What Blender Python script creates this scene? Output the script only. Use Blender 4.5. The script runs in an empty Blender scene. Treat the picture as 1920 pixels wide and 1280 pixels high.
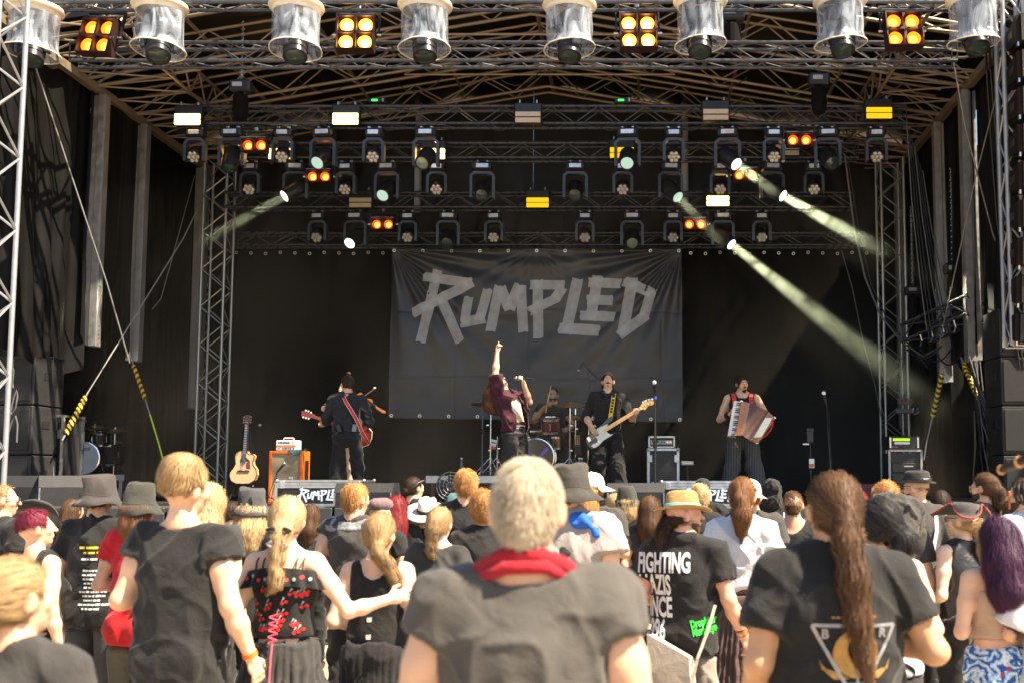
import bpy, bmesh, math, random
import numpy as np
from mathutils import Vector, Matrix, noise as mnoise
from mathutils.bvhtree import BVHTree
rad = math.radians
random.seed(7)
rng = np.random.default_rng(11)
sc = bpy.context.scene
COL = sc.collection

# ---------------------------------------------------------------- camera
FPX, PPX, PPY, PITCH, EYE = 2050.0, 1189.0, 719.0, rad(5.0), 1.70
cd = bpy.data.cameras.new('camera'); cam = bpy.data.objects.new('camera', cd); COL.objects.link(cam)
cam.location = (0, 0, EYE); cam.rotation_euler = (rad(90) + PITCH, 0, 0)
cd.sensor_width = 36.0; cd.lens = 36.0 * FPX / 1920.0
cd.shift_x = -(PPX - 960.0) / 1920.0; cd.shift_y = (PPY - 640.0) / 1920.0
cd.clip_start = 0.05; cd.clip_end = 3000
cd.dof.use_dof = True; cd.dof.focus_distance = 14.5; cd.dof.aperture_fstop = 3.0
sc.camera = cam

# ---------------------------------------------------------------- sky, sun, exposure
SUN_EL, SUN_AZ = rad(56), rad(112)       # azimuth from +Y towards +X
w = bpy.data.worlds.new('World'); sc.world = w; w.use_nodes = True
nt = w.node_tree; nt.nodes.clear()
sky = nt.nodes.new('ShaderNodeTexSky'); sky.sky_type = 'NISHITA'; sky.sun_disc = False
sky.sun_elevation = SUN_EL; sky.sun_rotation = SUN_AZ
bg = nt.nodes.new('ShaderNodeBackground'); bg.inputs[1].default_value = 0.068
wo = nt.nodes.new('ShaderNodeOutputWorld')
nt.links.new(sky.outputs[0], bg.inputs[0]); nt.links.new(bg.outputs[0], wo.inputs[0])
sl = bpy.data.lights.new('sun', 'SUN'); sl.energy = 5.0; sl.angle = rad(0.5); sl.color = (1.0, 0.86, 0.66)
so = bpy.data.objects.new('sun', sl); COL.objects.link(so)
sdir = Vector((math.sin(SUN_AZ) * math.cos(SUN_EL), math.cos(SUN_AZ) * math.cos(SUN_EL), math.sin(SUN_EL)))
so.rotation_euler = sdir.to_track_quat('Z', 'Y').to_euler(); so.location = (20, -20, 30)
sc.view_settings.view_transform = 'Standard'; sc.view_settings.look = 'None'
sc.view_settings.exposure = 1.85; sc.view_settings.gamma = 1.0; sc.view_settings.use_curve_mapping = False
sc.cycles.max_bounces = 8; sc.cycles.transparent_max_bounces = 16; sc.cycles.use_denoising = True
sc.cycles.sample_clamp_indirect = 6.0; sc.cycles.volume_step_rate = 1.0; sc.cycles.volume_max_steps = 128

# ---------------------------------------------------------------- helpers
_c, _s = math.cos(PITCH), math.sin(PITCH)
def P(px, py, Y):
 """the point at depth Y that the photograph shows at (px, py) of its 1920 x 1280 pixels"""
 a, b = px - PPX, PPY - py
 d = Vector((a, FPX * _c - b * _s, FPX * _s + b * _c))
 return Vector((0, 0, EYE)) + d * (Y / d.y)

def tag(o, label=None, cat=None, group=None, kind=None):
 if label: o['label'] = label
 if cat: o['category'] = cat
 if group: o['group'] = group
 if kind: o['kind'] = kind
 return o
def empty(name, loc, label=None, cat=None, group=None, rz=0.0, rot=None):
 o = bpy.data.objects.new(name, None); COL.objects.link(o); o.location = loc
 o.rotation_euler = rot if rot is not None else (0, 0, rz)
 o.empty_display_size = 0.1
 return tag(o, label, cat, group)
def link(name, me, parent=None, loc=None, rot=None, mat=None):
 o = bpy.data.objects.new(name, me); COL.objects.link(o)
 if parent is not None: o.parent = parent
 if loc is not None: o.location = loc
 if rot is not None: o.rotation_euler = rot
 if mat is not None and not me.materials: me.materials.append(mat)
 return o
def copy_tree(o, parent=None):
 c = o.copy(); COL.objects.link(c)
 if parent is not None: c.parent = parent
 for ch in list(o.children): copy_tree(ch, c)
 return c

class MB:
 """collects shapes and links them as ONE mesh object"""
 def __init__(s): s.v = []; s.f = []
 def add(s, vs, fs):
  n = len(s.v); s.v += [tuple(x) for x in vs]; s.f += [tuple(i + n for i in f) for f in fs]; return s
 def box(s, c, size, R=None, bev=0.0):
  hx, hy, hz = size[0] / 2, size[1] / 2, size[2] / 2
  if bev > 0:
   b = min(bev, hx * .9, hy * .9, hz * .9); vs = []; idx = {}
   for sx in (-1, 1):
    for sy in (-1, 1):
     for sz in (-1, 1):
      for ax in range(3):
       p = [sx * (hx - b), sy * (hy - b), sz * (hz - b)]
       p[ax] = (sx, sy, sz)[ax] * (hx, hy, hz)[ax]
       idx[(sx, sy, sz, ax)] = len(vs); vs.append(p)
   fs = []
   for ax in range(3):
    o1, o2 = [a for a in range(3) if a != ax]
    for sg in (-1, 1):
     q = []
     for a, b_ in ((-1, -1), (1, -1), (1, 1), (-1, 1)):
      k = [0, 0, 0]; k[ax] = sg; k[o1] = a; k[o2] = b_; q.append(idx[(k[0], k[1], k[2], ax)])
     fs.append(q)
   for ax in range(3):
    o1, o2 = [a for a in range(3) if a != ax]
    for a in (-1, 1):
     for b_ in (-1, 1):
      q = []
      for sg, axf in ((-1, o1), (1, o1), (1, o2), (-1, o2)):
       k = [0, 0, 0]; k[ax] = sg; k[o1] = a; k[o2] = b_; q.append(idx[(k[0], k[1], k[2], axf)])
      fs.append(q)
   for sx in (-1, 1):
    for sy in (-1, 1):
     for sz in (-1, 1): fs.append([idx[(sx, sy, sz, a)] for a in range(3)])
  else:
   vs = [[x * hx, y * hy, z * hz] for x in (-1, 1) for y in (-1, 1) for z in (-1, 1)]
   fs = [(0, 1, 3, 2), (4, 6, 7, 5), (0, 4, 5, 1), (2, 3, 7, 6), (0, 2, 6, 4), (1, 5, 7, 3)]
  c = Vector(c)
  vs = [(R @ Vector(p) if R is not None else Vector(p)) + c for p in vs]
  return s.add(vs, fs)
 def cyl(s, a, b, r0, r1=None, n=8, caps=True):
  a, b = Vector(a), Vector(b); r1 = r0 if r1 is None else r1
  d = (b - a).normalized(); u = d.orthogonal().normalized(); w_ = d.cross(u)
  vs = []
  for p, r in ((a, r0), (b, r1)):
   for i in range(n):
    t = 2 * math.pi * i / n; vs.append(p + (u * math.cos(t) + w_ * math.sin(t)) * r)
  fs = [(i, (i + 1) % n, n + (i + 1) % n, n + i) for i in range(n)]
  if caps: fs += [tuple(range(n - 1, -1, -1)), tuple(range(n, 2 * n))]
  return s.add(vs, fs)
 def tube(s, pts, r, n=6):
  pts = [Vector(p) for p in pts]; m = len(pts); rs = r if hasattr(r, '__len__') else [r] * m
  vs = []; u = None
  for i, p in enumerate(pts):
   d = (pts[min(i + 1, m - 1)] - pts[max(i - 1, 0)]).normalized()
   u = d.orthogonal().normalized() if u is None else (u - d * u.dot(d)).normalized()
   w_ = d.cross(u)
   for k in range(n):
    t = 2 * math.pi * k / n; vs.append(p + (u * math.cos(t) + w_ * math.sin(t)) * rs[i])
  fs = [(i * n + k, i * n + (k + 1) % n, (i + 1) * n + (k + 1) % n, (i + 1) * n + k) for i in range(m - 1) for k in range(n)]
  fs += [tuple(range(n - 1, -1, -1)), tuple(range((m - 1) * n, m * n))]
  return s.add(vs, fs)
 def lathe(s, prof, n=24, M=None, sx=1, sy=1, caps=False):
  """profile [(r, z)] turned about z"""
  vs = []
  for r, z in prof:
   for i in range(n):
    t = 2 * math.pi * i / n; p = Vector((r * math.cos(t) * sx, r * math.sin(t) * sy, z)); vs.append(M @ p if M is not None else p)
  m = len(prof)
  fs = [(j * n + i, j * n + (i + 1) % n, (j + 1) * n + (i + 1) % n, (j + 1) * n + i) for j in range(m - 1) for i in range(n)]
  if caps: fs += [tuple(range(n - 1, -1, -1)), tuple(range((m - 1) * n, m * n))]
  return s.add(vs, fs)
 def sphere(s, c, r, n=12, m=8, R=None):
  r = r if hasattr(r, '__len__') else (r, r, r); c = Vector(c)
  vs = []
  for j in range(1, m):
   th = math.pi * j / m
   for i in range(n):
    t = 2 * math.pi * i / n
    p = Vector((math.sin(th) * math.cos(t) * r[0], math.sin(th) * math.sin(t) * r[1], math.cos(th) * r[2]))
    vs.append((R @ p if R is not None else p) + c)
  top, bot = Vector((0, 0, r[2])), Vector((0, 0, -r[2]))
  vs += [(R @ top if R is not None else top) + c, (R @ bot if R is not None else bot) + c]
  k = len(vs) - 2
  fs = [(j * n + i, j * n + (i + 1) % n, (j + 1) * n + (i + 1) % n, (j + 1) * n + i) for j in range(m - 2) for i in range(n)]
  fs += [(k, (i + 1) % n, i) for i in range(n)] + [(k + 1, (m - 2) * n + i, (m - 2) * n + (i + 1) % n) for i in range(n)]
  return s.add(vs, fs)
 def prism(s, poly, f0, f1):
  """poly: list of 2D; f0/f1 map (x, y) to the near and the far 3D face"""
  n = len(poly)
  vs = [f0(x, y) for x, y in poly] + [f1(x, y) for x, y in poly]
  fs = [tuple(range(n)), tuple(range(2 * n - 1, n - 1, -1))] + [(i, n + i, n + (i + 1) % n, (i + 1) % n) for i in range(n)]
  return s.add(vs, fs)
 def mesh(s, name, mat=None, smooth=False):
  me = bpy.data.meshes.new(name); me.from_pydata(s.v, [], s.f)
  bm = bmesh.new(); bm.from_mesh(me); bmesh.ops.recalc_face_normals(bm, faces=bm.faces); bm.to_mesh(me); bm.free()
  if mat is not None: me.materials.append(mat)
  if smooth:
   me.polygons.foreach_set('use_smooth', [True] * len(me.polygons))
   try: me.set_sharp_from_angle(angle=rad(40))
   except Exception: pass
  me.update(); return me
 def build(s, name, mat, parent=None, smooth=False, loc=None, rot=None):
  return link(name, s.mesh(name, mat, smooth), parent, loc, rot)
def one(name, mat, parent, fn, *a, **k):
 sm = k.pop('smooth', False); m = MB(); getattr(m, fn)(*a, **k); return m.build(name, mat, parent, sm)
def rotm(x=0, y=0, z=0):
 return (Matrix.Rotation(rad(z), 3, 'Z') @ Matrix.Rotation(rad(x), 3, 'X') @ Matrix.Rotation(rad(y), 3, 'Y'))
def np_mesh(name, V, F, mat=None, smooth=True):
 me = bpy.data.meshes.new(name); n = len(V); k = F.shape[1]
 me.vertices.add(n); me.vertices.foreach_set('co', np.ascontiguousarray(V, dtype=np.float32).ravel())
 me.loops.add(F.size); me.loops.foreach_set('vertex_index', np.ascontiguousarray(F, dtype=np.int32).ravel())
 me.polygons.add(len(F)); me.polygons.foreach_set('loop_start', np.arange(0, F.size, k, dtype=np.int32))
 try: me.polygons.foreach_set('loop_total', np.full(len(F), k, dtype=np.int32))
 except Exception: pass
 if smooth: me.polygons.foreach_set('use_smooth', np.ones(len(F), dtype=bool))
 me.update(calc_edges=True)
 if mat is not None: me.materials.append(mat)
 return me
def grid_mesh(name, fn, nu, nv, mat=None, smooth=True):
 """fn(U, V) -> array (..., 3) for u, v in 0..1"""
 U, Vv = np.meshgrid(np.linspace(0, 1, nu), np.linspace(0, 1, nv), indexing='ij')
 X = fn(U, Vv).reshape(-1, 3); i = np.arange(nu * nv).reshape(nu, nv)
 F = np.stack([i[:-1, :-1], i[1:, :-1], i[1:, 1:], i[:-1, 1:]], -1).reshape(-1, 4)
 return np_mesh(name, X, F, mat, smooth)

# smooth lattice noise for numpy points, about -1..1
_LAT = rng.uniform(-1, 1, (32, 32, 32)).astype(np.float32)
def vn(p):
 p = np.asarray(p, dtype=np.float32); i = np.floor(p).astype(int); f = p - i; f = f * f * (3 - 2 * f); i0 = i & 31; i1 = (i + 1) & 31
 x0, y0, z0 = i0[..., 0], i0[..., 1], i0[..., 2]; x1, y1, z1 = i1[..., 0], i1[..., 1], i1[..., 2]
 fx, fy, fz = f[..., 0], f[..., 1], f[..., 2]
 a = _LAT[x0, y0, z0] * (1 - fx) + _LAT[x1, y0, z0] * fx; b = _LAT[x0, y1, z0] * (1 - fx) + _LAT[x1, y1, z0] * fx
 c = _LAT[x0, y0, z1] * (1 - fx) + _LAT[x1, y0, z1] * fx; d = _LAT[x0, y1, z1] * (1 - fx) + _LAT[x1, y1, z1] * fx
 return (a * (1 - fy) + b * fy) * (1 - fz) + (c * (1 - fy) + d * fy) * fz

# ---------------------------------------------------------------- materials
_M = {}
def mat(name, col, rough=.6, metal=0.0, var=.15, vs=5.0, bump=0.0, bs=60.0, st=(1, 1, 1), sheen=0.0, coat=0.0, emis=None, es=0.0,
  alpha=1.0, trans=0.0, spec=0.5, sss=0.0, rvar=0.0, dirt=0.0):
 if name in _M: return _M[name]
 m = bpy.data.materials.new(name); m.use_nodes = True; t = m.node_tree; N, L = t.nodes, t.links
 b = N['Principled BSDF']
 b.inputs['Roughness'].default_value = rough; b.inputs['Metallic'].default_value = metal
 b.inputs['Specular IOR Level'].default_value = spec
 if sheen: b.inputs['Sheen Weight'].default_value = sheen; b.inputs['Sheen Roughness'].default_value = .5
 if coat: b.inputs['Coat Weight'].default_value = coat; b.inputs['Coat Roughness'].default_value = .15
 if trans: b.inputs['Transmission Weight'].default_value = trans
 if alpha < 1: b.inputs['Alpha'].default_value = alpha
 if sss: b.inputs['Subsurface Weight'].default_value = sss; b.inputs['Subsurface Radius'].default_value = (.02, .008, .004)
 if emis is not None: b.inputs['Emission Color'].default_value = (*emis, 1); b.inputs['Emission Strength'].default_value = es
 tc = N.new('ShaderNodeTexCoord'); mp = N.new('ShaderNodeMapping'); mp.inputs['Scale'].default_value = st
 L.new(tc.outputs['Object'], mp.inputs[0])
 n1 = N.new('ShaderNodeTexNoise'); n1.inputs['Scale'].default_value = vs; n1.inputs['Detail'].default_value = 4.0
 L.new(mp.outputs[0], n1.inputs['Vector'])
 oi = N.new('ShaderNodeObjectInfo')
 ad = N.new('ShaderNodeMath'); ad.operation = 'MULTIPLY_ADD'; L.new(oi.outputs['Random'], ad.inputs[0]); ad.inputs[1].default_value = .3; L.new(n1.outputs[0], ad.inputs[2])
 mr = N.new('ShaderNodeMapRange'); mr.inputs[1].default_value = .35; mr.inputs[2].default_value = .95
 mr.inputs[3].default_value = 1 - var; mr.inputs[4].default_value = 1 + var; L.new(ad.outputs[0], mr.inputs[0])
 vm = N.new('ShaderNodeVectorMath'); vm.operation = 'SCALE'; vm.inputs[0].default_value = col; L.new(mr.outputs[0], vm.inputs['Scale'])
 src = vm.outputs[0]
 if dirt:
  n3 = N.new('ShaderNodeTexNoise'); n3.inputs['Scale'].default_value = vs * 3.1; n3.inputs['Detail'].default_value = 6; n3.inputs['Roughness'].default_value = .7
  L.new(mp.outputs[0], n3.inputs['Vector'])
  r3 = N.new('ShaderNodeMapRange'); r3.inputs[1].default_value = .58; r3.inputs[2].default_value = .72; r3.inputs[3].default_value = 0; r3.inputs[4].default_value = dirt
  L.new(n3.outputs[0], r3.inputs[0])
  mx = N.new('ShaderNodeMix'); mx.data_type = 'RGBA'; L.new(r3.outputs[0], mx.inputs[0]); L.new(src, mx.inputs[6]); mx.inputs[7].default_value = (.16, .14, .11, 1)
  src = mx.outputs[2]
 L.new(src, b.inputs['Base Color'])
 if rvar:
  r2 = N.new('ShaderNodeMapRange'); r2.inputs[1].default_value = .3; r2.inputs[2].default_value = .7
  r2.inputs[3].default_value = max(0, rough - rvar); r2.inputs[4].default_value = min(1, rough + rvar); L.new(n1.outputs[0], r2.inputs[0]); L.new(r2.outputs[0], b.inputs['Roughness'])
 if bump:
  n2 = N.new('ShaderNodeTexNoise'); n2.inputs['Scale'].default_value = bs; n2.inputs['Detail'].default_value = 3; L.new(mp.outputs[0], n2.inputs['Vector'])
  bp = N.new('ShaderNodeBump'); bp.inputs['Strength'].default_value = bump; bp.inputs['Distance'].default_value = .01
  L.new(n2.outputs[0], bp.inputs['Height']); L.new(bp.outputs[0], b.inputs['Normal'])
 _M[name] = m; return m
def emit(name, col, es):
 if name in _M: return _M[name]
 m = bpy.data.materials.new(name); m.use_nodes = True; t = m.node_tree; t.nodes.clear()
 e = t.nodes.new('ShaderNodeEmission'); e.inputs[0].default_value = (*col, 1); e.inputs[1].default_value = es
 o = t.nodes.new('ShaderNodeOutputMaterial'); t.links.new(e.outputs[0], o.inputs[0]); _M[name] = m; return m

m_alu = mat('aluminium', (.62, .62, .62), .38, 1.0, .18, 14, rvar=.12, bump=.05)
m_alu_dull = mat('dull_aluminium', (.42, .40, .37), .5, .75, .2, 9, rvar=.15, dirt=.25)
m_white_truss = mat('pale_aluminium', (.36, .37, .385), .42, .5, .15, 9, dirt=.15)
m_blacktruss = mat('sky_lit_black_truss', (.055, .060, .072), .3, .3, .3, 12, rvar=.12)  # bluish lift in the colour stands in for sky reflected on the chords
m_roofalu = mat('warm_lit_roof_aluminium', (.29, .225, .155), .5, .5, .2, 7, rvar=.14)  # brown tint puts warm bounced light into the aluminium colour
m_black = mat('black_paint', (.012, .012, .013), .42, 0, .3, 9, rvar=.15)
m_blackmatte = mat('black_cloth', (.0045, .0042, .0038), .9, 0, .35, 3, bump=.15, bs=200, spec=.15)
m_tarp = mat('black_vinyl_tarpaulin', (.005, .0047, .0042), .58, 0, .35, 1.4, bump=.12, bs=9, rvar=.08, dirt=.01, spec=.14)
m_plastic = mat('black_plastic', (.016, .016, .018), .35, 0, .25, 20, rvar=.1)
m_chrome = mat('chrome', (.85, .85, .86), .12, 1.0, .06, 20)
m_steel = mat('steel', (.5, .5, .5), .3, 1.0, .15, 20, rvar=.1)
m_rubber = mat('black_rubber_cable', (.010, .010, .011), .5, 0, .2, 20)
m_greycable = mat('grey_cable', (.10, .10, .10), .45, 0, .2, 20)
# ================================================================ ground and stage
DECK, XL, XR, YF, YB, EAVE = 1.37, -7.95, 4.90, 13.2, 20.3, 7.48
XC = (XL + XR) / 2
m_ground = mat('trodden_dry_ground', (.30, .24, .165), .95, 0, .35, .8, bump=.5, bs=18, dirt=.4)
g = grid_mesh('ground', lambda U, V: np.stack([(U - .5) * 900, (V - .35) * 900, 0 * U], -1), 40, 40, m_ground)
tag(link('ground', g), kind='structure')

m_deck = mat('stage_plywood', (.05, .042, .034), .55, 0, .35, 3, bump=.1, bs=90, dirt=.3, rvar=.1)
m_fascia = mat('grey_stage_fascia', (.055, .055, .055), .5, .2, .25, 4, dirt=.3)
m_skirt = mat('black_stage_skirt', (.02, .02, .019), .8, 0, .3, 2, bump=.2, bs=30)
stg = empty('stage_platform', (XC, YF, 0), 'dark raised stage floor with grey front edge behind the crowd', 'stage')
def loc_in(o, p): return Vector(p) - o.location
pan = MB().box((0, 0, 0), (1.985, .985, .06), bev=.006).mesh('deck_panel', m_deck)
for i in range(10):
 for j in range(7):
  link('deck_panel', pan, stg, loc_in(stg, (-11.6 + 1 + i * 2, YF + .5 + j, DECK - .03)))
fas = MB().box((0, 0, 0), (1.97, .05, .22), bev=.008).mesh('edge_beam', m_fascia)
bolt = MB().cyl((0, 0, 0), (0, -.012, 0), .022, .018, 10).mesh('bolt', m_steel)
for i in range(10):
 o = link('edge_beam', fas, stg, loc_in(stg, (-11.6 + 1 + i * 2, YF - .03, DECK - .115)))
 for dx in (-.72, .0, .72): link('bolt', bolt, o, (dx, -.025, .02))
for i in range(10):
 x0 = -11.6 + i * 2
 me = grid_mesh('skirt_cloth', lambda U, V: np.stack([x0 + U * 2 - stg.location.x, YF - .02 + .025 * np.sin(U * 40 + i) * (.3 + V) - YF, (DECK - .23) * (1 - V)], -1), 40, 6, m_skirt)
 link('skirt_cloth', me, stg)
one('light_gap_sheet', m_skirt, stg, 'box', (-1.6, .09, (DECK - .03) / 2), (19.9, .02, DECK - .06))  # added dark sheets, front and back, block bright ground seen through deck gaps
one('light_gap_sheet', m_skirt, stg, 'box', (-1.6, 7.1, (DECK - .03) / 2), (19.9, .02, DECK - .06))
# ---- crowd barrier in the pit
m_barr = mat('barrier_steel', (.075, .072, .068), .5, .5, .25, 6, dirt=.4)
bar0 = None
for i in range(9):
 c = (-9.2 + i * 1.55, 12.35, 0)
 if bar0 is None:
  b = empty('crowd_barrier', c, 'grey plank crowd barrier in the pit, leftmost of the row', 'barrier', 'crowd barriers along the stage front')
  for k in range(5): one('plank', m_barr, b, 'box', (0, 0, .19 + k * .2), (1.5, .02, .17), bev=.004)
  one('top_rail', m_barr, b, 'cyl', (-.76, 0, 1.10), (.76, 0, 1.10), .025)
  for sx in (-.74, .74): one('post', m_barr, b, 'cyl', (sx, .02, 0), (sx, .02, 1.1), .022)
  one('foot_plate', m_barr, b, 'box', (0, -.45, .012), (1.5, .9, .02))
  bar0 = b
 else:
  b = copy_tree(bar0); b.location = c; b['label'] = 'grey plank crowd barrier in the pit, %s from the left end' % ('first second third fourth fifth sixth seventh eighth ninth'.split()[i])

# ================================================================ trusses
def brace_mesh(L, r, m): return MB().cyl((0, 0, 0), (0, 0, L), r, n=6, caps=False).mesh('brace', m)
def put_brace(par, me, a, b):
 o = link('brace', me, par, a); o.rotation_mode = 'QUATERNION'; o.rotation_quaternion = (Vector(b) - Vector(a)).to_track_quat('Z', 'Y'); return o
def truss(name, label, A, B, hz, hy, m, bay, rc=.024, rb=.011, group=None, up=Vector((0, 0, 1)), cat='truss', faces='fb', lace=True):
 """box truss from A to B (centre of its lower front chord), hz along up, hy along the other side"""
 A, B = Vector(A), Vector(B); d = (B - A); Ln = d.length; d.normalize(); side = up.cross(d) if abs(up.dot(d)) < .9 else Vector((0, 1, 0))
 side.normalize()
 if side.y < 0: side = -side
 e = empty(name, A, label, cat, group)
 corners = {'fb': Vector((0, 0, 0)), 'ft': up * hz, 'bb': side * hy, 'bt': up * hz + side * hy}
 ch = MB().cyl((0, 0, 0), d * Ln, rc, n=10).mesh('chord', m, True)
 for c in corners.values(): link('chord', ch, e, c)
 n = max(2, round(Ln / bay)); st = Ln / n
 bm_ = brace_mesh(math.hypot(st, hz), rb, m); vm_ = brace_mesh(hz, rb, m)
 for (lo, hi) in (('fb', 'ft'), ('bb', 'bt')):
  for i in range(n):
   a, b = corners[lo] + d * st * i, corners[hi] + d * st * (i + 1)
   if i % 2: a, b = corners[hi] + d * st * i, corners[lo] + d * st * (i + 1)
   put_brace(e, bm_, a, b)
  for i in (0, n): put_brace(e, vm_, corners[lo] + d * st * i, corners[hi] + d * st * i)
 if lace:
  mb = MB()
  for (lo, hi) in (('fb', 'bb'), ('ft', 'bt')):
   for i in range(n):
    a, b = corners[lo] + d * st * i, corners[hi] + d * st * (i + 1)
    if i % 2: a, b = corners[hi] + d * st * i, corners[lo] + d * st * (i + 1)
    mb.cyl(a, b, rb, n=5, caps=False)
  o = mb.build('lacing', m, e); o['kind'] = 'stuff'
 return e
TR = {}
GT = 'black lighting trusses across the stage'
def row_truss(key, px0, px1, pyt, pyb, Y, label, dep=.24):
 a, b = P(px0, pyb, Y), P(px1, pyb, Y); t = P(px0, pyt, Y)
 TR[key] = (Y, a.z, t.z)
 return truss('lighting_truss', label, a, b, t.z - a.z, dep, m_blacktruss, .37, rc=.025, rb=.0095, group=GT)
row_truss(0, 20, 1870, -26, 4, 13.0, 'highest black lighting truss at the top edge carrying the rain covered lamps')
row_truss(1, 130, 1795, 80, 114, 13.75, 'front black lighting truss behind the rain covered lamps')
row_truss(2, 366, 1700, 199, 231, 16.4, 'black lighting truss with five strobe panels above the upper moving lamps')
row_truss(3, 432, 1610, 268, 295, 17.5, 'black lighting truss just below the upper row of moving lamps')
row_truss(4, 420, 1600, 361, 388, 18.9, 'black lighting truss with the three lowest strobe panels')
row_truss(5, 432, 1622, 437, 459, 19.55, 'lowest black truss from which the dark backdrop hangs')

# corner towers at the back, front towers
def tower(px, pyt, pyb, Y, wd, label, m, bay=.36, rc=.026, rb=.011):
 a = P(px, pyb, Y); t = P(px, pyt, Y)
 e = truss('truss_tower', label, (a.x - wd / 2, Y, a.z), (a.x - wd / 2, Y, t.z), wd, wd, m, bay, rc, rb, up=Vector((1, 0, 0)), cat='truss tower')
 return e
m_tower = mat('tower_aluminium', (.50, .49, .46), .4, .8, .15, 9, rvar=.12)
def ztow(x, Y, z0, z1, wd, label, m, bay=.36, rc=.026, rb=.011):
 return truss('truss_tower', label, (x - wd / 2, Y, z0), (x - wd / 2, Y, z1), wd, wd, m, bay, rc, rb, up=Vector((1, 0, 0)), cat='truss tower')
ztow((395 - PPX) / 107.0, 19.0, DECK, 7.4, .40, 'silver lattice tower at the back left corner of the stage', m_tower, .33)
ztow((1679 - PPX) / 107.0, 19.0, DECK, 7.4, .40, 'silver lattice tower at the back right corner of the stage', m_tower, .33)
ztow(-6.99, 11.2, 0, 9.2, .52, 'bright silver lattice tower at the left edge of the picture', m_white_truss, .40, .028, .013)
ztow(4.66, 13.0, 3.3, 9.2, .26, 'bright silver lattice tower behind the hanging loudspeakers at right', m_white_truss, .36, .03, .014)

# ================================================================ roof
m_roofskin = mat('black_roof_cover', (.004, .0037, .0033), .5, 0, .3, 1.2, bump=.1, bs=6)
rf = empty('stage_roof', (XC, 13, EAVE), 'black gabled roof cover over the stage', 'roof')
RISE = 1.10
one('added_sky_block', m_roofskin, rf, 'prism', [(XL - XC - .5, .52), (0, .53 + RISE), (XR - XC + .5, .52), (XR - XC + .5, 2.6), (XL - XC - .5, 2.6)], lambda x, z: (x, 1.72, z), lambda x, z: (x, 1.745, z))  # added cloth above the roof edge, blocks sky in the top gaps
def roof_z(x): return EAVE + .45 + RISE * (1 - abs(x - XC) / (XR - XC))
for sgn in (-1, 1):
 me = grid_mesh('roof_cover', lambda U, V: np.stack([sgn * U * (XR - XC + .5), V * 5.65 + 1.75, (.55 + RISE * (1 - U * 1.03)) + .02 * np.sin(U * 30)], -1), 30, 20, m_roofskin)
 link('roof_cover', me, rf)
for sgn, X in ((-1, XL - .2), (1, XR + .25)): one('added_sky_flap', m_roofskin, rf, 'box', loc_in(rf, (X, 16.6, EAVE + .25)), (.04, 8.0, .95))  # flaps added to block slits of sky along the eaves
for k, f in enumerate((.25, .5, .75)):
 for sgn in (-1, 1):
  x = XC + sgn * (XR - XC) * f
  one('purlin', m_roofalu, rf, 'cyl', loc_in(rf, (x, 13, roof_z(x) - .02)), loc_in(rf, (x, 20.3, roof_z(x) - .02)), .03)
one('ridge_beam', m_roofalu, rf, 'cyl', loc_in(rf, (XC, 13, roof_z(XC) - .03)), loc_in(rf, (XC, 20.3, roof_z(XC) - .03)), .035)
GR = 'gable roof trusses under the stage roof'
for j, y in enumerate((13.75, 15.4, 17.0, 18.7)):
 e = empty('roof_truss', (XC, y, EAVE), 'warm lit gable roof truss, %s from the front' % ('first second third fourth'.split()[j]), 'roof truss', GR)
 W = XR - XC; dep = .52
 for sgn in (-1, 1):
  A = Vector((sgn * W, 0, 0)); B = Vector((0, 0, RISE))
  tp = Vector((0, 0, .42))
  for dy in (0, .30):
   o_ = Vector((0, dy, 0))
   one('chord', m_roofalu, e, 'cyl', A + o_, B + o_, .027, n=8, smooth=True)
   one('chord', m_roofalu, e, 'cyl', A + tp + o_, B + tp + o_, .024, n=8, smooth=True)
   n = 11; me = brace_mesh(1, .013, m_roofalu)
   for i in range(n):
    a, b = A.lerp(B, i / n) + o_, A.lerp(B, (i + 1) / n) + tp + o_
    if i % 2: a, b = A.lerp(B, i / n) + tp + o_, A.lerp(B, (i + 1) / n) + o_
    br = put_brace(e, me, a, b); br.scale = (1, 1, (b - a).length)
  # knee brace from the eave up to the rafter
 one('collar_tie', m_roofalu, e, 'cyl', Vector((-W * .34, .15, RISE * .66)), Vector((W * .34, .15, RISE * .66)), .02, n=8)
 for sx in (-1, 1): one('post', m_roofalu, e, 'cyl', Vector((sx * W * .34, .15, RISE * .66)), Vector((sx * W * .17, .15, RISE * .83 + .42)), .014, n=6)
for sgn, X in ((-1, XL), (1, XR)):
 e = empty('eave_truss', (X, 13, EAVE), 'flat lattice eave truss along the %s side of the roof' % ('left' if sgn < 0 else 'right'), 'eave truss', 'eave trusses of the stage roof')
 inn = -sgn
 one('chord', m_roofalu, e, 'box', (0, 3.65, -.03), (.10, 7.3, .12))
 one('chord', m_roofalu, e, 'cyl', (inn * 1.15, 0, .12), (inn * 1.15, 7.3, .12), .026)
 one('chord', m_roofalu, e, 'cyl', (inn * 1.15, 0, .55), (inn * 1.15, 7.3, .55), .026)
 me = brace_mesh(1, .015, m_roofalu)
 for i in range(12):
  y = .3 + i * .6
  for (a, b) in (((0, y, 0), (inn * 1.15, y, .12)), ((0, y, 0), (inn * 1.15, y + .6, .12)), ((inn * 1.15, y, .12), (inn * 1.15, y + .3, .55)), ((inn * 1.15, y + .3, .55), (inn * 1.15, y + .6, .12)),
                       ((0, y, -.02), (inn * .55, y + .1, -.45)) if i % 2 else ((0, y, .05), (inn * 1.15, y, .55))):
   if b[2] < 0: continue
   br = put_brace(e, me, a, b); br.scale = (1, 1, (Vector(b) - Vector(a)).length)

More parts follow.
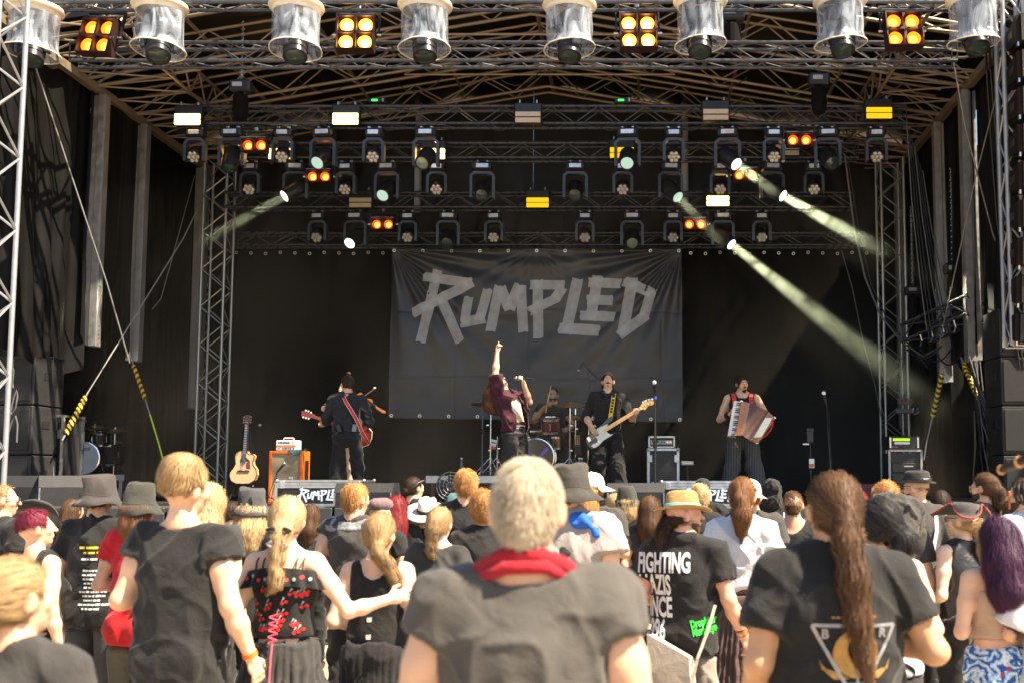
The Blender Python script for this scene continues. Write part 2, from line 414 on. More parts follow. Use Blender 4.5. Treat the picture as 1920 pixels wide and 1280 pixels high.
# ================================================================ tarpaulins and masts
def folds(u, v, f, seed):
 q = np.stack([u * f, v * 1.3 + seed, np.full_like(u, seed * 1.7)], -1)
 q2 = np.stack([u * f * 2.3, v * 2.0 + seed, np.full_like(u, seed * .7 + 9)], -1)
 return vn(q) + .5 * vn(q2)
def side_tarp(X, y0, y1, z0, z1, seed, f, amp, label, sag=0.0, group='black side tarpaulins of the stage'):
 def fn(U, V):
  A = amp * folds(U, V, f, seed) * (.35 + .65 * V)
  zb = z0 + sag * np.abs(np.sin(U * 9 + seed)) * .5
  return np.stack([X + A, y0 + (y1 - y0) * U, z1 + (zb - z1) * V], -1)
 me = grid_mesh('tarpaulin', fn, int(30 * (y1 - y0)) + 20, 50, m_tarp)
 o = link('tarpaulin', me); return tag(o, label, 'tarpaulin', group)
side_tarp(XL - .10, 12.6, 15.75, 3.2, EAVE, 1, 16, .13, 'black left side tarpaulin beside the front lattice tower', .3)
side_tarp(XL - .02, 15.6, 17.3, 3.55, EAVE, 2, 7, .10, 'black left side tarpaulin between the first two pale rails', .5)
side_tarp(XL - .06, 17.3, 20.3, 1.45, EAVE + .25, 3, 16, .09, 'tall black left side tarpaulin hanging down beside the back tower')
side_tarp(XR + .10, 12.6, 15.55, 3.75, EAVE, 4, 14, .12, 'black right side tarpaulin beside the hanging loudspeakers', .3)
side_tarp(XR + .05, 15.5, 17.3, 3.3, EAVE, 5, 8, .12, 'black right side tarpaulin between the two pale rails', .4)
side_tarp(XR + .06, 17.2, 20.3, 1.45, EAVE + .25, 6, 18, .08, 'black right side tarpaulin near the back tower')
def back_tarp(x0, x1, z0, z1, Y, seed, f, amp, label, m=None, name='tarpaulin', cat='tarpaulin', diag=0.0, gable=False):
 def fn(U, V):
  A = amp * folds(U + diag * V, V, f, seed) * (.3 + .7 * V)
  X = x0 + (x1 - x0) * U; zt_ = np.where(np.abs(X - XC) < XR - XC + .2, EAVE + .56 + RISE * (1 - 1.03 * np.abs(X - XC) / (XR - XC)), z1) if gable else z1
  return np.stack([X, Y + A, zt_ + (z0 - zt_) * V], -1)
 me = grid_mesh(name, fn, int(20 * (x1 - x0)) + 10, 40, m or m_tarp); o = link(name, me); return tag(o, label, cat)
m_backtarp = mat('brown_black_back_tarpaulin', (.011, .009, .0065), .6, 0, .3, 1.2, bump=.15, bs=12, rvar=.12)
back_tarp(XL - .3, -1.9, 5.4, 8.7, 20.15, 11, 22, .06, 'dark folded back tarpaulin behind the trusses, left half', m_backtarp, diag=.12, gable=True)
back_tarp(-1.9, XR + .3, 5.4, 8.7, 20.18, 12, 16, .05, 'dark back tarpaulin behind the trusses, right half', m_backtarp, diag=-.1, gable=True)
back_tarp(-12.2, -7.6, 0.2, 8, 20.25, 13, 20, .12, 'black curtain closing the left wing behind the second drum kit', m_blackmatte, 'curtain', 'curtain')
back_tarp(4.6, 9.0, 0.2, 8, 20.25, 14, 20, .12, 'black curtain closing the right wing behind the cables', m_blackmatte, 'curtain', 'curtain')
side_tarp(-11.9, 13.0, 20.3, 0.2, 7.4, 15, 20, .1, 'black outer tarpaulin of the left wing', group='outer tarpaulins of the wings')
side_tarp(8.6, 13.0, 20.3, 0.2, 7.4, 16, 20, .1, 'black outer tarpaulin of the right wing', group='outer tarpaulins of the wings')

back_tarp(-8.2, 5.2, 0.0, 5.6, 20.22, 17, 24, .06, 'added black lower cloth blocking the light gap behind the backdrop', m_blackmatte, 'curtain', 'curtain')  # unseen cloth added to stop light leaking in below the backdrop
def mast(x, y, z0, z1, label, wd=.19):
 e = empty('tarpaulin_rail', (x, y, z0), label, 'aluminium rail', 'pale aluminium rails holding the side tarpaulins')
 one('beam', m_alu_dull, e, 'box', (0, 0, (z1 - z0) / 2), (.10, wd, z1 - z0), bev=.008)
 sgn = 1 if x < 0 else -1
 one('lip', m_white_truss, e, 'box', (sgn * .055, -wd / 2 + .012, (z1 - z0) / 2), (.018, .025, z1 - z0 - .02))
 one('web', m_alu_dull, e, 'box', (-sgn * .10, 0, (z1 - z0) / 2), (.10, wd * .7, z1 - z0 - .04))
 for k in range(4): one('bolt_hole', m_black, e, 'cyl', (sgn * .0495, .02, .12 + k * .06), (sgn * .0535, .02, .12 + k * .06), .010, n=8)
mast(XL + .08, 15.82, 3.62, EAVE - .1, 'left pale aluminium rail nearest the front')
mast(XL + .08, 17.2, 3.55, EAVE - .1, 'second pale aluminium rail from the front on the left side')
mast(XL + .10, 19.62, 2.95, EAVE - .1, 'pale aluminium rail beside the back left lattice tower', .22)
mast(XR - .06, 15.65, 3.38, EAVE - .1, 'right pale aluminium rail nearest the front', .24)
mast(XR - .06, 17.1, 3.2, EAVE - .1, 'second pale aluminium rail from the front on the right side', .2)
mast(XR - .06, 19.7, 2.6, EAVE - .1, 'pale aluminium rail beside the back right lattice tower', .2)
# the pale rail seen between the lamps at the back
for px in (783, 1284):
 e = empty('wall_post', P(px, 380, 20.0), 'pale upright post in front of the back tarpaulin, %s of the middle' % ('left' if px < 1000 else 'right'), 'post', 'pale posts on the back wall')
 one('beam', m_alu_dull, e, 'box', (0, 0, .9), (.13, .06, 2.2), bev=.008)
 one('lip', m_roofalu, e, 'box', (.045, -.04, .9), (.03, .03, 2.2))

# ================================================================ backdrop and banner
YBD = 19.78
x0, x1 = P(432, 468, YBD).x, P(1692, 468, YBD).x; zt = P(960, 468, YBD).z
bd = empty('backdrop_curtain', (x0, YBD, zt), 'large black cloth backdrop hung behind the band', 'backdrop')
me = grid_mesh('cloth', lambda U, V: np.stack([(x1 - x0) * U, .05 * folds(U, V, 30, 21) * (.3 + V), -(zt - DECK - .02) * V], -1), 260, 40, m_blackmatte)
link('cloth', me, bd)
ring = MB().lathe([(.030, 0), (.030, .01), (.016, .01), (.016, 0)], 12, Matrix.Rotation(rad(90), 4, 'X'))
rme = ring.mesh('grommet', mat('brass_grommet', (.75, .7, .6), .3, .8, .1))
for i in range(46):
 link('grommet', rme, bd, ((x1 - x0) * (i + .5) / 46, -.06, -.07 - .01 * (i % 3)))
# banner with tape letters
YBN = 19.42
m_banner = mat('dark_grey_banner_cloth', (.032, .033, .037), .42, 0, .14, 2.5, bump=.10, bs=5, sheen=.05, rvar=.08)
TLp, TRp, BLp, BRp = P(735, 466, YBN), P(1278, 466, YBN), P(728, 783, YBN), P(1280, 791, YBN)
bn = empty('band_banner', TLp, 'dark grey cloth banner with RUMPLED spelled in strips of pale tape', 'banner')
def ban_pt(U, V):
 U = np.asarray(U, dtype=np.float32); V = np.asarray(V, dtype=np.float32)
 tl, tr, bl, br = [np.array(q - TLp) for q in (TLp, TRp, BLp, BRp)]
 p = (tl * ((1 - U) * (1 - V))[..., None] + tr * (U * (1 - V))[..., None] + bl * ((1 - U) * V)[..., None] + br * (U * V)[..., None])
 Wd, Hd = 5.2, 3.1
 d = np.zeros_like(U)
 for cu, fr, rr, am in ((0.0, 26, 2.2, .046), (1.0, 28, 2.4, .046), (.5, 23, 1.0, .010)):
  dx, dy = (U - cu) * Wd, V * Hd; r = np.sqrt(dx * dx + dy * dy) + 1e-4; an = np.arctan2(dy, np.abs(dx) if cu != .5 else dx)
  d += am * np.sin(an * fr + 1.5 * np.sin(an * 7)) * np.exp(-r / rr) * np.minimum(1, r * 4)
 q = np.stack([U * 2.2 + .25 * V, V * 9, 0 * U + 3.3], -1); d += .026 * vn(q)
 q = np.stack([U * 12 + V * 9, V * 14 - U * 5, 0 * U + 5.3], -1); d += .008 * vn(q)
 d += .07 * np.sin(U * 9.5 + V * 5.2 + .6) * V * (1 - V) * 1.1
 for vv in (.37, .76): d += .010 * np.exp(-((V - vv - .004 * np.sin(U * 20)) / .006) ** 2)
 for uu in (.22, .47, .71, .93): d += .008 * np.exp(-((U - uu) / .0035) ** 2)
 sc_ = .012 * np.abs(np.sin(U * math.pi * 10)) * (V < .02)
 p[..., 1] += d; p[..., 2] -= sc_
 return p
link('cloth', grid_mesh('cloth', ban_pt, 240, 150, m_banner), bn)
for i in range(11):
 for v, sg in ((.015, 1), (.985, -1)):
  q = ban_pt(np.array([.01 + .098 * i]), np.array([v]))[0]; link('grommet', rme, bn, Vector(q) + Vector((0, -.02, 0)))
# tape strips: (x, y) of the strip's two ends in the photograph crop (640..1280 x 427..853 shown x3), width
m_tape = bpy.data.materials.new('pale_cloth_tape'); m_tape.use_nodes = True
_t = m_tape.node_tree; _b = _t.nodes['Principled BSDF']; _b.inputs['Base Color'].default_value = (.74, .74, .75, 1); _b.inputs['Roughness'].default_value = .6; _b.inputs['Alpha'].default_value = .62
_n = _t.nodes.new('ShaderNodeTexNoise'); _n.inputs['Scale'].default_value = 9; _n.inputs['Detail'].default_value = 6
_tc = _t.nodes.new('ShaderNodeTexCoord'); _t.links.new(_tc.outputs['Object'], _n.inputs['Vector'])
_r = _t.nodes.new('ShaderNodeMapRange'); _r.inputs[3].default_value = .42; _r.inputs[4].default_value = .56; _r.inputs[1].default_value = .3; _r.inputs[2].default_value = .7
_t.links.new(_n.outputs[0], _r.inputs[0]); _t.links.new(_r.outputs[0], _b.inputs['Alpha'])
TAPE = [((545, 238), (447, 648), 56), ((465, 277), (735, 318), 52), ((742, 310), (402, 485), 56), ((555, 385), (668, 645), 56),
  ((718, 395), (694, 540), 52), ((672, 540), (806, 515), 54), ((828, 350), (775, 530), 54),
  ((892, 330), (838, 588), 56), ((895, 338), (950, 470), 60), ((1002, 325), (946, 470), 60), ((1012, 332), (1022, 584), 56),
  ((1106, 293), (1107, 618), 57), ((1060, 324), (1254, 326), 54), ((1248, 335), (1200, 410), 58), ((1225, 395), (1058, 475), 50),
  ((1330, 293), (1262, 595), 62), ((1222, 568), (1452, 582), 62), ((1443, 277), (1400, 525), 60), ((1388, 312), (1572, 318), 54), ((1378, 408), (1526, 412), 56), ((1342, 498), (1540, 504), 56),
  ((1640, 283), (1580, 610), 62), ((1592, 305), (1765, 380), 58), ((1745, 360), (1700, 505), 56), ((1722, 490), (1562, 610), 58)]
def tape_poly(a, b, wd, k):
 a, b = np.array(a, float), np.array(b, float); d = (b - a) / np.linalg.norm(b - a); nrm = np.array([-d[1], d[0]]); L = np.linalg.norm(b - a)
 r = np.random.default_rng(k + 50); rows = []
 n = max(3, int(L / 22))
 for i in range(n + 1):
  c = a + (b - a) * i / n; row = []
  for j, s_ in enumerate((-.5, -.17, .17, .5)):
   jit = (r.uniform(-7, 7) if i in (0, n) else 0)
   row.append(c + nrm * wd * s_ + d * jit)
  rows.append(row)
 return np.array(rows)
def ban_uv(px, py):
 u = (px - (735 + (py - 466) / 317 * -7)) / ((1278 + (py - 466) / 325 * 2) - (735 + (py - 466) / 317 * -7)); v = (py - 466) / (783 + 8 * u - 466)
 return u, v
for k, (a, b, wd) in enumerate(TAPE):
 T = tape_poly(a, b, wd, k); px, py = 640 + T[..., 0] / 3, 427 + T[..., 1] / 3
 u, v = ban_uv(px, py); q = ban_pt(u, v); q[..., 1] -= .016 + .0012 * (k % 5)
 i = np.arange(T.shape[0] * 4).reshape(-1, 4); Fq = np.stack([i[:-1, :-1], i[1:, :-1], i[1:, 1:], i[:-1, 1:]], -1).reshape(-1, 4)
 link('tape_strip', np_mesh('tape_strip', q.reshape(-1, 3), Fq, m_tape), bn)
# ================================================================ lamps
m_lens_off = mat('grey_green_lens', (.20, .26, .20), .08, 0, .1, 30, coat=1, spec=.8)
m_lens_on = emit('lit_white_lens', (.86, 1.0, .86), 1.2)
m_lens_dim = emit('dimly_lit_lens', (.62, .85, .66), .25)
m_lens_dark = mat('dark_lens', (.03, .05, .045), .05, 0, .1, 30, coat=1)
m_led = mat('led_lens', (.55, .52, .48), .15, .2, .2, 30, coat=1)
m_disp = mat('painted_sky_display', (.62, .72, .85), .12, .3, .3, 30, coat=1)  # pale blue base colour paints the sky reflected in the displays
m_yoke = mat('grey_black_yoke_plastic', (.045, .055, .075), .3, .1, .2, 15, coat=.3)
m_or_out = emit('orange_lit_reflector', (1.0, .17, .008), 1.1)
m_or_in = emit('hot_lamp_core', (1.0, .42, .045), 1.4)
m_bl_out = emit('brighter_orange_reflector', (1.0, .27, .02), 2.6)
m_bl_in = emit('hot_white_lamp_core', (1.0, .70, .30), 7.0)
m_red_out = emit('red_orange_reflector', (1.0, .07, .008), .8)
m_st_on = emit('lit_strobe_panel', (1.0, .58, .17), 2.6)
m_st_yel = emit('yellow_strobe_panel', (1.0, .55, .01), .36)
m_st_off = mat('unlit_beige_strobe_panel', (.55, .45, .33), .35, 0, .1, 30, coat=.4)
m_cream = mat('cream_plastic_lid', (.72, .66, .52), .5, 0, .12, 8, dirt=.2)
m_maroon = mat('dark_lamp_housing', (.035, .015, .012), .45, .2, .2, 12)
# wrinkled clear plastic
m_clear = bpy.data.materials.new('wrinkled_clear_plastic'); m_clear.use_nodes = True
_t = m_clear.node_tree; _b = _t.nodes['Principled BSDF']; _b.inputs['Base Color'].default_value = (.66, .74, .84, 1); _b.inputs['Roughness'].default_value = .22; _b.inputs['Specular IOR Level'].default_value = .9
_tc = _t.nodes.new('ShaderNodeTexCoord'); _mp = _t.nodes.new('ShaderNodeMapping'); _mp.inputs['Scale'].default_value = (6, 6, 1.6); _t.links.new(_tc.outputs['Object'], _mp.inputs[0])
_oi = _t.nodes.new('ShaderNodeObjectInfo'); _vm = _t.nodes.new('ShaderNodeVectorMath'); _vm.operation = 'ADD'; _t.links.new(_mp.outputs[0], _vm.inputs[0])
_sc = _t.nodes.new('ShaderNodeMath'); _sc.operation = 'MULTIPLY'; _sc.inputs[1].default_value = 40; _t.links.new(_oi.outputs['Random'], _sc.inputs[0]); _t.links.new(_sc.outputs[0], _vm.inputs[1])
_n = _t.nodes.new('ShaderNodeTexNoise'); _n.inputs['Scale'].default_value = 1.0; _n.inputs['Detail'].default_value = 5; _n.inputs['Distortion'].default_value = 1.6; _t.links.new(_vm.outputs[0], _n.inputs['Vector'])
_r = _t.nodes.new('ShaderNodeMapRange'); _r.inputs[1].default_value = .38; _r.inputs[2].default_value = .68; _r.inputs[3].default_value = .10; _r.inputs[4].default_value = .55; _t.links.new(_n.outputs[0], _r.inputs[0]); _t.links.new(_r.outputs[0], _b.inputs['Alpha'])
_bp = _t.nodes.new('ShaderNodeBump'); _bp.inputs['Strength'].default_value = 1.0; _bp.inputs['Distance'].default_value = .03; _t.links.new(_n.outputs[0], _bp.inputs['Height']); _t.links.new(_bp.outputs[0], _b.inputs['Normal'])

def moving_head(kind):
 """origin at the clamp; hangs down, lens towards -y"""
 e = empty('moving_lamp', (0, 0, 0))
 s_ = 1.0 if kind == 'spot' else .82
 one('base', m_plastic, e, 'box', (0, 0, -.10), (.33 * s_, .24 * s_, .13), bev=.025)
 one('display', m_disp, e, 'box', (0, -.122 * s_, -.10), (.20 * s_, .012, .07), bev=.004)
 for sx in (-.08, .08): one('clamp', m_steel, e, 'box', (sx, 0, -.01), (.055, .05, .06), bev=.012)
 W, T, Hh, ch = .205 * s_, .045, .44 * s_, .07
 pts = [(-W, -Hh), (-W, -ch), (-W + ch, 0), (W - ch, 0), (W, -ch), (W, -Hh), (W - T, -Hh), (W - T, -ch - .01), (W - ch - .015, -T), (-W + ch + .015, -T), (-W + T, -ch - .01), (-W + T, -Hh)]
 mb = MB()
 for i in range(6):
  j = 11 - i
  if i == 5: continue
  quad = [pts[i], pts[i + 1], pts[11 - i - 1], pts[11 - i]]
  mb.prism(quad, lambda x, z: (x, -.055, z - .175), lambda x, z: (x, .055, z - .175))
 mb.build('yoke', m_yoke, e)
 h = empty('head', (0, 0, -.175 - .30 * s_)); h.parent = e
 R = .135 * s_
 if kind == 'spot':
  m = MB().lathe([(.02, -.17), (R * .8, -.165), (R * .98, -.11), (R * 1.0, .02), (R * .92, .10), (R * .86, .20), (R * .80, .245), (R * .72, .245), (R * .70, .225)], 20)
  m.build('housing', m_plastic, h, True)
  one('lens', m_lens_off, h, 'lathe', [(R * .71, .226), (R * .5, .236), (.001, .242)], 20, smooth=True)
 else:
  m = MB().lathe([(.02, -.12), (R * .75, -.115), (R, -.05), (R, .03), (R * .95, .09), (R * .9, .095)], 18)
  m.cyl((0, 0, .085), (0, 0, .092), R * .93, n=18)
  m.build('housing', m_plastic, h, True)
  lm = MB().lathe([(.034, .0), (.030, .018), (.001, .026)], 10).mesh('led', m_led, True)
  link('led', lm, h, (0, 0, .093))
  for k in range(6):
   a = k * math.pi / 3; link('led', lm, h, (.078 * s_ * math.cos(a), .078 * s_ * math.sin(a), .093))
 return e
protos = {k: moving_head(k) for k in ('spot', 'wash')}
used = set()
def place_head(kind, px, py, Y, aim, lens, label, group):
 p = P(px, py, Y)
 if kind in used: e = copy_tree(protos[kind])
 else: e = protos[kind]; used.add(kind)
 e.location = p; tag(e, label, 'moving lamp' if kind == 'spot' else 'wash lamp', group); e.name = 'moving_spot_lamp' if kind == 'spot' else 'moving_wash_lamp'
 e.rotation_euler = (0, 0, rad(random.uniform(-5, 5)))
 for ch in e.children:
  if ch.name.startswith('head'):
   ch.rotation_mode = 'QUATERNION'; ch.rotation_quaternion = Vector(aim).normalized().to_track_quat('Z', 'Y')
   if lens is not None:
    for l in ch.children:
     if l.name.startswith('lens'):
      l.data = l.data.copy(); l.data.materials.clear(); l.data.materials.append(lens)
 return e
GA, GB, GC = 'upper row of moving lamps under the second truss', 'middle row of moving lamps', 'lowest row of moving lamps above the backdrop'
ordw = ['first', 'second', 'third', 'fourth', 'fifth', 'sixth', 'seventh', 'eighth', 'ninth', 'tenth', 'eleventh', 'twelfth']
W_, S_ = 'wash', 'spot'
dn = (0, -.72, -.7)
rowA = [(W_, 368, dn, None), (S_, 437, (.05, -.5, -.85), m_lens_dark), (W_, 532, dn, None), (S_, 608, (-.12, -.8, -.6), m_lens_dim), (W_, 702, dn, None), (S_, 800, (-.1, -.8, -.62), m_lens_off),
  (S_, 1177, (.02, -.8, -.62), m_lens_dim), (W_, 1263, dn, None), (S_, 1364, (.55, -.55, -.62), m_lens_on), (W_, 1450, dn, None), (S_, 1551, (.2, -.75, -.6), m_lens_dark), (W_, 1642, dn, None)]
rowB = [(W_, 471, dn, None), (S_, 556, (-.62, -.5, -.58), m_lens_on), (W_, 650, dn, None), (S_, 727, (-.1, -.8, -.62), m_lens_dim), (W_, 820, dn, None), (S_, 905, (-.02, -.8, -.6), m_lens_dark),
  (S_, 1079, (-.02, -.8, -.6), m_lens_dark), (W_, 1168, dn, None), (S_, 1257, (.45, -.6, -.66), m_lens_dim), (W_, 1350, dn, None), (S_, 1447, (.62, -.5, -.52), m_lens_on), (W_, 1525, dn, None)]
rowC = [(W_, 597, dn, None), (S_, 668, (-.2, -.8, -.62), m_lens_on), (W_, 766, dn, None), (S_, 841, (0, -.8, -.6), m_lens_dark), (W_, 927, dn, None),
  (W_, 1097, dn, None), (S_, 1185, (0, -.8, -.6), m_lens_off), (W_, 1262, dn, None), (S_, 1355, (.58, -.5, -.62), m_lens_on), (W_, 1428, dn, None)]
LAMP = {}
for key, row, py, Y, gname, rn in (('A', rowA, 239, 16.42, GA, 'upper'), ('B', rowB, 303, 17.52, GB, 'middle'), ('C', rowC, 396, 18.92, GC, 'lowest')):
 for i, (kind, px, aim, lens) in enumerate(row):
  what = {None: 'black wash lamp with seven small lenses', m_lens_off: 'black moving lamp with unlit green grey lens', m_lens_dark: 'black moving lamp with dark lens', m_lens_dim: 'black moving lamp with faintly lit pale lens', m_lens_on: 'black moving lamp with bright lit lens'}[lens]
  e = place_head(kind, px, py, Y, aim, lens, '%s, %s from left in the %s row' % (what, ordw[i], rn), gname)
  LAMP[key + str(i)] = (e, Vector(aim).normalized())
# ---- two-lamp and four-lamp blinders
def blinder(n2, mo, mi, s_):
 e = empty('blinder_lamp', (0, 0, 0)); rows = 2 if n2 == 4 else 1; c = .235 * s_
 hsg = MB()
 for r in range(rows):
  for k in (-1, 1):
   z = -(r + .5) * c - .14
   mb = MB(); x = k * c / 2
   for (cx, cz, sx, sz) in ((0, c / 2 - .008, c - .006, .014), (0, -c / 2 + .008, c - .006, .014), (c / 2 - .009, 0, .014, c - .034), (-c / 2 + .009, 0, .014, c - .034)):
    mb.box((x + cx, -.03, z + cz), (sx, .15, sz))
   mb.box((x, .05, z), (c - .012, .02, c - .012))
   o = mb.build('lamp_cell', m_maroon, e)
   Mx = Matrix.Translation((x, 0.03, z)) @ Matrix.Rotation(rad(90), 4, 'X')
   one('reflector', mo, o, 'lathe', [(.015, 0), (c * .2, .012), (c * .34, .05), (c * .37, .085)], 20, Mx, smooth=True)
   one('lamp_core', mi, o, 'lathe', [(c * .235, .046), (c * .17, .068), (.001, .080)], 16, Mx, smooth=True)
 wz = rows * c
 one('top_plate', m_steel, e, 'box', (0, -.02, -.125), (2 * c, .16, .012))
 mb = MB(); W = c + .035
 mb.box((0, .02, -.015), (2 * W + .02, .035, .022));
 for k in (-1, 1): mb.box((k * W, .02, -.026 - (.10 + wz * .5) / 2), (.02, .035, .10 + wz * .5))
 mb.build('bracket', m_plastic, e)
 for k in (-1, 1): one('knob', m_steel, e, 'cyl', (k * (W - .02), .02, -.12 - wz * .5), (k * (W + .035), .02, -.12 - wz * .5), .02, n=8)
 one('clamp', m_steel, e, 'box', (0, .02, .03), (.06, .06, .07), bev=.012)
 return e
GB4, GB2 = 'four lamp orange blinders on the front truss', 'two lamp orange red blinders among the moving lamps'
pr = None
b4h = blinder(4, m_bl_out, m_bl_in, 1.0); b4 = blinder(4, m_or_out, m_or_in, 1.0); first = {id(b4h): True, id(b4): True}
for px, py, src, lab, rz in ((201, 22, b4, 'dim orange four lamp blinder between the two leftmost rain covers', -7), (672, 17, b4h, 'bright white hot four lamp blinder left of the middle', 0), (1194, 14, b4h, 'bright white hot four lamp blinder right of the middle', 2), (1687, 10, b4, 'orange four lamp blinder between the two rightmost rain covers', 2)):
 e = src if first[id(src)] else copy_tree(src); first[id(src)] = False
 e.location = P(px, py, 13.35); e.rotation_euler = (rad(-8), rad(-rz), rad(2 * rz)); tag(e, lab, 'blinder lamp', GB4)
b2 = blinder(2, m_red_out, m_or_in, .86); ft = True
for px, py, Y, lab in ((480, 246, 16.4, 'two lamp blinder in the upper row near the left end'), (1498, 236, 16.4, 'two lamp blinder in the upper row near the right end'), (600, 306, 17.5, 'two lamp blinder in the middle row at left'),
                       (1397, 303, 17.5, 'two lamp blinder in the middle row at right behind the beam'), (719, 397, 18.9, 'two lamp blinder in the lowest row at left'), (1303, 397, 18.9, 'two lamp blinder in the lowest row at right')):
 e = b2 if ft else copy_tree(b2); ft = False
 e.location = P(px, py, Y); tag(e, lab, 'blinder lamp', GB2)
# ---- strobe panels
def strobe(m):
 e = empty('strobe_panel', (0, 0, 0))
 one('housing', m_plastic, e, 'box', (0, .06, .0), (.42, .12, .32), bev=.015)
 for z in (-.025, -.115): one('light_strip', m, e, 'box', (0, -.012, z), (.385, .03, .078), bev=.006)
 one('divider', m_plastic, e, 'box', (0, -.014, -.07), (.39, .034, .008))
 for sx in (-.13, .13): one('clamp', m_steel, e, 'box', (sx, .06, .19), (.035, .05, .07), bev=.01)
 return e
st = {k: strobe(m) for k, m in (('lit', m_st_on), ('yellow', m_st_yel), ('unlit', m_st_off))}; fs = {k: True for k in st}
GS = 'wide strobe panels on the trusses'
for px, py, Y, k, lab in ((352, 216, 16.2, 'lit', 'lit strobe panel at the left end of the second truss'), (648, 215, 16.2, 'lit', 'lit strobe panel left of the middle on the second truss'), (990, 212, 16.2, 'unlit', 'unlit beige strobe panel in the middle of the second truss'), (1342, 207, 16.2, 'unlit', 'unlit beige strobe panel right of the middle on the second truss'),
                          (1648, 204, 16.2, 'yellow', 'yellow strobe panel at the right end of the second truss'), (527, 281, 17.35, 'lit', 'lit strobe panel behind the third upper lamp from left'), (812, 281, 17.35, 'lit', 'lit strobe panel half hidden behind a moving lamp left of the middle'), (1166, 279, 17.35, 'yellow', 'yellow strobe panel half hidden behind a moving lamp right of the middle'),
                          (1476, 274, 17.35, 'unlit', 'unlit strobe panel on the third truss at right'), (676, 373, 18.7, 'unlit', 'unlit strobe panel on the fourth truss at left'), (1008, 373, 18.7, 'yellow', 'yellow strobe panel in the middle of the fourth truss'), (1346, 370, 18.7, 'lit', 'glaring lit strobe panel on the fourth truss at right')):
 e = st[k] if fs[k] else copy_tree(st[k]); fs[k] = False
 e.location = P(px, py, Y); tag(e, lab, 'strobe panel', GS)
# ---- rain covered moving heads at the top
def rain_lamp():
 e = empty('rain_covered_lamp', (0, 0, 0))
 one('lid', m_cream, e, 'lathe', [(.001, .10), (.22, .095), (.325, .05), (.335, .02), (.325, .0), (.29, -.015), (.28, -.06), (.265, -.06)], 32, smooth=True)
 def fn(U, V):
  th = U * 2 * math.pi
  r = .285 - .008 * np.sin(V * 3.1) + .030 * np.clip(V - .82, 0, 1) / .18 + .010 * vn(np.stack([np.cos(th) * 3.2, np.sin(th) * 3.2, V * 2.2], -1)) + .006 * vn(np.stack([np.cos(th) * 9, np.sin(th) * 9, V * 4], -1))
  z = -.05 - V * (.47 + .03 * np.sin(th * 1 + 1))
  return np.stack([r * np.cos(th), r * np.sin(th), z], -1)
 link('plastic_cover', grid_mesh('plastic_cover', fn, 64, 26, m_clear), e)
 pts = [(Vector(fn(np.array([u]), np.array([1.0]))[0])) for u in np.linspace(0, 1, 49)]
 one('cover_hem', m_cream, e, 'tube', pts, .008, 5)
 one('base', m_plastic, e, 'box', (0, 0, -.16), (.36, .26, .16), bev=.02)
 one('display', m_disp, e, 'box', (.03, -.134, -.18), (.09, .01, .05))
 mb = MB()
 for sx in (-1, 1): mb.box((sx * .18, 0, -.38), (.05, .12, .28), bev=.015)
 mb.box((0, 0, -.26), (.40, .12, .05), bev=.015); mb.build('yoke', m_yoke, e)
 h = empty('head', (0, 0, -.45)); h.parent = e
 MB().lathe([(.02, -.17), (.12, -.165), (.145, -.1), (.15, .04), (.14, .05), (.14, .08), (.148, .085), (.148, .115), (.138, .12), (.138, .15), (.146, .155), (.146, .20), (.12, .205), (.115, .19)], 24).build('housing', mat('black_lamp_housing', (.02, .02, .022), .33, .1, .2, 15), h, True)
 one('lens', m_lens_dark, h, 'lathe', [(.118, .19), (.08, .20), (.001, .205)], 20, smooth=True)
 return e
rl = rain_lamp(); ft = True
rainx = [(65, 10), (300, 4), (556, 4), (797, 2), (1068, 2), (1313, -6), (1575, -7), (1823, -9)]
for i, (px, py) in enumerate(rainx):
 e = rl if ft else copy_tree(rl); ft = False
 e.location = P(px, py + 13, 12.95); e.rotation_euler = (0, 0, rad(30 * i));
 tag(e, 'black moving lamp in a clear plastic rain cover, %s from left' % ordw[i], 'rain covered lamp', 'rain covered moving lamps at the top front')
 for ch in e.children:
  if ch.name.startswith('head'):
   a = [(.1, -.35, -1), (.2, -.45, -1), (.12, -.4, -1), (.1, -.3, -1), (.02, -.3, -1), (-.05, -.35, -1), (.1, -.35, -1), (.15, -.5, -1)][i]
   R_ = Matrix.Rotation(-rad(30 * i), 3, 'Z'); ch.rotation_mode = 'QUATERNION'; ch.rotation_quaternion = (R_ @ Vector(a).normalized()).to_track_quat('Z', 'Y')
# ---- chain hoists
def hoist():
 e = empty('chain_hoist', (0, 0, 0))
 one('motor', m_plastic, e, 'box', (0, 0, 0), (.34, .20, .20), bev=.03)
 one('label_plate', mat('grey_print_plate', (.35, .35, .35), .4, 0, .5, 60), e, 'box', (-.03, -.103, .01), (.16, .006, .07))
 one('chain_bag', m_blackmatte, e, 'lathe', [(.05, -.10), (.12, -.16), (.13, -.40), (.10, -.55), (.02, -.58)], 14)
 one('hook', m_steel, e, 'tube', [(.06, 0, -.1), (.06, 0, -.16), (.09, 0, -.19), (.06, 0, -.23), (.03, 0, -.2)], .012, 6)
 lk = MB()
 for k in range(34):
  z = .12 + k * .05
  lk.lathe([(.012, 0), (.017, .004), (.012, .008)], 6, Matrix.Translation((0, 0, z)) @ Matrix.Rotation(rad(90), 4, 'X') @ Matrix.Rotation(rad(90 * (k % 2)), 4, 'Z') @ Matrix.Diagonal((1, 2.2, 1, 1)))
 o = lk.build('chain', m_steel, e); o['kind'] = 'stuff'
 return e
hs = hoist(); ft = True
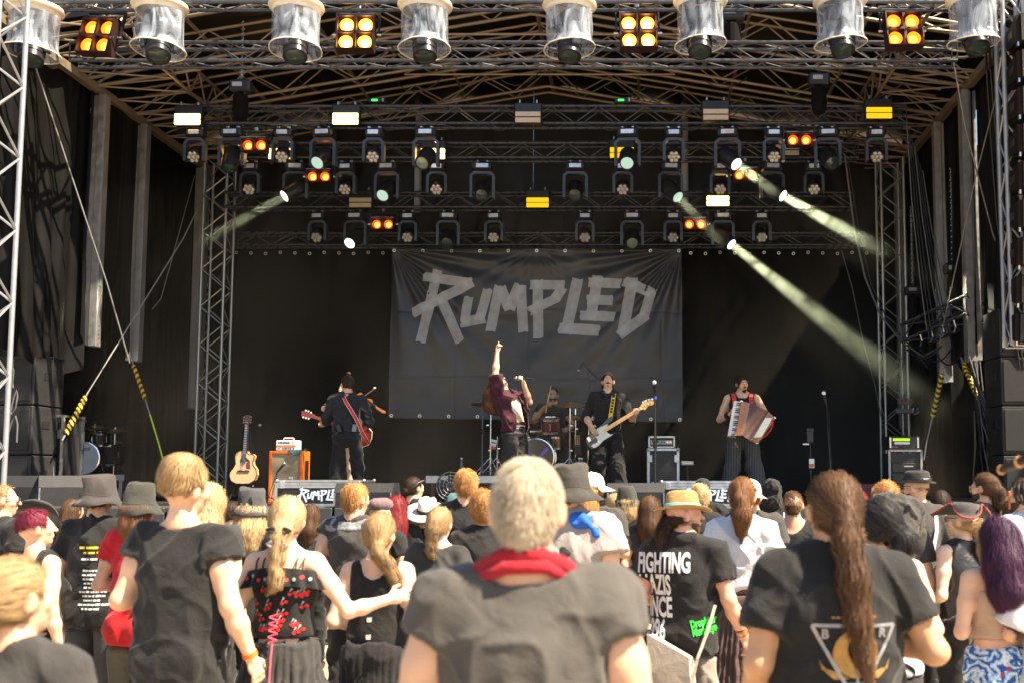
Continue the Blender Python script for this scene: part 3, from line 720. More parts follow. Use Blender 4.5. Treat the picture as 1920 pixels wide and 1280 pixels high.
for px, py, Y, lab, sc_ in ((1372, 28, 14.2, 'chain hoist above the front truss, right of the middle'), (1535, 150, 15.6, 'chain hoist under the roof at right'), (1788, 505, 16.8, 'chain hoist in front of the right pale rail'), (452, 163, 15.6, 'chain hoist under the roof at left'), (1712, 545, 18.0, 'chain hoist beside the back right lattice tower')) and \
 ((1372, 28, 14.2, 'chain hoist above the front truss, right of the middle', 1), (1535, 150, 15.6, 'chain hoist under the roof at right', .9), (1788, 505, 16.8, 'chain hoist in front of the right pale rail', .9), (452, 163, 15.6, 'chain hoist under the roof at left', .9), (1712, 545, 18.0, 'chain hoist beside the back right lattice tower', .8)):
 e = hs if ft else copy_tree(hs); ft = False
 e.location = P(px, py, Y); e.scale = (sc_,) * 3; tag(e, lab, 'chain hoist', 'black electric chain hoists')
m_green = emit('green_display_light', (.05, 1.0, .08), .8)
for i, px in enumerate((708, 1168)):
 e = empty('power_box', P(px, 191, 16.5), 'small box with green lit display on the second truss, %s' % ('left' if i == 0 else 'right'), 'power box', 'power boxes on the second truss')
 one('case', m_plastic, e, 'box', (0, 0, 0), (.26, .14, .07), bev=.008); one('display', m_green, e, 'box', (-.03, -.072, 0), (.09, .006, .03))
 one('handle', m_steel, e, 'box', (.10, -.075, .0), (.02, .02, .05))

# ---- light beams through the stage smoke
def beam(key, length, dens, r1, label, power):
 e, aim = LAMP[key]; hd = [c for c in e.children if c.name.startswith('head')][0]
 bpy.context.view_layer.update()
 o = hd.matrix_world.translation + aim * .26
 m = bpy.data.materials.new('smoke_in_beam'); m.use_nodes = True; t = m.node_tree; t.nodes.clear()
 pv = t.nodes.new('ShaderNodeVolumePrincipled'); out = t.nodes.new('ShaderNodeOutputMaterial'); t.links.new(pv.outputs[0], out.inputs['Volume'])
 pv.inputs['Color'].default_value = (.93, 1.0, .80, 1); pv.inputs['Anisotropy'].default_value = 0.0
 tc = t.nodes.new('ShaderNodeTexCoord'); n = t.nodes.new('ShaderNodeTexNoise'); n.inputs['Scale'].default_value = 2.6; n.inputs['Detail'].default_value = 3; n.inputs['Distortion'].default_value = .8
 t.links.new(tc.outputs['Object'], n.inputs['Vector'])
 mr = t.nodes.new('ShaderNodeMapRange'); mr.inputs[1].default_value = .32; mr.inputs[2].default_value = .62; mr.inputs[3].default_value = .05 * dens; mr.inputs[4].default_value = dens
 t.links.new(n.outputs[0], mr.inputs[0])
 sp = t.nodes.new('ShaderNodeSeparateXYZ'); t.links.new(tc.outputs['Object'], sp.inputs[0])
 fd = t.nodes.new('ShaderNodeMapRange'); fd.inputs[1].default_value = length * .45; fd.inputs[2].default_value = length; fd.inputs[3].default_value = 1; fd.inputs[4].default_value = 0; t.links.new(sp.outputs[2], fd.inputs[0])
 mu = t.nodes.new('ShaderNodeMath'); mu.operation = 'MULTIPLY'; t.links.new(mr.outputs[0], mu.inputs[0]); t.links.new(fd.outputs[0], mu.inputs[1])
 xy = t.nodes.new('ShaderNodeVectorMath'); xy.operation = 'MULTIPLY'; xy.inputs[1].default_value = (1, 1, 0); t.links.new(tc.outputs['Object'], xy.inputs[0]); ln = t.nodes.new('ShaderNodeVectorMath'); ln.operation = 'LENGTH'; t.links.new(xy.outputs[0], ln.inputs[0])
 rz_ = t.nodes.new('ShaderNodeMath'); rz_.operation = 'MULTIPLY_ADD'; rz_.inputs[1].default_value = (r1 - .085) / length; rz_.inputs[2].default_value = .085; t.links.new(sp.outputs[2], rz_.inputs[0]); q = t.nodes.new('ShaderNodeMath'); q.operation = 'DIVIDE'; t.links.new(ln.outputs['Value'], q.inputs[0]); t.links.new(rz_.outputs[0], q.inputs[1])
 so_ = t.nodes.new('ShaderNodeMapRange'); so_.interpolation_type = 'SMOOTHSTEP'; so_.inputs[1].default_value = .45; so_.inputs[2].default_value = 1.0; so_.inputs[3].default_value = 1; so_.inputs[4].default_value = 0; t.links.new(q.outputs[0], so_.inputs[0])
 m2 = t.nodes.new('ShaderNodeMath'); m2.operation = 'MULTIPLY'; t.links.new(mu.outputs[0], m2.inputs[0]); t.links.new(so_.outputs[0], m2.inputs[1]); t.links.new(m2.outputs[0], pv.inputs['Density'])
 ob = MB().cyl((0, 0, 0), (0, 0, length), .085, r1, n=24).build('light_beam', m, None, False, o)
 ob.rotation_mode = 'QUATERNION'; ob.rotation_quaternion = aim.to_track_quat('Z', 'Y'); tag(ob, label, 'light beam', None, 'stuff')
 ld = bpy.data.lights.new('lamp_light', 'AREA'); ld.shape = 'DISK'; ld.size = .17; ld.spread = rad(8); ld.energy = power; ld.color = (1.0, .98, .70)
 lo = bpy.data.objects.new('lamp_light', ld); COL.objects.link(lo); lo.location = o - aim * .005
 lo.rotation_mode = 'QUATERNION'; lo.rotation_quaternion = (-aim).to_track_quat('Z', 'Y')
beam('A8', .95, .8, .105, 'short pale beam from the upper lit lamp across the red blinder at right', 1.0)
beam('B10', 2.2, .9, .20, 'broad pale beam from the lit lamp right of the glaring strobe', 1.7)
beam('C8', 5.0, .6, .33, 'long pale smoky beam slanting down to the right beside the backdrop', 1.9)
beam('B1', 1.7, .5, .13, 'faint beam slanting down left from the lit lamp at left', .45)
beam('B8', 1.5, .4, .12, 'very faint beam from the pale lamp right of the middle', .5)
# ---- thin smoke drifting over the stage, lit by the sun that reaches in
m = bpy.data.materials.new('stage_smoke'); m.use_nodes = True; t = m.node_tree; t.nodes.clear()
pv = t.nodes.new('ShaderNodeVolumePrincipled'); out = t.nodes.new('ShaderNodeOutputMaterial'); t.links.new(pv.outputs[0], out.inputs['Volume']); pv.inputs['Color'].default_value = (.95, .82, .64, 1); pv.inputs['Anisotropy'].default_value = .1
tc = t.nodes.new('ShaderNodeTexCoord'); n = t.nodes.new('ShaderNodeTexNoise'); n.inputs['Scale'].default_value = .45; n.inputs['Detail'].default_value = 3; n.inputs['Distortion'].default_value = .6; t.links.new(tc.outputs['Object'], n.inputs['Vector'])
mr = t.nodes.new('ShaderNodeMapRange'); mr.inputs[1].default_value = .34; mr.inputs[2].default_value = .72; mr.inputs[3].default_value = .0; mr.inputs[4].default_value = .036; t.links.new(n.outputs[0], mr.inputs[0])
sp = t.nodes.new('ShaderNodeSeparateXYZ'); t.links.new(tc.outputs['Object'], sp.inputs[0]); fd = t.nodes.new('ShaderNodeMapRange'); fd.inputs[1].default_value = 2.2; fd.inputs[2].default_value = 5.6; fd.inputs[3].default_value = 1; fd.inputs[4].default_value = .12; t.links.new(sp.outputs[2], fd.inputs[0])
mu = t.nodes.new('ShaderNodeMath'); mu.operation = 'MULTIPLY'; t.links.new(mr.outputs[0], mu.inputs[0]); t.links.new(fd.outputs[0], mu.inputs[1]); t.links.new(mu.outputs[0], pv.inputs['Density'])
sm_ = MB().box((-1.5, 17.0, 3.6), (12.3, 5.0, 4.3)).build('stage_smoke', m); tag(sm_, 'thin brownish smoke drifting under the stage roof', 'smoke', None, 'stuff')
# ================================================================ cables and lines
def sag(a, b, s_, n=14):
 a, b = Vector(a), Vector(b); return [a.lerp(b, t / n) - Vector((0, 0, s_ * 4 * (t / n) * (1 - t / n))) for t in range(n + 1)]
def cable(name, label, pts, r, m, cat='cable', group=None):
 o = one(name, m, None, 'tube', pts, r, 6, smooth=True); return tag(o, label, cat, group)
m_rope = mat('grey_steel_rope', (.30, .29, .27), .45, .6, .2, 20)
cable('guy_rope', 'thin steel rope running down from the leftmost rain cover past the first pale rail', [P(62, 112, 14.2), P(200, 530, 15.4), P(243, 680, 15.8)], .012, m_rope, 'rope')
cable('guy_rope', 'thin steel rope crossing up to the right from the left striped sleeve', [P(163, 738, 15.6), P(345, 445, 16.9), P(415, 300, 18.2)], .010, m_rope, 'rope')
cable('guy_rope', 'thin steel rope beside the left back tower and rail', [P(365, 330, 18.6), P(302, 560, 18.2), P(236, 640, 17.8)], .007, m_rope, 'rope')
cable('guy_rope', 'thin steel rope slanting down from the right white tower', [P(1886, 110, 13.4), P(1830, 330, 14.4), P(1762, 640, 16.0)], .009, m_rope, 'rope')
cable('guy_rope', 'grey steel rope from the front truss end across the right pale rails', [P(1788, 118, 13.9), P(1810, 240, 14.3), P(1862, 440, 14.8), P(1908, 560, 15.2)], .011, m_rope, 'rope')
for k, (dx, s_) in enumerate(((0, 0), (7, 3), (14, -2))):
 cable('hanging_cable', ['thick black cable drooping down beside the rightmost rain cover', 'middle black cable drooping at right beside the rain cover', 'outer black cable drooping at right past the pale rail'][k], [P(1848 + dx, 60, 13.4), P(1850 + dx, 130, 14.0), P(1858 + dx + s_, 260, 14.2), P(1870 + dx - s_, 420, 14.4), P(1895 + dx, 560, 14.4), P(1912 + dx, 690, 14.5)], .013, m_rubber)
cable('hanging_cable', 'long grey cable loop drooping from the roof to the loose truss at right', [P(1584, 290, 17.4), P(1602, 430, 17.6), P(1622, 520, 17.7), P(1650, 590, 17.6), P(1690, 640, 17.2), P(1730, 668, 16.9), P(1765, 650, 16.6)], .016, m_greycable)
cable('hanging_cable', 'thin cable parallel to the long loop at right', [P(1590, 300, 17.5), P(1612, 440, 17.7), P(1634, 535, 17.8), P(1664, 600, 17.6), P(1716, 660, 17.0), P(1740, 690, 16.9)], .010, m_rubber)
cable('hanging_cable', 'cable curve falling behind the long pale beam at right', [P(1578, 470, 19.3), P(1598, 540, 19.3), P(1618, 640, 19.2), P(1640, 720, 19.2), P(1652, 780, 19.1)], .010, m_greycable)
for k in range(7):
 a = P(1700 + k * 5, 230 + k * 15, 16.2 + .1 * k); b = P(1738 + k * 9, 620 + (k % 3) * 10, 16.2)
 cable('hanging_cable', '%s cable of the bundle hanging to the loose truss' % ordw[k], [a, a.lerp(b, .35) + Vector((-.03, 0, -.1)), a.lerp(b, .7) + Vector((-.02, 0, -.12)), b], .009, m_rubber if k % 3 else m_greycable, group='cable bundle above the loose truss')
for k in range(9):
 a = P(1812 + k * 3, 650 + k * 2, 15.6); b = P(1872 - (k % 4) * 9, 800 + k * 14, 15.0)
 cable('hanging_cable', '%s cable fanning down from the loose truss to the right loudspeakers' % ordw[k], [a, a.lerp(b, .4) + Vector((-.02, 0, -.08)), a.lerp(b, .8) + Vector((-.03, 0, -.03)), b], .009, m_rubber if k % 2 else m_greycable, group='cables fanning down at right')
for k, (x, y0, y1) in enumerate(((1826, 770, 900), (1852, 720, 905), (1866, 700, 905), (1848, 760, 900))):
 cable('hanging_cable', '%s upright cable beside the right loudspeaker stack' % ordw[k], [P(x, y0, 15.8), P(x + 3, (y0 + y1) / 2, 15.8), P(x + (k - 1) * 2, y1, 15.8)], .010, m_rubber, group='upright cables at right')
for k in range(6):
 cable('hanging_cable', ['black', 'grey'][k % 2] + ' cable drooping among the roof trusses, %s from left' % ordw[k], sag(P(560 + k * 190, 150 + 12 * (k % 2), 16.5), P(640 + k * 190, 165 - 20 * (k % 3), 16.6), .12 + .03 * (k % 3)), .008, m_rubber, group='cables among the roof trusses')
for k, px in enumerate((345, 560, 700, 905, 1115, 1260, 1480, 1600)):
 cable('hanging_cable', 'black feed cable looping under the second truss, %s from left' % ordw[k], sag(P(px, 232, 16.45), P(px + 60, 234, 16.45), .10), .007, m_rubber, group='feed cables under the second truss')
# striped sleeves
m_yel = mat('yellow_warning_tape', (.80, .52, .02), .45, 0, .15, 14, dirt=.2)
def sleeve(a, b, label, n=9, r=.038):
 a, b = Vector(a), Vector(b); e = empty('striped_sleeve', a, label, 'warning sleeve', 'yellow and black sleeves on the guy ropes'); d = (b - a)
 u = d.normalized(); q = u.to_track_quat('Z', 'Y').to_matrix()
 L = d.length; mbs = {0: MB(), 1: MB()}
 N, K = 14, n * 2
 for i in range(K):
  for k in range(N):
   def pt(i_, k_):
    t = 2 * math.pi * k_ / N; z = L * (i_ / K) + r * 1.0 * math.cos(t); z = min(max(z, 0), L)
    return q @ Vector((r * math.cos(t), r * math.sin(t), z))
   mbs[i % 2].add([pt(i, k), pt(i, k + 1), pt(i + 1, k + 1), pt(i + 1, k)], [(0, 1, 2, 3)])
 mbs[0].build('yellow_stripes', m_yel, e, True); mbs[1].build('black_stripes', m_black, e, True)
 one('rope', m_rope, e, 'cyl', -u * .12, d + u * .12, .012)
sleeve(P(160, 744, 15.5), P(122, 815, 14.9), 'striped sleeve beside the silver rack at left')
sleeve(P(250, 684, 16.4), P(273, 750, 16.6), 'darker striped sleeve beside the second left pale rail', 7, .03)
sleeve(P(1767, 698, 16.0), P(1748, 782, 16.0), 'striped sleeve hanging left of the other at right')
sleeve(P(1807, 682, 15.8), P(1836, 750, 15.5), 'striped sleeve slanting towards the right loudspeaker stack')
m_lime = mat('yellow_green_ratchet_strap', (.55, .75, .05), .5, 0, .1, 20)
cable('ratchet_strap', 'yellow green ratchet strap slanting down at left', [P(281, 776, 16.6), P(296, 825, 16.7), P(306, 862, 16.7)], .012, m_lime, 'strap')
cable('guy_rope', 'steel rope under the left darker sleeve', [P(274, 754, 16.6), P(281, 776, 16.6)], .010, m_rope, 'rope')
cable('guy_rope', 'steel rope below the left striped sleeve hung at right', [P(1747, 786, 16.0), P(1736, 835, 16.0), P(1732, 862, 16.0)], .010, m_rope, 'rope')
cable('guy_rope', 'steel rope running on to the right loudspeakers from the slanted sleeve', [P(1838, 754, 15.5), P(1858, 810, 15.2), P(1874, 862, 15.0)], .013, m_rope, 'rope')
# loose black truss hanging at right with pale end connectors
a, b = P(1690, 640, 17.0), P(1812, 588, 15.4)
e = truss('hanging_truss', 'short black truss hung askew at right with pale ball connectors', a, b, .26, .5, m_blacktruss, .4, .024, .011)
for q in (Vector((0, 0, 0)), Vector((0, 0, .26))):
 d_ = (b - a); sd = Vector((0, 0, 1)).cross(d_).normalized(); sd = sd if sd.y > 0 else -sd
 for k in (0, .5): one('ball_connector', m_steel, e, 'sphere', d_ + q + sd * k, .034, 10, 7, smooth=True)
for k in range(4): one('shackle', m_steel, e, 'tube', [d_ * (.3 + .17 * k) + Vector((0, -.02, 0)), d_ * (.3 + .17 * k) + Vector((.03, -.02, -.12)), d_ * (.32 + .17 * k) + Vector((-.02, -.03, -.2))], .012, 6)
for k in range(3):
 cable('hanging_cable', '%s cable loop under the loose hanging truss' % ordw[k], sag(P(1700 + k * 26, 655, 16.6), P(1765 + k * 22, 648, 16.0), .16 + .05 * k), .013, m_rubber, group='cable loops under the loose truss')
# ================================================================ text
def text_geo(s, size, bold=0.0, sx=1.0, shear=0.0, font=None):
 """flat lettering: (list of (x, y), faces); origin at the left of the baseline"""
 cu = bpy.data.curves.new('lettering', 'FONT'); cu.body = s; cu.size = size; cu.offset = bold; cu.shear = shear; cu.resolution_u = 3
 o = bpy.data.objects.new('lettering', cu); COL.objects.link(o); bpy.context.view_layer.update()
 me = bpy.data.meshes.new_from_object(o.evaluated_get(bpy.context.evaluated_depsgraph_get()))
 vs = [(v.co.x * sx, v.co.y) for v in me.vertices]; fs = [tuple(p.vertices) for p in me.polygons]
 bpy.data.objects.remove(o); bpy.data.curves.remove(cu); bpy.data.meshes.remove(me); return vs, fs
def put_text(s, size, parent, m, f, bold=0.0, sx=1.0, center=True, name='lettering', shear=0):
 vs, fs = text_geo(s, size, bold, sx, shear); c = (max(v[0] for v in vs) + min(v[0] for v in vs)) / 2 if center else 0
 return MB().add([f(x - c, y) for x, y in vs], fs).build(name, m, parent)
m_white = mat('white_paint', (.78, .78, .78), .5, 0, .06, 20)
m_whiteprint = mat('white_print', (.75, .75, .74), .7, 0, .1, 30)
m_orange = mat('orange_vinyl', (.80, .16, .012), .5, 0, .12, 20, bump=.15, bs=250)
m_grille = mat('woven_basket_grille', (.34, .27, .16), .8, 0, .25, 90, bump=.3, bs=300)
m_case = mat('black_case_laminate', (.02, .02, .021), .45, 0, .3, 12, dirt=.12)
m_wood = mat('spruce_top', (.66, .42, .20), .25, 0, .12, 6, st=(14, 14, 1), coat=.5)
m_maple = mat('amber_maple', (.70, .32, .05), .28, 0, .12, 8, coat=.5)
m_darkwood = mat('dark_rosewood', (.045, .022, .014), .35, 0, .3, 10)
m_mahog = mat('red_mahogany', (.20, .018, .014), .22, 0, .2, 7, coat=.7)
m_brass = mat('cymbal_bronze', (.55, .38, .16), .3, 1.0, .2, 10, rvar=.1)
m_maroon_drum = mat('maroon_drum_lacquer', (.10, .008, .012), .15, 0, .2, 8, coat=.8)
m_clearhead = mat('smoky_drum_head', (.07, .055, .04), .25, 0, .3, 4, coat=.5)
m_cab = mat('black_loudspeaker_paint', (.015, .015, .0155), .65, 0, .3, 8, bump=.25, bs=220, dirt=.16)
m_grillblk = mat('black_metal_grille', (.009, .009, .0095), .65, 0, .25, 60, bump=.4, bs=260)

def px_deck(px, Y, z=None):
 """the point on the stage floor (or at height z) under pixel column px at depth Y"""
 z = DECK if z is None else z; x = 0.0
 dz = (z - EYE); fwd = Y * _c + dz * _s
 return Vector(((px - PPX) / FPX * fwd, Y, z))
# ---------------------------------------------------------------- flight cases
def flight_case(w_, d, h, lid=.0, m=m_case, latches=2, legs=False):
 e = empty('flight_case', (0, 0, 0))
 one('body', m, e, 'box', (0, 0, h / 2), (w_ - .012, d - .012, h - .012))
 r = .014; mb = MB()
 for sx in (-1, 1):
  for sy in (-1, 1): mb.box((sx * (w_ / 2 - r), sy * (d / 2 - r), h / 2), (2 * r + .006, 2 * r + .006, h - .01))
  for z in (r, h - r): mb.box((sx * (w_ / 2 - r), 0, z), (2 * r + .004, d - .06, 2 * r + .004))
 for sy in (-1, 1):
  for z in (r, h - r) + ((h - lid, h - lid - .034) if lid else ()): mb.box((0, sy * (d / 2 - r), z), (w_ - .06, 2 * r + .003, 2 * r + .003))
 mb.build('edge_trim', m_alu, e)
 bc = MB().sphere((0, 0, 0), .03, 10, 6).mesh('ball_corner', m_steel, True)
 for sx in (-1, 1):
  for sy in (-1, 1):
   for z in (r, h - r): link('ball_corner', bc, e, (sx * (w_ / 2 - r), sy * (d / 2 - r), z))
 for k in range(latches):
  x = (k - (latches - 1) / 2) * w_ * .45
  o = one('latch', m_alu, e, 'box', (x, -d / 2 - .004, h * .32), (.13, .012, .11), bev=.005)
  one('recess', m_black, o, 'box', (x, -d / 2 - .0115, h * .32), (.085, .006, .06)); one('handle', m_steel, o, 'box', (x, -d / 2 - .017, h * .32), (.06, .008, .022), bev=.003)
 return e
def logo(parent, f, sc_, m=m_whiteprint, upto=99):
 """the band's lettering of crossed strips, painted"""
 for k, (a, b, wd) in enumerate(TAPE[:upto]):
  T = tape_poly(a, b, wd * .95, k); T = T.reshape(-1, 2); i = np.arange(len(T)).reshape(-1, 4)
  fs = np.stack([i[:-1, :-1], i[1:, :-1], i[1:, 1:], i[:-1, 1:]], -1).reshape(-1, 4)
  MB().add([f((x - 1085) * sc_, (450 - y) * sc_, .0004 * (k % 4)) for x, y in T], [tuple(q) for q in fs]).build('letter_stroke', m, parent)
m_bluewhite = mat('pale_blue_white_print', (.62, .70, .85), .6, 0, .12, 30)
def front_case(px0, px1, Y, top_py, label):
 a, b = px_deck(px0, Y), px_deck(px1, Y); w_ = b.x - a.x; h = P(px0, top_py, Y).z - DECK
 e = flight_case(w_, .55, h, lid=.05, latches=0); e.location = ((a.x + b.x) / 2, Y + .27, DECK); tag(e, label, 'flight case', 'flight cases along the stage front')
 for sx in (-1, 1): one('latch', m_alu, e, 'box', (sx * w_ * .42, -.281, h - .06), (.06, .014, .09), bev=.004)
 logo(e, lambda x, z, o: (x + .02, -.283 - o, z + h * .42), w_ * .54 / 1400, m_bluewhite)
 return e
front_case(515, 683, 13.75, 899, 'long flight case with pale edges and white RUMPLED logo, left at the stage front')
front_case(1238, 1418, 13.75, 901, 'long flight case with pale edges and white RUMPLED logo, right at the stage front')
# ---------------------------------------------------------------- wedge monitors
def wedge():
 e = empty('stage_monitor', (0, 0, 0)); W, D, H = .70, .55, .40
 prof = [(-D / 2, 0), (D / 2, 0), (D / 2, H * .28), (D / 2 - .16, H), (-D / 2 + .12, H), (-D / 2, H * .62)]
 MB().prism([(p[0], p[1]) for p in prof], lambda y, z: (-W / 2, y, z), lambda y, z: (W / 2, y, z)).build('cabinet', m_cab, e)
 gr = MB(); gr.add([(-W / 2 + .03, D / 2 - .0 + .004, H * .3), (W / 2 - .03, D / 2 + .004, H * .3), (W / 2 - .03, D / 2 - .155, H - .01), (-W / 2 + .03, D / 2 - .155, H - .01)], [(0, 1, 2, 3)]); gr.build('grille', m_grillblk, e)
 for sx in (-1, 1): one('handle', m_plastic, e, 'box', (sx * W / 2, -.03, H * .55), (.012, .18, .08), bev=.004)
 one('connector_panel', m_plastic, e, 'box', (.18, -D / 2 - .003, H * .3), (.14, .008, .10))
 for sx in (-1, 1): one('edge_strip', m_steel, e, 'box', (sx * (W / 2 - .012), -D / 2 - .004, .13), (.02, .006, .22))
 return e
wd = wedge(); ft = True
for px, Y, rz, lab in ((690, 13.45, 0, 'black stage monitor in front of the left RUMPLED case'), (1192, 13.55, 0, 'black stage monitor beside the right RUMPLED case'),
                       (70, 14.0, 0, 'leftmost black stage monitor under the loudspeaker stack'), (128, 14.0, 30, 'black stage monitor turned sideways beside the leftmost one')):
 e = wd if ft else copy_tree(wd); ft = False
 e.location = px_deck(px, Y); e.rotation_euler = (0, 0, rad(rz)); e.scale = (1, 1, .72 if px > 200 else .95); tag(e, lab, 'stage monitor', 'black wedge monitors along the stage front')
# ---------------------------------------------------------------- loudspeaker stacks
def cab(w_, d, h, m=m_cab):
 e = empty('bass_loudspeaker', (0, 0, 0))
 one('cabinet', m, e, 'box', (0, 0, h / 2), (w_, d, h), bev=.012)
 one('grille', m_grillblk, e, 'box', (0, -d / 2 - .008, h / 2), (w_ - .07, .016, h - .09), bev=.005)
 for sx in (-1, 1):
  one('handle', m_black, e, 'box', (sx * (w_ / 2 + .001), -.05, h * .62), (.01, .20, .11), bev=.004)
 one('runner', m_black, e, 'box', (0, 0, -.004), (w_ * .8, d * .8, .008))
 return e
tops = []
c0 = cab(.85, .75, .64); ft = True
zs = [(DECK, .64), (DECK + .65, .64), (DECK + 1.30, .64)]
for k in range(3):
 e = c0 if ft else copy_tree(c0); ft = False
 e.location = (-8.36, 14.78, DECK + .008 + k * .655); tag(e, '%s black loudspeaker cabinet of the stack at the left edge' % ('bottom', 'middle', 'top')[k], 'loudspeaker', 'loudspeaker stack at left')
for k in range(4):
 e = copy_tree(c0); e.location = (5.28, 14.85, DECK + .008 + k * .655); e.scale = (.92, .9, 1); tag(e, '%s black loudspeaker cabinet of the stack at the right edge' % ('bottom', 'second', 'third', 'top')[k], 'loudspeaker', 'loudspeaker stack at right')
# coil of cable on the left stack
cable('cable_coil', 'black cable hanging in loops on the front of the left loudspeakers', [P(24, 672, 14.0)] + [P(22 + 11 * math.sin(t * .7) * (1 if t > 3 else .2), 680 + t * 7 + 34 * math.sin(t * .9), 14.0 - .004 * t) for t in range(1, 22)], .011, m_greycable)
# line array
m_array = mat('brown_black_array_paint', (.014, .0085, .006), .7, 0, .25, 10, spec=.15)
def array_mod():
 e = empty('array_loudspeaker', (0, 0, 0)); W, D, Hf, Hb = 1.05, .55, .345, .27
 MB().prism([(-D / 2, -Hf / 2), (D / 2, -Hb / 2), (D / 2, Hb / 2), (-D / 2, Hf / 2)], lambda y, z: (-W / 2 + .05, y, z), lambda y, z: (W / 2 - .05, y, z)).build('cabinet', m_array, e)
 for sx in (-1, 1):
  mb = MB(); mb.prism([(-D / 2 + .03, -Hf / 2 + .01), (D / 2 - .08, -Hb / 2 + .03), (D / 2 - .08, Hb / 2 - .03), (-D / 2 + .03, Hf / 2 - .01)], lambda y, z: (sx * (W / 2 - .05), y, z), lambda y, z: (sx * W / 2, y, z)); mb.build('side_plate', m_array, e)
 for sx in (-1, 1):
  one('handle', m_black, e, 'box', (sx * (W / 2 + .002), 0, 0), (.012, .16, .09), bev=.003); one('hinge_plate', m_steel, e, 'box', (sx * (W / 2 - .02), -D / 2 + .06, -Hf / 2 - .015), (.02, .06, .05))
 one('grille', m_grillblk, e, 'box', (0, -D / 2 - .006, 0), (W - .1, .014, Hf - .03))
 return e
am = array_mod(); ft = True; y_, z_ = 12.7, 7.0; an = 0
for k in range(9):
 e = am if ft else copy_tree(am); ft = False
 e.location = (5.05, y_, z_); e.rotation_euler = (rad(an), 0, rad(-4)); tag(e, '%s loudspeaker from the top of the hanging array at the right edge' % ordw[k], 'loudspeaker', 'hanging loudspeaker array at right')
 z_ -= .435; an += 1.0; y_ += .012 * k
# ---------------------------------------------------------------- racks
def rack_left():
 e = empty('equipment_rack', px_deck(108, 15.3), 'open silver framed equipment rack beside the left loudspeaker stack', 'rack')
 W, D, H = .34, .55, 1.22; mb = MB()
 for sx in (-1, 1):
  for sy in (-1, 1): mb.box((sx * W / 2, sy * D / 2, H / 2), (.035, .035, H))
  mb.box((sx * W / 2, 0, H - .018), (.03, D, .03))
 for sy in (-1, 1): mb.box((0, sy * D / 2, H - .018), (W, .03, .03))
 mb.build('frame', m_alu, e)
 one('body', m_case, e, 'box', (0, .03, H / 2), (W - .04, D - .06, H - .05))
 for z in (.32, .95): one('latch', m_steel, e, 'box', (W / 2 - .02, -D / 2 - .02, z), (.09, .012, .12), bev=.004)
 one('latch', m_steel, e, 'box', (-W / 2 + .05, -D / 2 - .02, .32), (.09, .012, .12), bev=.004)
 for k in range(3): one('cable', m_greycable, e, 'tube', [(-.08 + .05 * k, -D / 2 - .03, H + .1), (-.06 + .05 * k, -D / 2 - .04, .8), (-.02 + .06 * k, -D / 2 - .05, .35), (.05, -D / 2 - .03, .18)], .011, 5)
rack_left()
e = empty('amplifier', P(92, 706, 15.0), 'black device with a green lit display behind the left loudspeakers', 'amplifier')
one('body', m_plastic, e, 'box', (0, 0, .05), (.26, .3, .42), bev=.01); one('display', emit('bright_green_display', (.02, 1.0, .10), .75), e, 'box', (.04, -.153, -.06), (.12, .006, .055))
for k in range(3): one('cooling_slot', m_black, e, 'box', (.03, -.152, .06 + .06 * k), (.16, .004, .02))
e = empty('amplifier', px_deck(1691, 16.0), 'rack with drawers under a black device with a lime green display at right', 'rack')
W = .46; one('case_body', m_case, e, 'box', (0, 0, .36), (W - .03, .5, .70))
mb = MB()
for sx in (-1, 1): mb.box((sx * W / 2, -.25, .37), (.03, .04, .76))
mb.box((0, -.25, .745), (W, .05, .03)); mb.build('frame', m_alu_dull, e)
for k, z in enumerate((.18, .34, .50)):
 o = one('drawer', m_plastic, e, 'box', (0, -.262, z), (W - .07, .03, .13), bev=.004); one('handle', m_steel, o, 'box', (.04, -.28, z + .02), (.13, .01, .018))
o = one('device', m_plastic, e, 'box', (.0, 0, .86), (.44, .42, .19), bev=.008)
one('display', emit('lime_display', (.45, 1.0, .02), .45), o, 'box', (-.04, -.213, .905), (.24, .006, .035))
one('front_plate', m_steel, o, 'box', (-.03, -.212, .855), (.22, .004, .035)); one('pink_tape', mat('pink_tape', (.8, .05, .2), .6), o, 'box', (-.14, -.213, .80), (.09, .005, .02))
for sx in (-.2, .2): one('bracket', m_alu, o, 'box', (sx, -.214, .86), (.025, .01, .15))
e = empty('power_strip', P(1697, 752, 18.6), 'grey power distribution box clamped to the right back tower', 'power box'); one('case', mat('grey_box', (.16, .16, .15), .5), e, 'box', (0, 0, 0), (.24, .1, .09), bev=.008)
for k in range(3): one('socket', mat('red_socket', (.25, .02, .02), .4), e, 'cyl', (-.07 + .07 * k, -.05, 0), (-.07 + .07 * k, -.075, 0), .022, n=10)
e = empty('power_strip', P(1694, 770, 18.6), 'second grey clamp box lower on the right back tower', 'power box'); one('case', mat('grey_box', (.16, .16, .15)), e, 'box', (0, 0, 0), (.28, .1, .08), bev=.008); one('ring', m_steel, e, 'lathe', [(.05, -.008), (.065, 0), (.05, .008), (.04, 0), (.05, -.008)], 14, Matrix.Translation((.2, -.03, 0)) @ Matrix.Rotation(rad(90), 4, 'X'))
e = empty('storage_case', px_deck(1621, 14.6), 'low dark red case standing at the right of the stage floor', 'case'); one('body', mat('dark_red_laminate', (.10, .008, .010), .5), e, 'box', (0, 0, .14), (.30, .3, .27), bev=.01)
for sx in (-.08, .08): one('latch', m_steel, e, 'box', (sx, -.152, .2), (.03, .008, .05))
one('lid_seam', m_black, e, 'box', (0, -.1505, .19), (.29, .004, .008))
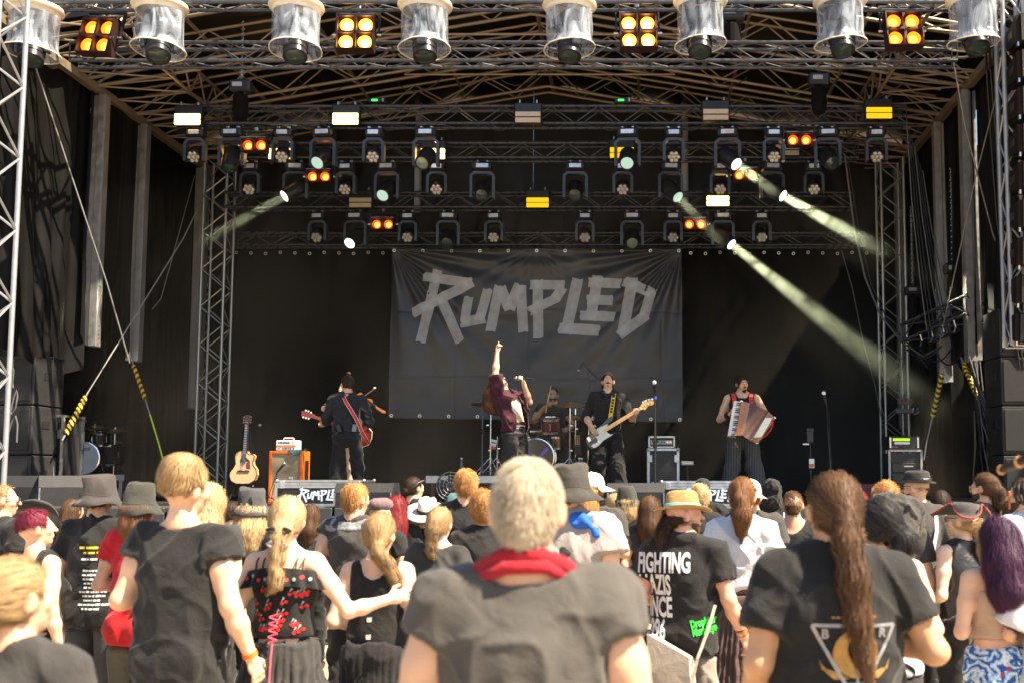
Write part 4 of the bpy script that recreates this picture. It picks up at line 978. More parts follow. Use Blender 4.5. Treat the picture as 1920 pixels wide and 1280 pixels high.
# ---------------------------------------------------------------- guitar amplifier
a = px_deck(541, 15.9); e = empty('guitar_cabinet', a, 'tall orange guitar cabinet with woven tan grille', 'guitar cabinet'); cabO = a
Wc, Dc, Hc = .485, .36, .74
mb = MB(); t_ = .045
for (c, s_) in (((-Wc / 2 + t_ / 2, 0, Hc / 2), (t_, Dc, Hc)), ((Wc / 2 - t_ / 2, 0, Hc / 2), (t_, Dc, Hc)), ((0, 0, Hc - t_ / 2), (Wc - 2 * t_, Dc, t_)), ((0, 0, t_ / 2), (Wc - 2 * t_, Dc, t_))): mb.box(c, s_, bev=.008)
mb.box((0, Dc / 2 - .02, Hc / 2), (Wc - 2 * t_, .02, Hc - 2 * t_)); mb.build('shell', m_orange, e)
one('grille', m_grille, e, 'box', (0, -Dc / 2 + .025, Hc / 2), (Wc - 2 * t_, .02, Hc - 2 * t_))
one('side_handle', m_black, e, 'box', (Wc / 2 + .003, .02, Hc * .62), (.01, .16, .30), bev=.004)
one('sticker', m_white, e, 'box', (.075, -Dc / 2 + .012, .30), (.06, .004, .14)); one('round_sticker', m_white, e, 'cyl', (-.06, -Dc / 2 + .014, .27), (-.06, -Dc / 2 + .010, .27), .042, n=20)
one('sticker_face', m_black, e, 'lathe', [(.030, 0), (.036, .001)], 18, Matrix.Translation((-.06, -Dc / 2 + .009, .27)) @ Matrix.Rotation(rad(90), 4, 'X')); put_text('Avigde', .045, e, m_black, lambda x, y: (.075 - y + .012, -Dc / 2 + .009, .30 + x), .0008, .8)
h = empty('guitar_amplifier', a + Vector((-.02, .0, Hc)), 'small white guitar amplifier with ORANGE lettering on the orange cabinet', 'amplifier')
one('body', m_white, h, 'box', (0, 0, .082), (.31, .19, .145), bev=.008)
for sx in (-.11, .11):
 for sy in (-.06, .06): one('foot', m_rubber, h, 'cyl', (sx, sy, 0), (sx, sy, .011), .014, n=8)
one('orange_strip', m_orange, h, 'box', (-.005, -.097, .075), (.27, .004, .022)); put_text('ORANGE', .052, h, m_black, lambda x, y: (x - .04, -.0965, .105 + y), .0018, .78); one('badge', m_steel, h, 'lathe', [(.012, 0), (.016, .002)], 14, Matrix.Translation((.095, -.0965, .122)) @ Matrix.Rotation(rad(90), 4, 'X'))
for k, x in enumerate((-.12, -.10, -.05, -.02, .0, .03, .06, .10)):
 one('knob' if k > 1 else 'switch', m_black, h, 'cyl', (x, -.095, .038), (x, -.112, .038), .0095 if k > 1 else .006, n=10)
one('carry_handle', m_cream, h, 'tube', [(-.075, 0, .154), (-.075, 0, .178), (-.06, 0, .19), (.06, 0, .19), (.075, 0, .178), (.075, 0, .154)], .009, 6)
me = grid_mesh('cloth', lambda U, V: np.stack([.05 + .20 * U - .02 * np.sin(V * 5), -.20 + .22 * V, Hc + .012 + .016 * np.abs(vn(np.stack([U * 5, V * 5, 0 * U], -1))) - .09 * np.clip(.12 - V, 0, 1) * np.clip(np.sin(U * 3.1), 0, 1) * 8 * .9], -1), 20, 20, mat('teal_towel', (.02, .085, .095), .9, 0, .25, 20, bump=.3, bs=200))
ob = link('towel', me, None, a); tag(ob, 'crumpled teal towel lying on the orange cabinet', 'towel')
def micstand(name, base, top, label, mic_to=None, m=m_steel, group=None, legs=.3, r=.009, tilt=None, micm=None, boom=None):
 """straight or boom stand from base to top; microphone at mic_to"""
 e = empty(name, base, label, 'microphone stand', group); b, t = Vector(base), Vector(top) - Vector(base)
 one('pole', m, e, 'tube', [(0, 0, .02), t * .55, t], [r * 1.3, r * 1.2, r], 8, smooth=True); one('clutch', m_black, e, 'cyl', t * .52, t * .58, r * 2.2, n=10)
 for k in range(3):
  an = k * 2.094 + .5; one('leg', m, e, 'cyl', (0, 0, .10), (legs * math.cos(an), legs * math.sin(an), .012), r * .8, n=6)
 if boom is not None:
  q = Vector(boom) - b; one('boom', m, e, 'cyl', t - (q - t) * .25, q, r * .7, n=6); t = q
 if mic_to is not None:
  q = Vector(mic_to) - b; d = (q - t).normalized(); one('mic_body', m_black, e, 'cyl', q - d * .13, q, .013, .020, 12)
  one('mic_head', micm or m_steel, e, 'sphere', q + d * .018, .027, 12, 8, smooth=True); one('cable', m_rubber, e, 'tube', [q - d * .13, q - d * .2 + Vector((.03, .02, -.1)), t * .6 + Vector((.02, .02, 0)), t * .2 + Vector((.03, .02, 0)), (.1, .1, .01)], .005, 5)
 return e
micstand('microphone_stand', px_deck(500, 15.4), P(503, 930, 15.4), 'low black boom stand in front of the orange cabinet', P(531, 871, 15.55), m_black, boom=P(519, 885, 15.5), legs=.18)
micstand('microphone_stand', px_deck(1228, 14.1), P(1228, 742, 14.1), 'straight black microphone stand with blue band beside the bass player', P(1227, 719, 14.0), m_black, micm=m_white, r=.011)
e = empty('marker_band', P(1228.5, 745, 14.1), 'blue tape band round the stand beside the bass player', 'tape'); one('band', mat('blue_tape', (.02, .10, .55), .5), e, 'cyl', (0, 0, -.02), (0, 0, .02), .0165, n=12)
micstand('microphone_stand', px_deck(1561, 14.3), P(1552, 800, 14.3), 'black boom microphone stand right of the accordion player', P(1545, 739, 14.2), m_black, boom=P(1550, 762, 14.25), micm=m_white)
one_ = micstand('microphone_stand', px_deck(1521, 14.4), P(1519, 835, 14.4), 'thin black stand with a phone clamp and orange tag right of the accordion player', None, m_black, r=.008)
b_ = Vector(one_.location)
for nm, mm, c, s_ in (('clamp', m_black, P(1519, 806, 14.38), (.10, .03, .05)), ('phone', m_plastic, P(1519, 818, 14.38), (.085, .02, .15)), ('tag', m_white, P(1522, 868, 14.36), (.07, .006, .12)), ('tag_strip', m_orange, P(1522, 872, 14.355), (.06, .006, .05)), ('tray', m_white, P(1511, 832, 14.36), (.08, .05, .02))): one(nm, mm, one_, 'box', c - b_, s_, bev=.003)
# ---------------------------------------------------------------- bass rack
a = px_deck(1243, 15.5); e = flight_case(.44, .5, .76, latches=2); e.location = a; tag(e, 'black flight case with silver edges standing behind the bass player', 'flight case')
for sx in (-1, 1):
 for z in (.12, .62): one('butterfly_latch', m_alu, e, 'box', (sx * .185, -.256, z), (.065, .012, .10), bev=.004)
h = empty('bass_amplifier', a + Vector((-.02, 0, .775)), 'silver framed bass amplifier on the black flight case', 'amplifier'); one('body', m_case, h, 'box', (0, 0, .075), (.34, .32, .14)); mb = MB()
for sx in (-1, 1): mb.box((sx * .175, -.15, .08), (.02, .05, .16))
mb.box((0, -.16, .15), (.36, .03, .022)); mb.box((0, -.16, .008), (.36, .03, .016)); mb.build('frame', m_alu, h); one('panel', mat('steel_panel', (.3, .3, .28), .4, .7), h, 'box', (0, -.162, .075), (.30, .006, .055))
for k in range(4): one('knob', m_cream if k > 1 else m_black, h, 'cyl', (.0 + .04 * k, -.165, .075), (.0 + .04 * k, -.18, .075), .011, n=10)
one('vent_slots', m_black, h, 'box', (-.09, -.166, .085), (.09, .004, .03))
e = empty('power_supply', px_deck(1288, 15.6, DECK + .56), 'small grey device box right of the bass flight case', 'device'); one('case', mat('grey_box', (.16, .16, .15)), e, 'box', (0, 0, 0), (.18, .16, .06), bev=.006); one('stand', m_black, e, 'cyl', (0, .05, -.55), (0, .05, -.03), .02); one('front_plate', m_steel, e, 'box', (0, -.082, 0), (.15, .005, .03))
e = empty('effect_pedal', px_deck(1147, 14.75), 'pale effect pedal on the floor behind the bass player', 'effect pedal')
MB().prism([(-.11, 0), (.11, 0), (.11, .09), (-.11, .05)], lambda y, z: (-.085, y, z), lambda y, z: (.085, y, z)).build('body', m_white, e)
for k in range(3): one('foot_switch', m_steel, e, 'cyl', (-.05 + .05 * k, -.06, .05), (-.05 + .05 * k, -.06, .075), .008, n=8)
one('top_box', m_plastic, e, 'box', (0, .14, .10), (.15, .08, .10), bev=.008)
# ---------------------------------------------------------------- acoustic guitar on a stand
def rot2(p, an): c, s_ = math.cos(an), math.sin(an); return (p[0] * c - p[1] * s_, p[0] * s_ + p[1] * c)
a = px_deck(457, 16.1); e = empty('acoustic_guitar', a, 'pale acoustic guitar with cutaway body standing at left', 'guitar')
z0 = .27
body = []
ctrl = [(0, 0), (.10, .005), (.17, .05), (.198, .13), (.185, .21), (.135, .275), (.125, .32), (.140, .37), (.145, .41), (.11, .435), (.075, .425), (.05, .44), (.03, .47)]
left = [(-.03, .485), (-.08, .48), (-.125, .45), (-.142, .40), (-.128, .33), (-.120, .29), (-.15, .23), (-.192, .17), (-.198, .12), (-.17, .045), (-.10, .005)]
pl = ctrl + left
dp = .05
gx = lambda y0: (lambda x, z: (x, y0 + (z - .2) * .12, z + z0))
MB().prism(pl, gx(-dp), gx(dp)).build('soundbox', m_wood, e)
one('binding', m_darkwood, e, 'tube', [gx(-dp - .001)(x, z) for x, z in pl + pl[:1]], .005, 4)
disc = MB(); disc.lathe([(.052, -.001), (.001, -.001)], 20, Matrix.Translation(Vector(gx(-dp - .002)(0, .33))) @ Matrix.Rotation(rad(90), 4, 'X')); disc.build('sound_hole', m_black, e)
one('rosette', m_darkwood, e, 'lathe', [(.053, 0), (.060, .002)], 20, Matrix.Translation(Vector(gx(-dp - .003)(0, .33))) @ Matrix.Rotation(rad(90), 4, 'X'))
MB().prism([(.03, .28), (.06, .36), (.085, .33), (.10, .22), (.04, .22)], gx(-dp - .004), gx(-dp - .0005)).build('pickguard', mat('tortoise_guard', (.14, .03, .025), .25), e)
MB().prism([(-.09, .175), (.09, .175), (.08, .195), (.03, .20), (0, .185), (-.03, .20), (-.08, .195)], gx(-dp - .014), gx(-dp - .0005)).build('bridge', m_darkwood, e)
MB().prism([(-.024, .30), (.024, .30), (.022, .86), (-.022, .86)], gx(-dp - .016), gx(-dp + .02)).build('neck', m_darkwood, e)
fr = MB().box((0, 0, 0), (.044, .006, .006)).mesh('fret', m_steel)
for k in range(14): link('fret', fr, e, gx(-dp - .018)(0, .44 + .028 * k + .0006 * k * k))
hd = MB().prism([(-.024, .86), (.024, .86), (.038, .90), (.036, 1.01), (-.036, 1.01), (-.038, .90)], gx(-dp - .006), gx(-dp + .012)).build('headstock', m_darkwood, e)
for k in range(3):
 for sx in (-1, 1): one('tuning_peg', m_chrome, hd, 'sphere', gx(-dp)(sx * .052, .90 + .04 * k), (.014, .008, .010), 8, 6)
sg = MB()
for k in range(6): sg.cyl(gx(-dp - .020)((k - 2.5) * .0085, .19), gx(-dp - .020)((k - 2.5) * .006, .86), .0011, n=4)
sg.build('strings', m_chrome, e)
s_e = empty('guitar_stand', a, 'black tubular stand holding the acoustic guitar', 'guitar stand')
for sx in (-1, 1):
 one('leg', m_black, s_e, 'tube', [(0, .10, .75), (sx * .10, .03, .30), (sx * .2, -.08, .01)], .012, 6); one('cradle_arm', m_black, s_e, 'tube', [(sx * .07, .06, .27), (sx * .09, -.02, .255), (sx * .09, -.085, .27)], .011, 6)
one('upright', m_black, s_e, 'tube', [(0, .22, .01), (0, .12, .70), (0, .09, 1.1)], .012, 6)
micstand('microphone_stand', px_deck(478, 16.9), P(468, 800, 16.9), 'thin boom stand behind the acoustic guitar', P(486, 797, 16.6), m_black, boom=P(470, 803, 16.7))
# ---------------------------------------------------------------- drum riser and kit
YR0, YR1 = 16.5, 18.6; a = px_deck(798, YR0); b = px_deck(1092, YR0); ZR = P(800, 891, YR0).z
e = empty('drum_riser', ((a.x + b.x) / 2, YR0, DECK), 'low riser with pale metal edge carrying the drum kit', 'riser'); W = b.x - a.x
one('edge_profile', m_alu, e, 'box', (0, -.01, ZR - DECK - .055), (W, .04, .11), bev=.006)
one('platform', m_deck, e, 'box', (0, (YR1 - YR0) / 2 + .02, ZR - DECK - .03), (W, YR1 - YR0, .05))
for sx in (-1, 1):
 for y in (.1, 1.9): one('leg', mat('brown_leg', (.14, .07, .05), .6), e, 'box', (sx * (W / 2 - .09), y, (ZR - DECK - .11) / 2), (.05, .05, ZR - DECK - .11))
def shell(parent, c, R, L, m, axis='Y', tiltx=0, headm=None, lugs=8, name='shell'):
 M_ = Matrix.Translation(c) @ Matrix.Rotation(rad(tiltx), 4, 'X') @ (Matrix.Rotation(rad(90), 4, 'X') if axis == 'Y' else Matrix.Identity(4))
 o = one(name, m, parent, 'lathe', [(R, -L / 2), (R, L / 2)], 32, M_, smooth=True)
 for z in (-L / 2, L / 2):
  one('hoop', m_chrome, o, 'lathe', [(R + .004, z - .018), (R + .014, z - .016), (R + .014, z + .016), (R - .002, z + .018), (R - .006, z)], 32, M_, smooth=True)
  one('drum_head', headm or m_white, o, 'lathe', [(R - .003, z + (.008 if z > 0 else -.008)), (R * .5, z + (.009 if z > 0 else -.009)), (.001, z + (.010 if z > 0 else -.010))], 32, M_, smooth=True)
 lg = MB().box((R + .010, 0, 0), (.020, .022, min(.10, L * .6)), bev=.005)
 lme = lg.mesh('lug', m_chrome)
 for k in range(lugs):
  l = link('lug', lme, o); l.matrix_local = M_ @ Matrix.Rotation(2 * math.pi * (k + .5) / lugs, 4, 'Z')
 return o
def drumkit(origin, m_sh, kick_head, lab, s_, purple):
 e = empty('drum_kit', origin, lab, 'drum kit')
 R = .28 * s_
 k = shell(e, Vector((0, .2, R + .01)), R, .42, m_sh, headm=kick_head, lugs=10, name='bass_drum')
 for sx in (-1, 1): one('spur', m_chrome, e, 'cyl', (sx * (R - .02), .05, .25), (sx * (R + .12), -.05, .01), .009, n=6)
 if purple:
  mp_ = mat('purple_tape', (.16, .13, .62), .6)
  for sx in (-1, 1): MB().prism([(sx * .02, -.02), (sx * .065, -.02), (sx * .20, .115), (sx * .16, .15)], lambda x, z: (x, -.025, z + R + .01), lambda x, z: (x, -.0215, z + R + .01)).build('tape_strip', mp_, e)
 else:
  one('port_hole', m_black, e, 'cyl', (-.13, -.026, R - .09), (-.13, -.0215, R - .09), .065, n=20); put_text('Gretsch', .10, e, m_black, lambda x, y: (x, -.0245, R + .14 + y), .001, .7, shear=.3)
 return e
orig = Vector((px_deck(1004, 17.0).x, 17.0, ZR))
dk = drumkit(orig, m_maroon_drum, m_clearhead, 'maroon drum kit with purple tape crossed on its bass drum', 1.0, True)
def dl(px, py, Y): return P(px, py, Y) - orig
c = dl(1032, 797, 16.95); shell(dk, c, .138, .20, m_maroon_drum, 'Z', 14, m_clearhead, 6, 'rack_tom')
one('tom_mount', m_chrome, dk, 'tube', [(0.02, .2, .56), (.02, .12, .70), c + Vector((0, .1, -.02))], .012, 8); one('tom_bracket', m_chrome, dk, 'box', (-.02, .10, .69), (.18, .05, .04), bev=.01)
c = dl(1047, 829, 17.5); shell(dk, c, .17, .17, mat('bronze_snare', (.30, .16, .07), .25, .9), 'Z', 5, m_white, 8, 'snare_drum')
c = dl(972, 830, 17.6); shell(dk, c, .20, .36, m_maroon_drum, 'Z', 0, m_white, 8, 'floor_tom')
def cymbal(c, R, tilt, rz=0): return one('cymbal', m_brass, dk, 'lathe', [(.001, .030), (.03, .028), (.045, .012), (R * .6, .004), (R, -.012), (R, -.014), (R * .6, .001), (.04, .008)], 32, Matrix.Translation(c) @ Matrix.Rotation(rad(rz), 4, 'Z') @ Matrix.Rotation(rad(tilt), 4, 'X') , smooth=True)
def stand(pts, r=.012, legs=.26, m=m_chrome):
 o = one('stand', m, dk, 'tube', pts, r, 8, smooth=True); b = Vector(pts[0])
 for k in range(3): an = k * 2.09 + 1.2; one('stand_leg', m, o, 'cyl', b + Vector((0, 0, .28)), b + Vector((legs * math.cos(an), legs * math.sin(an), 0)), .008, n=6)
 for z in (.35, .7): one('wing_nut', m, o, 'box', b.lerp(Vector(pts[-1]), z) + Vector((.02, 0, 0)), (.05, .02, .02), bev=.004)
c = dl(1069, 757, 16.9); cymbal(c, .24, 12); stand([(c.x, c.y, 0), (c.x, c.y, c.z * .6), c])
c = dl(1079, 780, 17.3); cymbal(c, .17, 3); cymbal(c + Vector((0, 0, -.03)), .17, 183); stand([(c.x, c.y, 0), (c.x, c.y, c.z * .6), c + Vector((0, 0, .12))], .010)
c = dl(909, 756, 16.7); cymbal(c, .21, -4, 12); c2 = dl(921, 765, 16.75); stand([(c2.x, c2.y, 0), (c2.x, c2.y, c2.z * .6), c2, c])
c = dl(985, 788, 17.4); cymbal(c, .22, 10); stand([(c.x + .1, c.y + .2, 0), (c.x + .1, c.y + .2, c.z * .7), c])
c = dl(933, 818, 16.75); stand([(c.x, c.y, 0), (c.x, c.y, c.z)], .010)
one('pass_card', m_white, dk, 'box', dl(925, 832, 16.7), (.09, .006, .14), rotm(y=14)); one('pass_card_print', m_orange, dk, 'box', dl(924.5, 838, 16.69), (.07, .006, .04), rotm(y=14)); one('pass_card_text', m_black, dk, 'box', dl(925.5, 829, 16.69), (.07, .006, .015), rotm(y=14))
for k in range(3): one('spare_stick', m_wood, dk, 'cyl', dl(1080 + 3 * k, 836, 17.2), dl(1078 + 4 * k, 815, 17.25), .008, n=6)
one('stick_bag', m_black, dk, 'box', dl(1084, 842, 17.22), (.10, .05, .16), bev=.01)
micstand('microphone_stand', (px_deck(903, 16.6).x, 16.6, ZR), P(905, 742, 16.6), 'slim grey microphone stand left of the drum kit', None, m_greycable, boom=P(893, 745, 16.5), r=.010)
micstand('microphone_stand', (px_deck(1140, 17.9).x, 17.9, DECK), P(1130, 718, 17.9), 'overhead microphone on a long boom above the drummer', P(1086, 692, 17.5), m_black, boom=P(1092, 681, 17.5), r=.010)
micstand('microphone_stand', (px_deck(1100, 17.5).x, 17.5, DECK), P(1105, 758, 17.5), 'boom stand with microphone aimed at the right cymbal', P(1091, 760, 17.2), m_chrome, boom=P(1098, 757, 17.3), r=.008)
def bottle(px, py_b, Y, z, lab):
 b = Vector((px_deck(px, Y, z).x, Y, z)); e = empty('water_bottle', b, lab, 'bottle', 'water bottles on the stage')
 one('flask', mat('bottle_glass', (.08, .12, .15), .08, 0, .1, 20, coat=.5), e, 'lathe', [(.001, .002), (.03, .002), (.033, .02), (.033, .16), (.014, .215), (.013, .25)], 16, smooth=True); one('cap', m_white, e, 'cyl', (0, 0, .248), (0, 0, .272), .0155, n=12); one('paper_label', m_white, e, 'lathe', [(.0335, .04), (.0335, .10)], 16, smooth=True)
bottle(865, 0, YR0 + .12, ZR, 'clear bottle standing alone on the left part of the drum riser'); bottle(1086, 0, YR0 + .1, ZR, 'left one of two blue bottles at the right end of the drum riser'); bottle(1097, 0, 16.4, ZR - .0, 'right one of two blue bottles at the right end of the drum riser')
e = bpy.data.objects['water_bottle.002']; e.location.x = px_deck(1090.5, YR0 + .25, ZR).x; e.location.y = YR0 + .25
e = empty('floor_fan', px_deck(846, 16.2), 'round black floor fan under the edge of the drum riser', 'fan'); zc = .235
rg = MB()
for r_ in (.06, .11, .16, .205): rg.lathe([(r_ - .004, -.09), (r_ + .004, -.09), (r_, -.098)], 24, Matrix.Translation((0, 0, zc)) @ Matrix.Rotation(rad(90), 4, 'X') @ Matrix.Diagonal((1, 1, -1, 1)))
for k in range(12): a_ = k * math.pi / 6; rg.cyl((.03 * math.cos(a_), -.092, zc + .03 * math.sin(a_)), (.205 * math.cos(a_), -.092, zc + .205 * math.sin(a_)), .003, n=4)
rg.build('guard', m_steel, e); one('drum', m_black, e, 'lathe', [(.21, -.09), (.215, .09)], 28, Matrix.Translation((0, 0, zc)) @ Matrix.Rotation(rad(90), 4, 'X')); bl = MB()
for k in range(5): a_ = k * 2 * math.pi / 5; R_ = Matrix.Rotation(a_, 3, 'Y') @ Matrix.Rotation(rad(25), 3, 'Z'); bl.box(Vector((0, 0, zc)) + Matrix.Rotation(a_, 3, 'Y') @ Vector((0, 0, .11)), (.10, .006, .15), R_)
bl.build('blade', m_plastic, e); one('hub', m_plastic, e, 'cyl', (0, -.09, zc), (0, -.02, zc), .04, n=14); one('badge', mat('red_badge', (.6, .03, .02), .5), e, 'box', (.09, -.10, zc - .02), (.05, .006, .02))
for sx in (-1, 1): one('foot', m_black, e, 'box', (sx * .15, 0, .02), (.06, .2, .04))
# second kit in the left wing, on its own riser
z2 = P(150, 889, 18.7).z; a, b = px_deck(118, 18.6), px_deck(252, 18.6)
e = empty('drum_riser', ((a.x + b.x) / 2, 18.6, DECK), 'dull grey riser under the unused drum kit in the left wing', 'riser'); one('edge_profile', m_alu_dull, e, 'box', (0, 0, z2 - DECK - .05), (b.x - a.x, .05, .10)); one('platform', m_deck, e, 'box', (0, .75, z2 - DECK - .03), (b.x - a.x, 1.45, .05))
for sx in (-.3, .35): one('leg', m_alu_dull, e, 'box', (sx, .05, (z2 - DECK - .1) / 2), (.06, .06, z2 - DECK - .1))
o2 = Vector((px_deck(156, 19.0, z2).x, 19.0, z2)); dk = drumkit(o2, m_black, mat('white_drum_head', (.55, .56, .57), .4, 0, .1, 8), 'unused dark drum kit with white bass drum head in the left wing', .98, False); orig = o2
for (px, py, Y, R, L, nm) in ((131, 824, 19.1, .13, .20, 'rack_tom'), (190, 822, 19.2, .14, .2, 'rack_tom'), (208, 850, 19.4, .2, .34, 'floor_tom')): shell(dk, dl(px, py, Y), R, L, m_black, 'Z', 10, m_clearhead, 6, nm)
for (px, py, Y, R) in ((140, 790, 19.0, .2), (178, 800, 19.2, .2), (216, 806, 19.3, .2)):
 c = dl(px, py, Y); cymbal(c, R, 15); stand([(c.x, c.y, 0), (c.x, c.y, c.z * .6), c + Vector((0, 0, .06))])
# ================================================================ people: bodies and clothes grown from distance fields
A3 = lambda *p: np.array(p, dtype=np.float64)
def cap(a, b, ra, rb=None, sq=None): return ('c', np.array(a, float), np.array(b, float), ra, ra if rb is None else rb, sq)
def ell(c, r, R=None): return ('e', np.array(c, float), np.array(r, float), R)
class Field:
 def __init__(s, lo, hi, h):
  s.lo = np.array(lo, float); s.h = h; s.n = np.ceil((np.array(hi) - s.lo) / h).astype(int) + 1
  s.ax = [(s.lo[i] + h * np.arange(s.n[i])).astype(np.float32) for i in range(3)]
 def new(s): return np.full(s.n, .5, np.float32)
 def sl(s, lo, hi):
  a = np.clip(np.floor((lo - s.lo) / s.h).astype(int), 0, s.n); b = np.clip(np.ceil((hi - s.lo) / s.h).astype(int) + 1, 0, s.n)
  return tuple(slice(i, j) for i, j in zip(a, b)) if np.all(b > a) else None
 def pts(s, q): return s.ax[0][q[0]][:, None, None], s.ax[1][q[1]][None, :, None], s.ax[2][q[2]][None, None, :]
 def val(s, pr, q):
  X, Y, Z = s.pts(q)
  if pr[0] == 'c':
   _, a, b, ra, rb, sq = pr; m = 1.0
   if sq is not None: X, Y, Z = X / sq[0], Y / sq[1], Z / sq[2]; a, b = a / sq, b / sq; m = min(sq)
   d = b - a; L2 = float(d @ d) + 1e-9
   t = np.clip(((X - a[0]) * d[0] + (Y - a[1]) * d[1] + (Z - a[2]) * d[2]) / L2, 0, 1)
   return (np.sqrt((X - a[0] - t * d[0]) ** 2 + (Y - a[1] - t * d[1]) ** 2 + (Z - a[2] - t * d[2]) ** 2) - (ra + (rb - ra) * t)) * m
  _, c, r, R = pr; x, y, z = X - c[0], Y - c[1], Z - c[2]
  if R is not None: x, y, z = (R[0, 0] * x + R[1, 0] * y + R[2, 0] * z), (R[0, 1] * x + R[1, 1] * y + R[2, 1] * z), (R[0, 2] * x + R[1, 2] * y + R[2, 2] * z)
  k0 = np.sqrt((x / r[0]) ** 2 + (y / r[1]) ** 2 + (z / r[2]) ** 2); k1 = np.sqrt((x / r[0] ** 2) ** 2 + (y / r[1] ** 2) ** 2 + (z / r[2] ** 2) ** 2) + 1e-6
  return k0 * (k0 - 1) / k1
 def box(s, pr, pad):
  if pr[0] == 'c':
   m = max(pr[3], pr[4]); sq = np.array(pr[5]) if pr[5] is not None else np.ones(3); r = m * np.maximum(sq, 0) + pad
   return np.minimum(pr[1], pr[2]) - r, np.maximum(pr[1], pr[2]) + r
  r = (pr[2] if pr[3] is None else np.full(3, max(pr[2]))) + pad; return pr[1] - r, pr[1] + r
 def add(s, d, prs, k=.02):
  for pr in prs:
   q = s.sl(*s.box(pr, k + .03))
   if q is None: continue
   v = s.val(pr, q); o = d[q]; h = np.maximum(k - np.abs(o - v), 0) / k; d[q] = np.minimum(o, v) - h * h * k * .25
  return d
 def cut(s, d, prs, k=.008):
  for pr in prs:
   q = s.sl(*s.box(pr, k + .03))
   if q is None: continue
   v = -s.val(pr, q); o = d[q]; h = np.maximum(k - np.abs(o - v), 0) / k; d[q] = np.maximum(o, v) + h * h * k * .25
  return d
 def plane(s, d, p, n):
  """keep the side the normal points away from"""
  X, Y, Z = s.pts((slice(None),) * 3); return np.maximum(d, (X - p[0]) * n[0] + (Y - p[1]) * n[1] + (Z - p[2]) * n[2])
 def at(s, d, P_):
  g = np.clip((P_ - s.lo) / s.h, 0, s.n - 1.001); i = g.astype(int); f = g - i; r = 0
  for a in (0, 1):
   for b in (0, 1):
    for c in (0, 1):
     r = r + d[i[:, 0] + a, i[:, 1] + b, i[:, 2] + c] * (f[:, 0] if a else 1 - f[:, 0]) * (f[:, 1] if b else 1 - f[:, 1]) * (f[:, 2] if c else 1 - f[:, 2])
  return r
 def grad(s, d, P_):
  e = s.h * .7; g = np.stack([s.at(d, P_ + np.eye(3)[i] * e) - s.at(d, P_ - np.eye(3)[i] * e) for i in range(3)], -1)
  return g / (np.linalg.norm(g, axis=1, keepdims=True) + 1e-9)
def surface(F, d):
 """surface nets: quads on the zero level of d"""
 d = d.copy(); d[0], d[-1], d[:, 0], d[:, -1], d[:, :, 0], d[:, :, -1] = (.5,) * 6
 neg = d < 0; n0, n1, n2 = (F.n - 1)
 c = np.zeros((n0, n1, n2), np.int8)
 for a in (0, 1):
  for b in (0, 1):
   for e in (0, 1): c += neg[a:a + n0, b:b + n1, e:e + n2]
 cells = np.argwhere((c > 0) & (c < 8))
 if not len(cells): return np.zeros((0, 3)), np.zeros((0, 4), int)
 idx = np.full((n0, n1, n2), -1, np.int32); idx[tuple(cells.T)] = np.arange(len(cells))
 acc = np.zeros((len(cells), 3)); cnt = np.zeros(len(cells)); cor = [np.array(q) for q in ((0, 0, 0), (1, 0, 0), (0, 1, 0), (1, 1, 0), (0, 0, 1), (1, 0, 1), (0, 1, 1), (1, 1, 1))]
 vals = [d[tuple((cells + q).T)] for q in cor]
 for i in range(8):
  for ax in range(3):
   if cor[i][ax]: continue
   j = i + (1, 2, 4)[ax]; a, b = vals[i], vals[j]; m = (a < 0) != (b < 0); t = np.where(m, a / (a - b + 1e-12), 0)
   p = np.tile(cor[i].astype(float), (len(cells), 1)); p[:, ax] += t; acc[m] += p[m]; cnt[m] += 1
 V = F.lo + F.h * (cells + acc / cnt[:, None]); quads = []
 for ax in range(3):
  o1, o2 = [(1, 2), (2, 0), (0, 1)][ax]; s0 = [slice(1, -1)] * 3; s1 = [slice(1, -1)] * 3; s0[ax] = slice(0, -1); s1[ax] = slice(1, None)
  A_, B_ = neg[tuple(s0)], neg[tuple(s1)]; ed = np.argwhere(A_ != B_); off = np.ones(3, int); off[ax] = 0; e = ed + off; fl = A_[tuple(ed.T)]
  u, v = np.eye(3, dtype=int)[o1], np.eye(3, dtype=int)[o2]
  q = np.stack([idx[tuple((e - u - v).T)], idx[tuple((e - v).T)], idx[tuple(e.T)], idx[tuple((e - u).T)]], -1); q[~fl] = q[~fl][:, ::-1]; quads.append(q)
 Q = np.concatenate(quads); return V, Q[(Q >= 0).all(1)]
def vnormals(V, Q):
 n = np.cross(V[Q[:, 2]] - V[Q[:, 0]], V[Q[:, 3]] - V[Q[:, 1]]); N = np.zeros_like(V)
 for i in range(4): np.add.at(N, Q[:, i], n)
 return N / (np.linalg.norm(N, axis=1, keepdims=True) + 1e-12)
def drop(V, Q, bad):
 Q = Q[~bad[Q].all(1)]; use = np.unique(Q); mp = np.full(len(V), -1); mp[use] = np.arange(len(use)); return V[use], mp[Q]
def smoothv(V, Q, it=1):
 for _ in range(it):
  S = np.zeros_like(V); C = np.zeros(len(V))
  for i in range(4):
   j = (i + 1) % 4; np.add.at(S, Q[:, i], V[Q[:, j]]); np.add.at(C, Q[:, i], 1)
   np.add.at(S, Q[:, j], V[Q[:, i]]); np.add.at(C, Q[:, j], 1)
  V = V * .5 + .5 * S / np.maximum(C, 1)[:, None]
 return V
def ridge(p): return 1 - 2 * np.abs(vn(p))

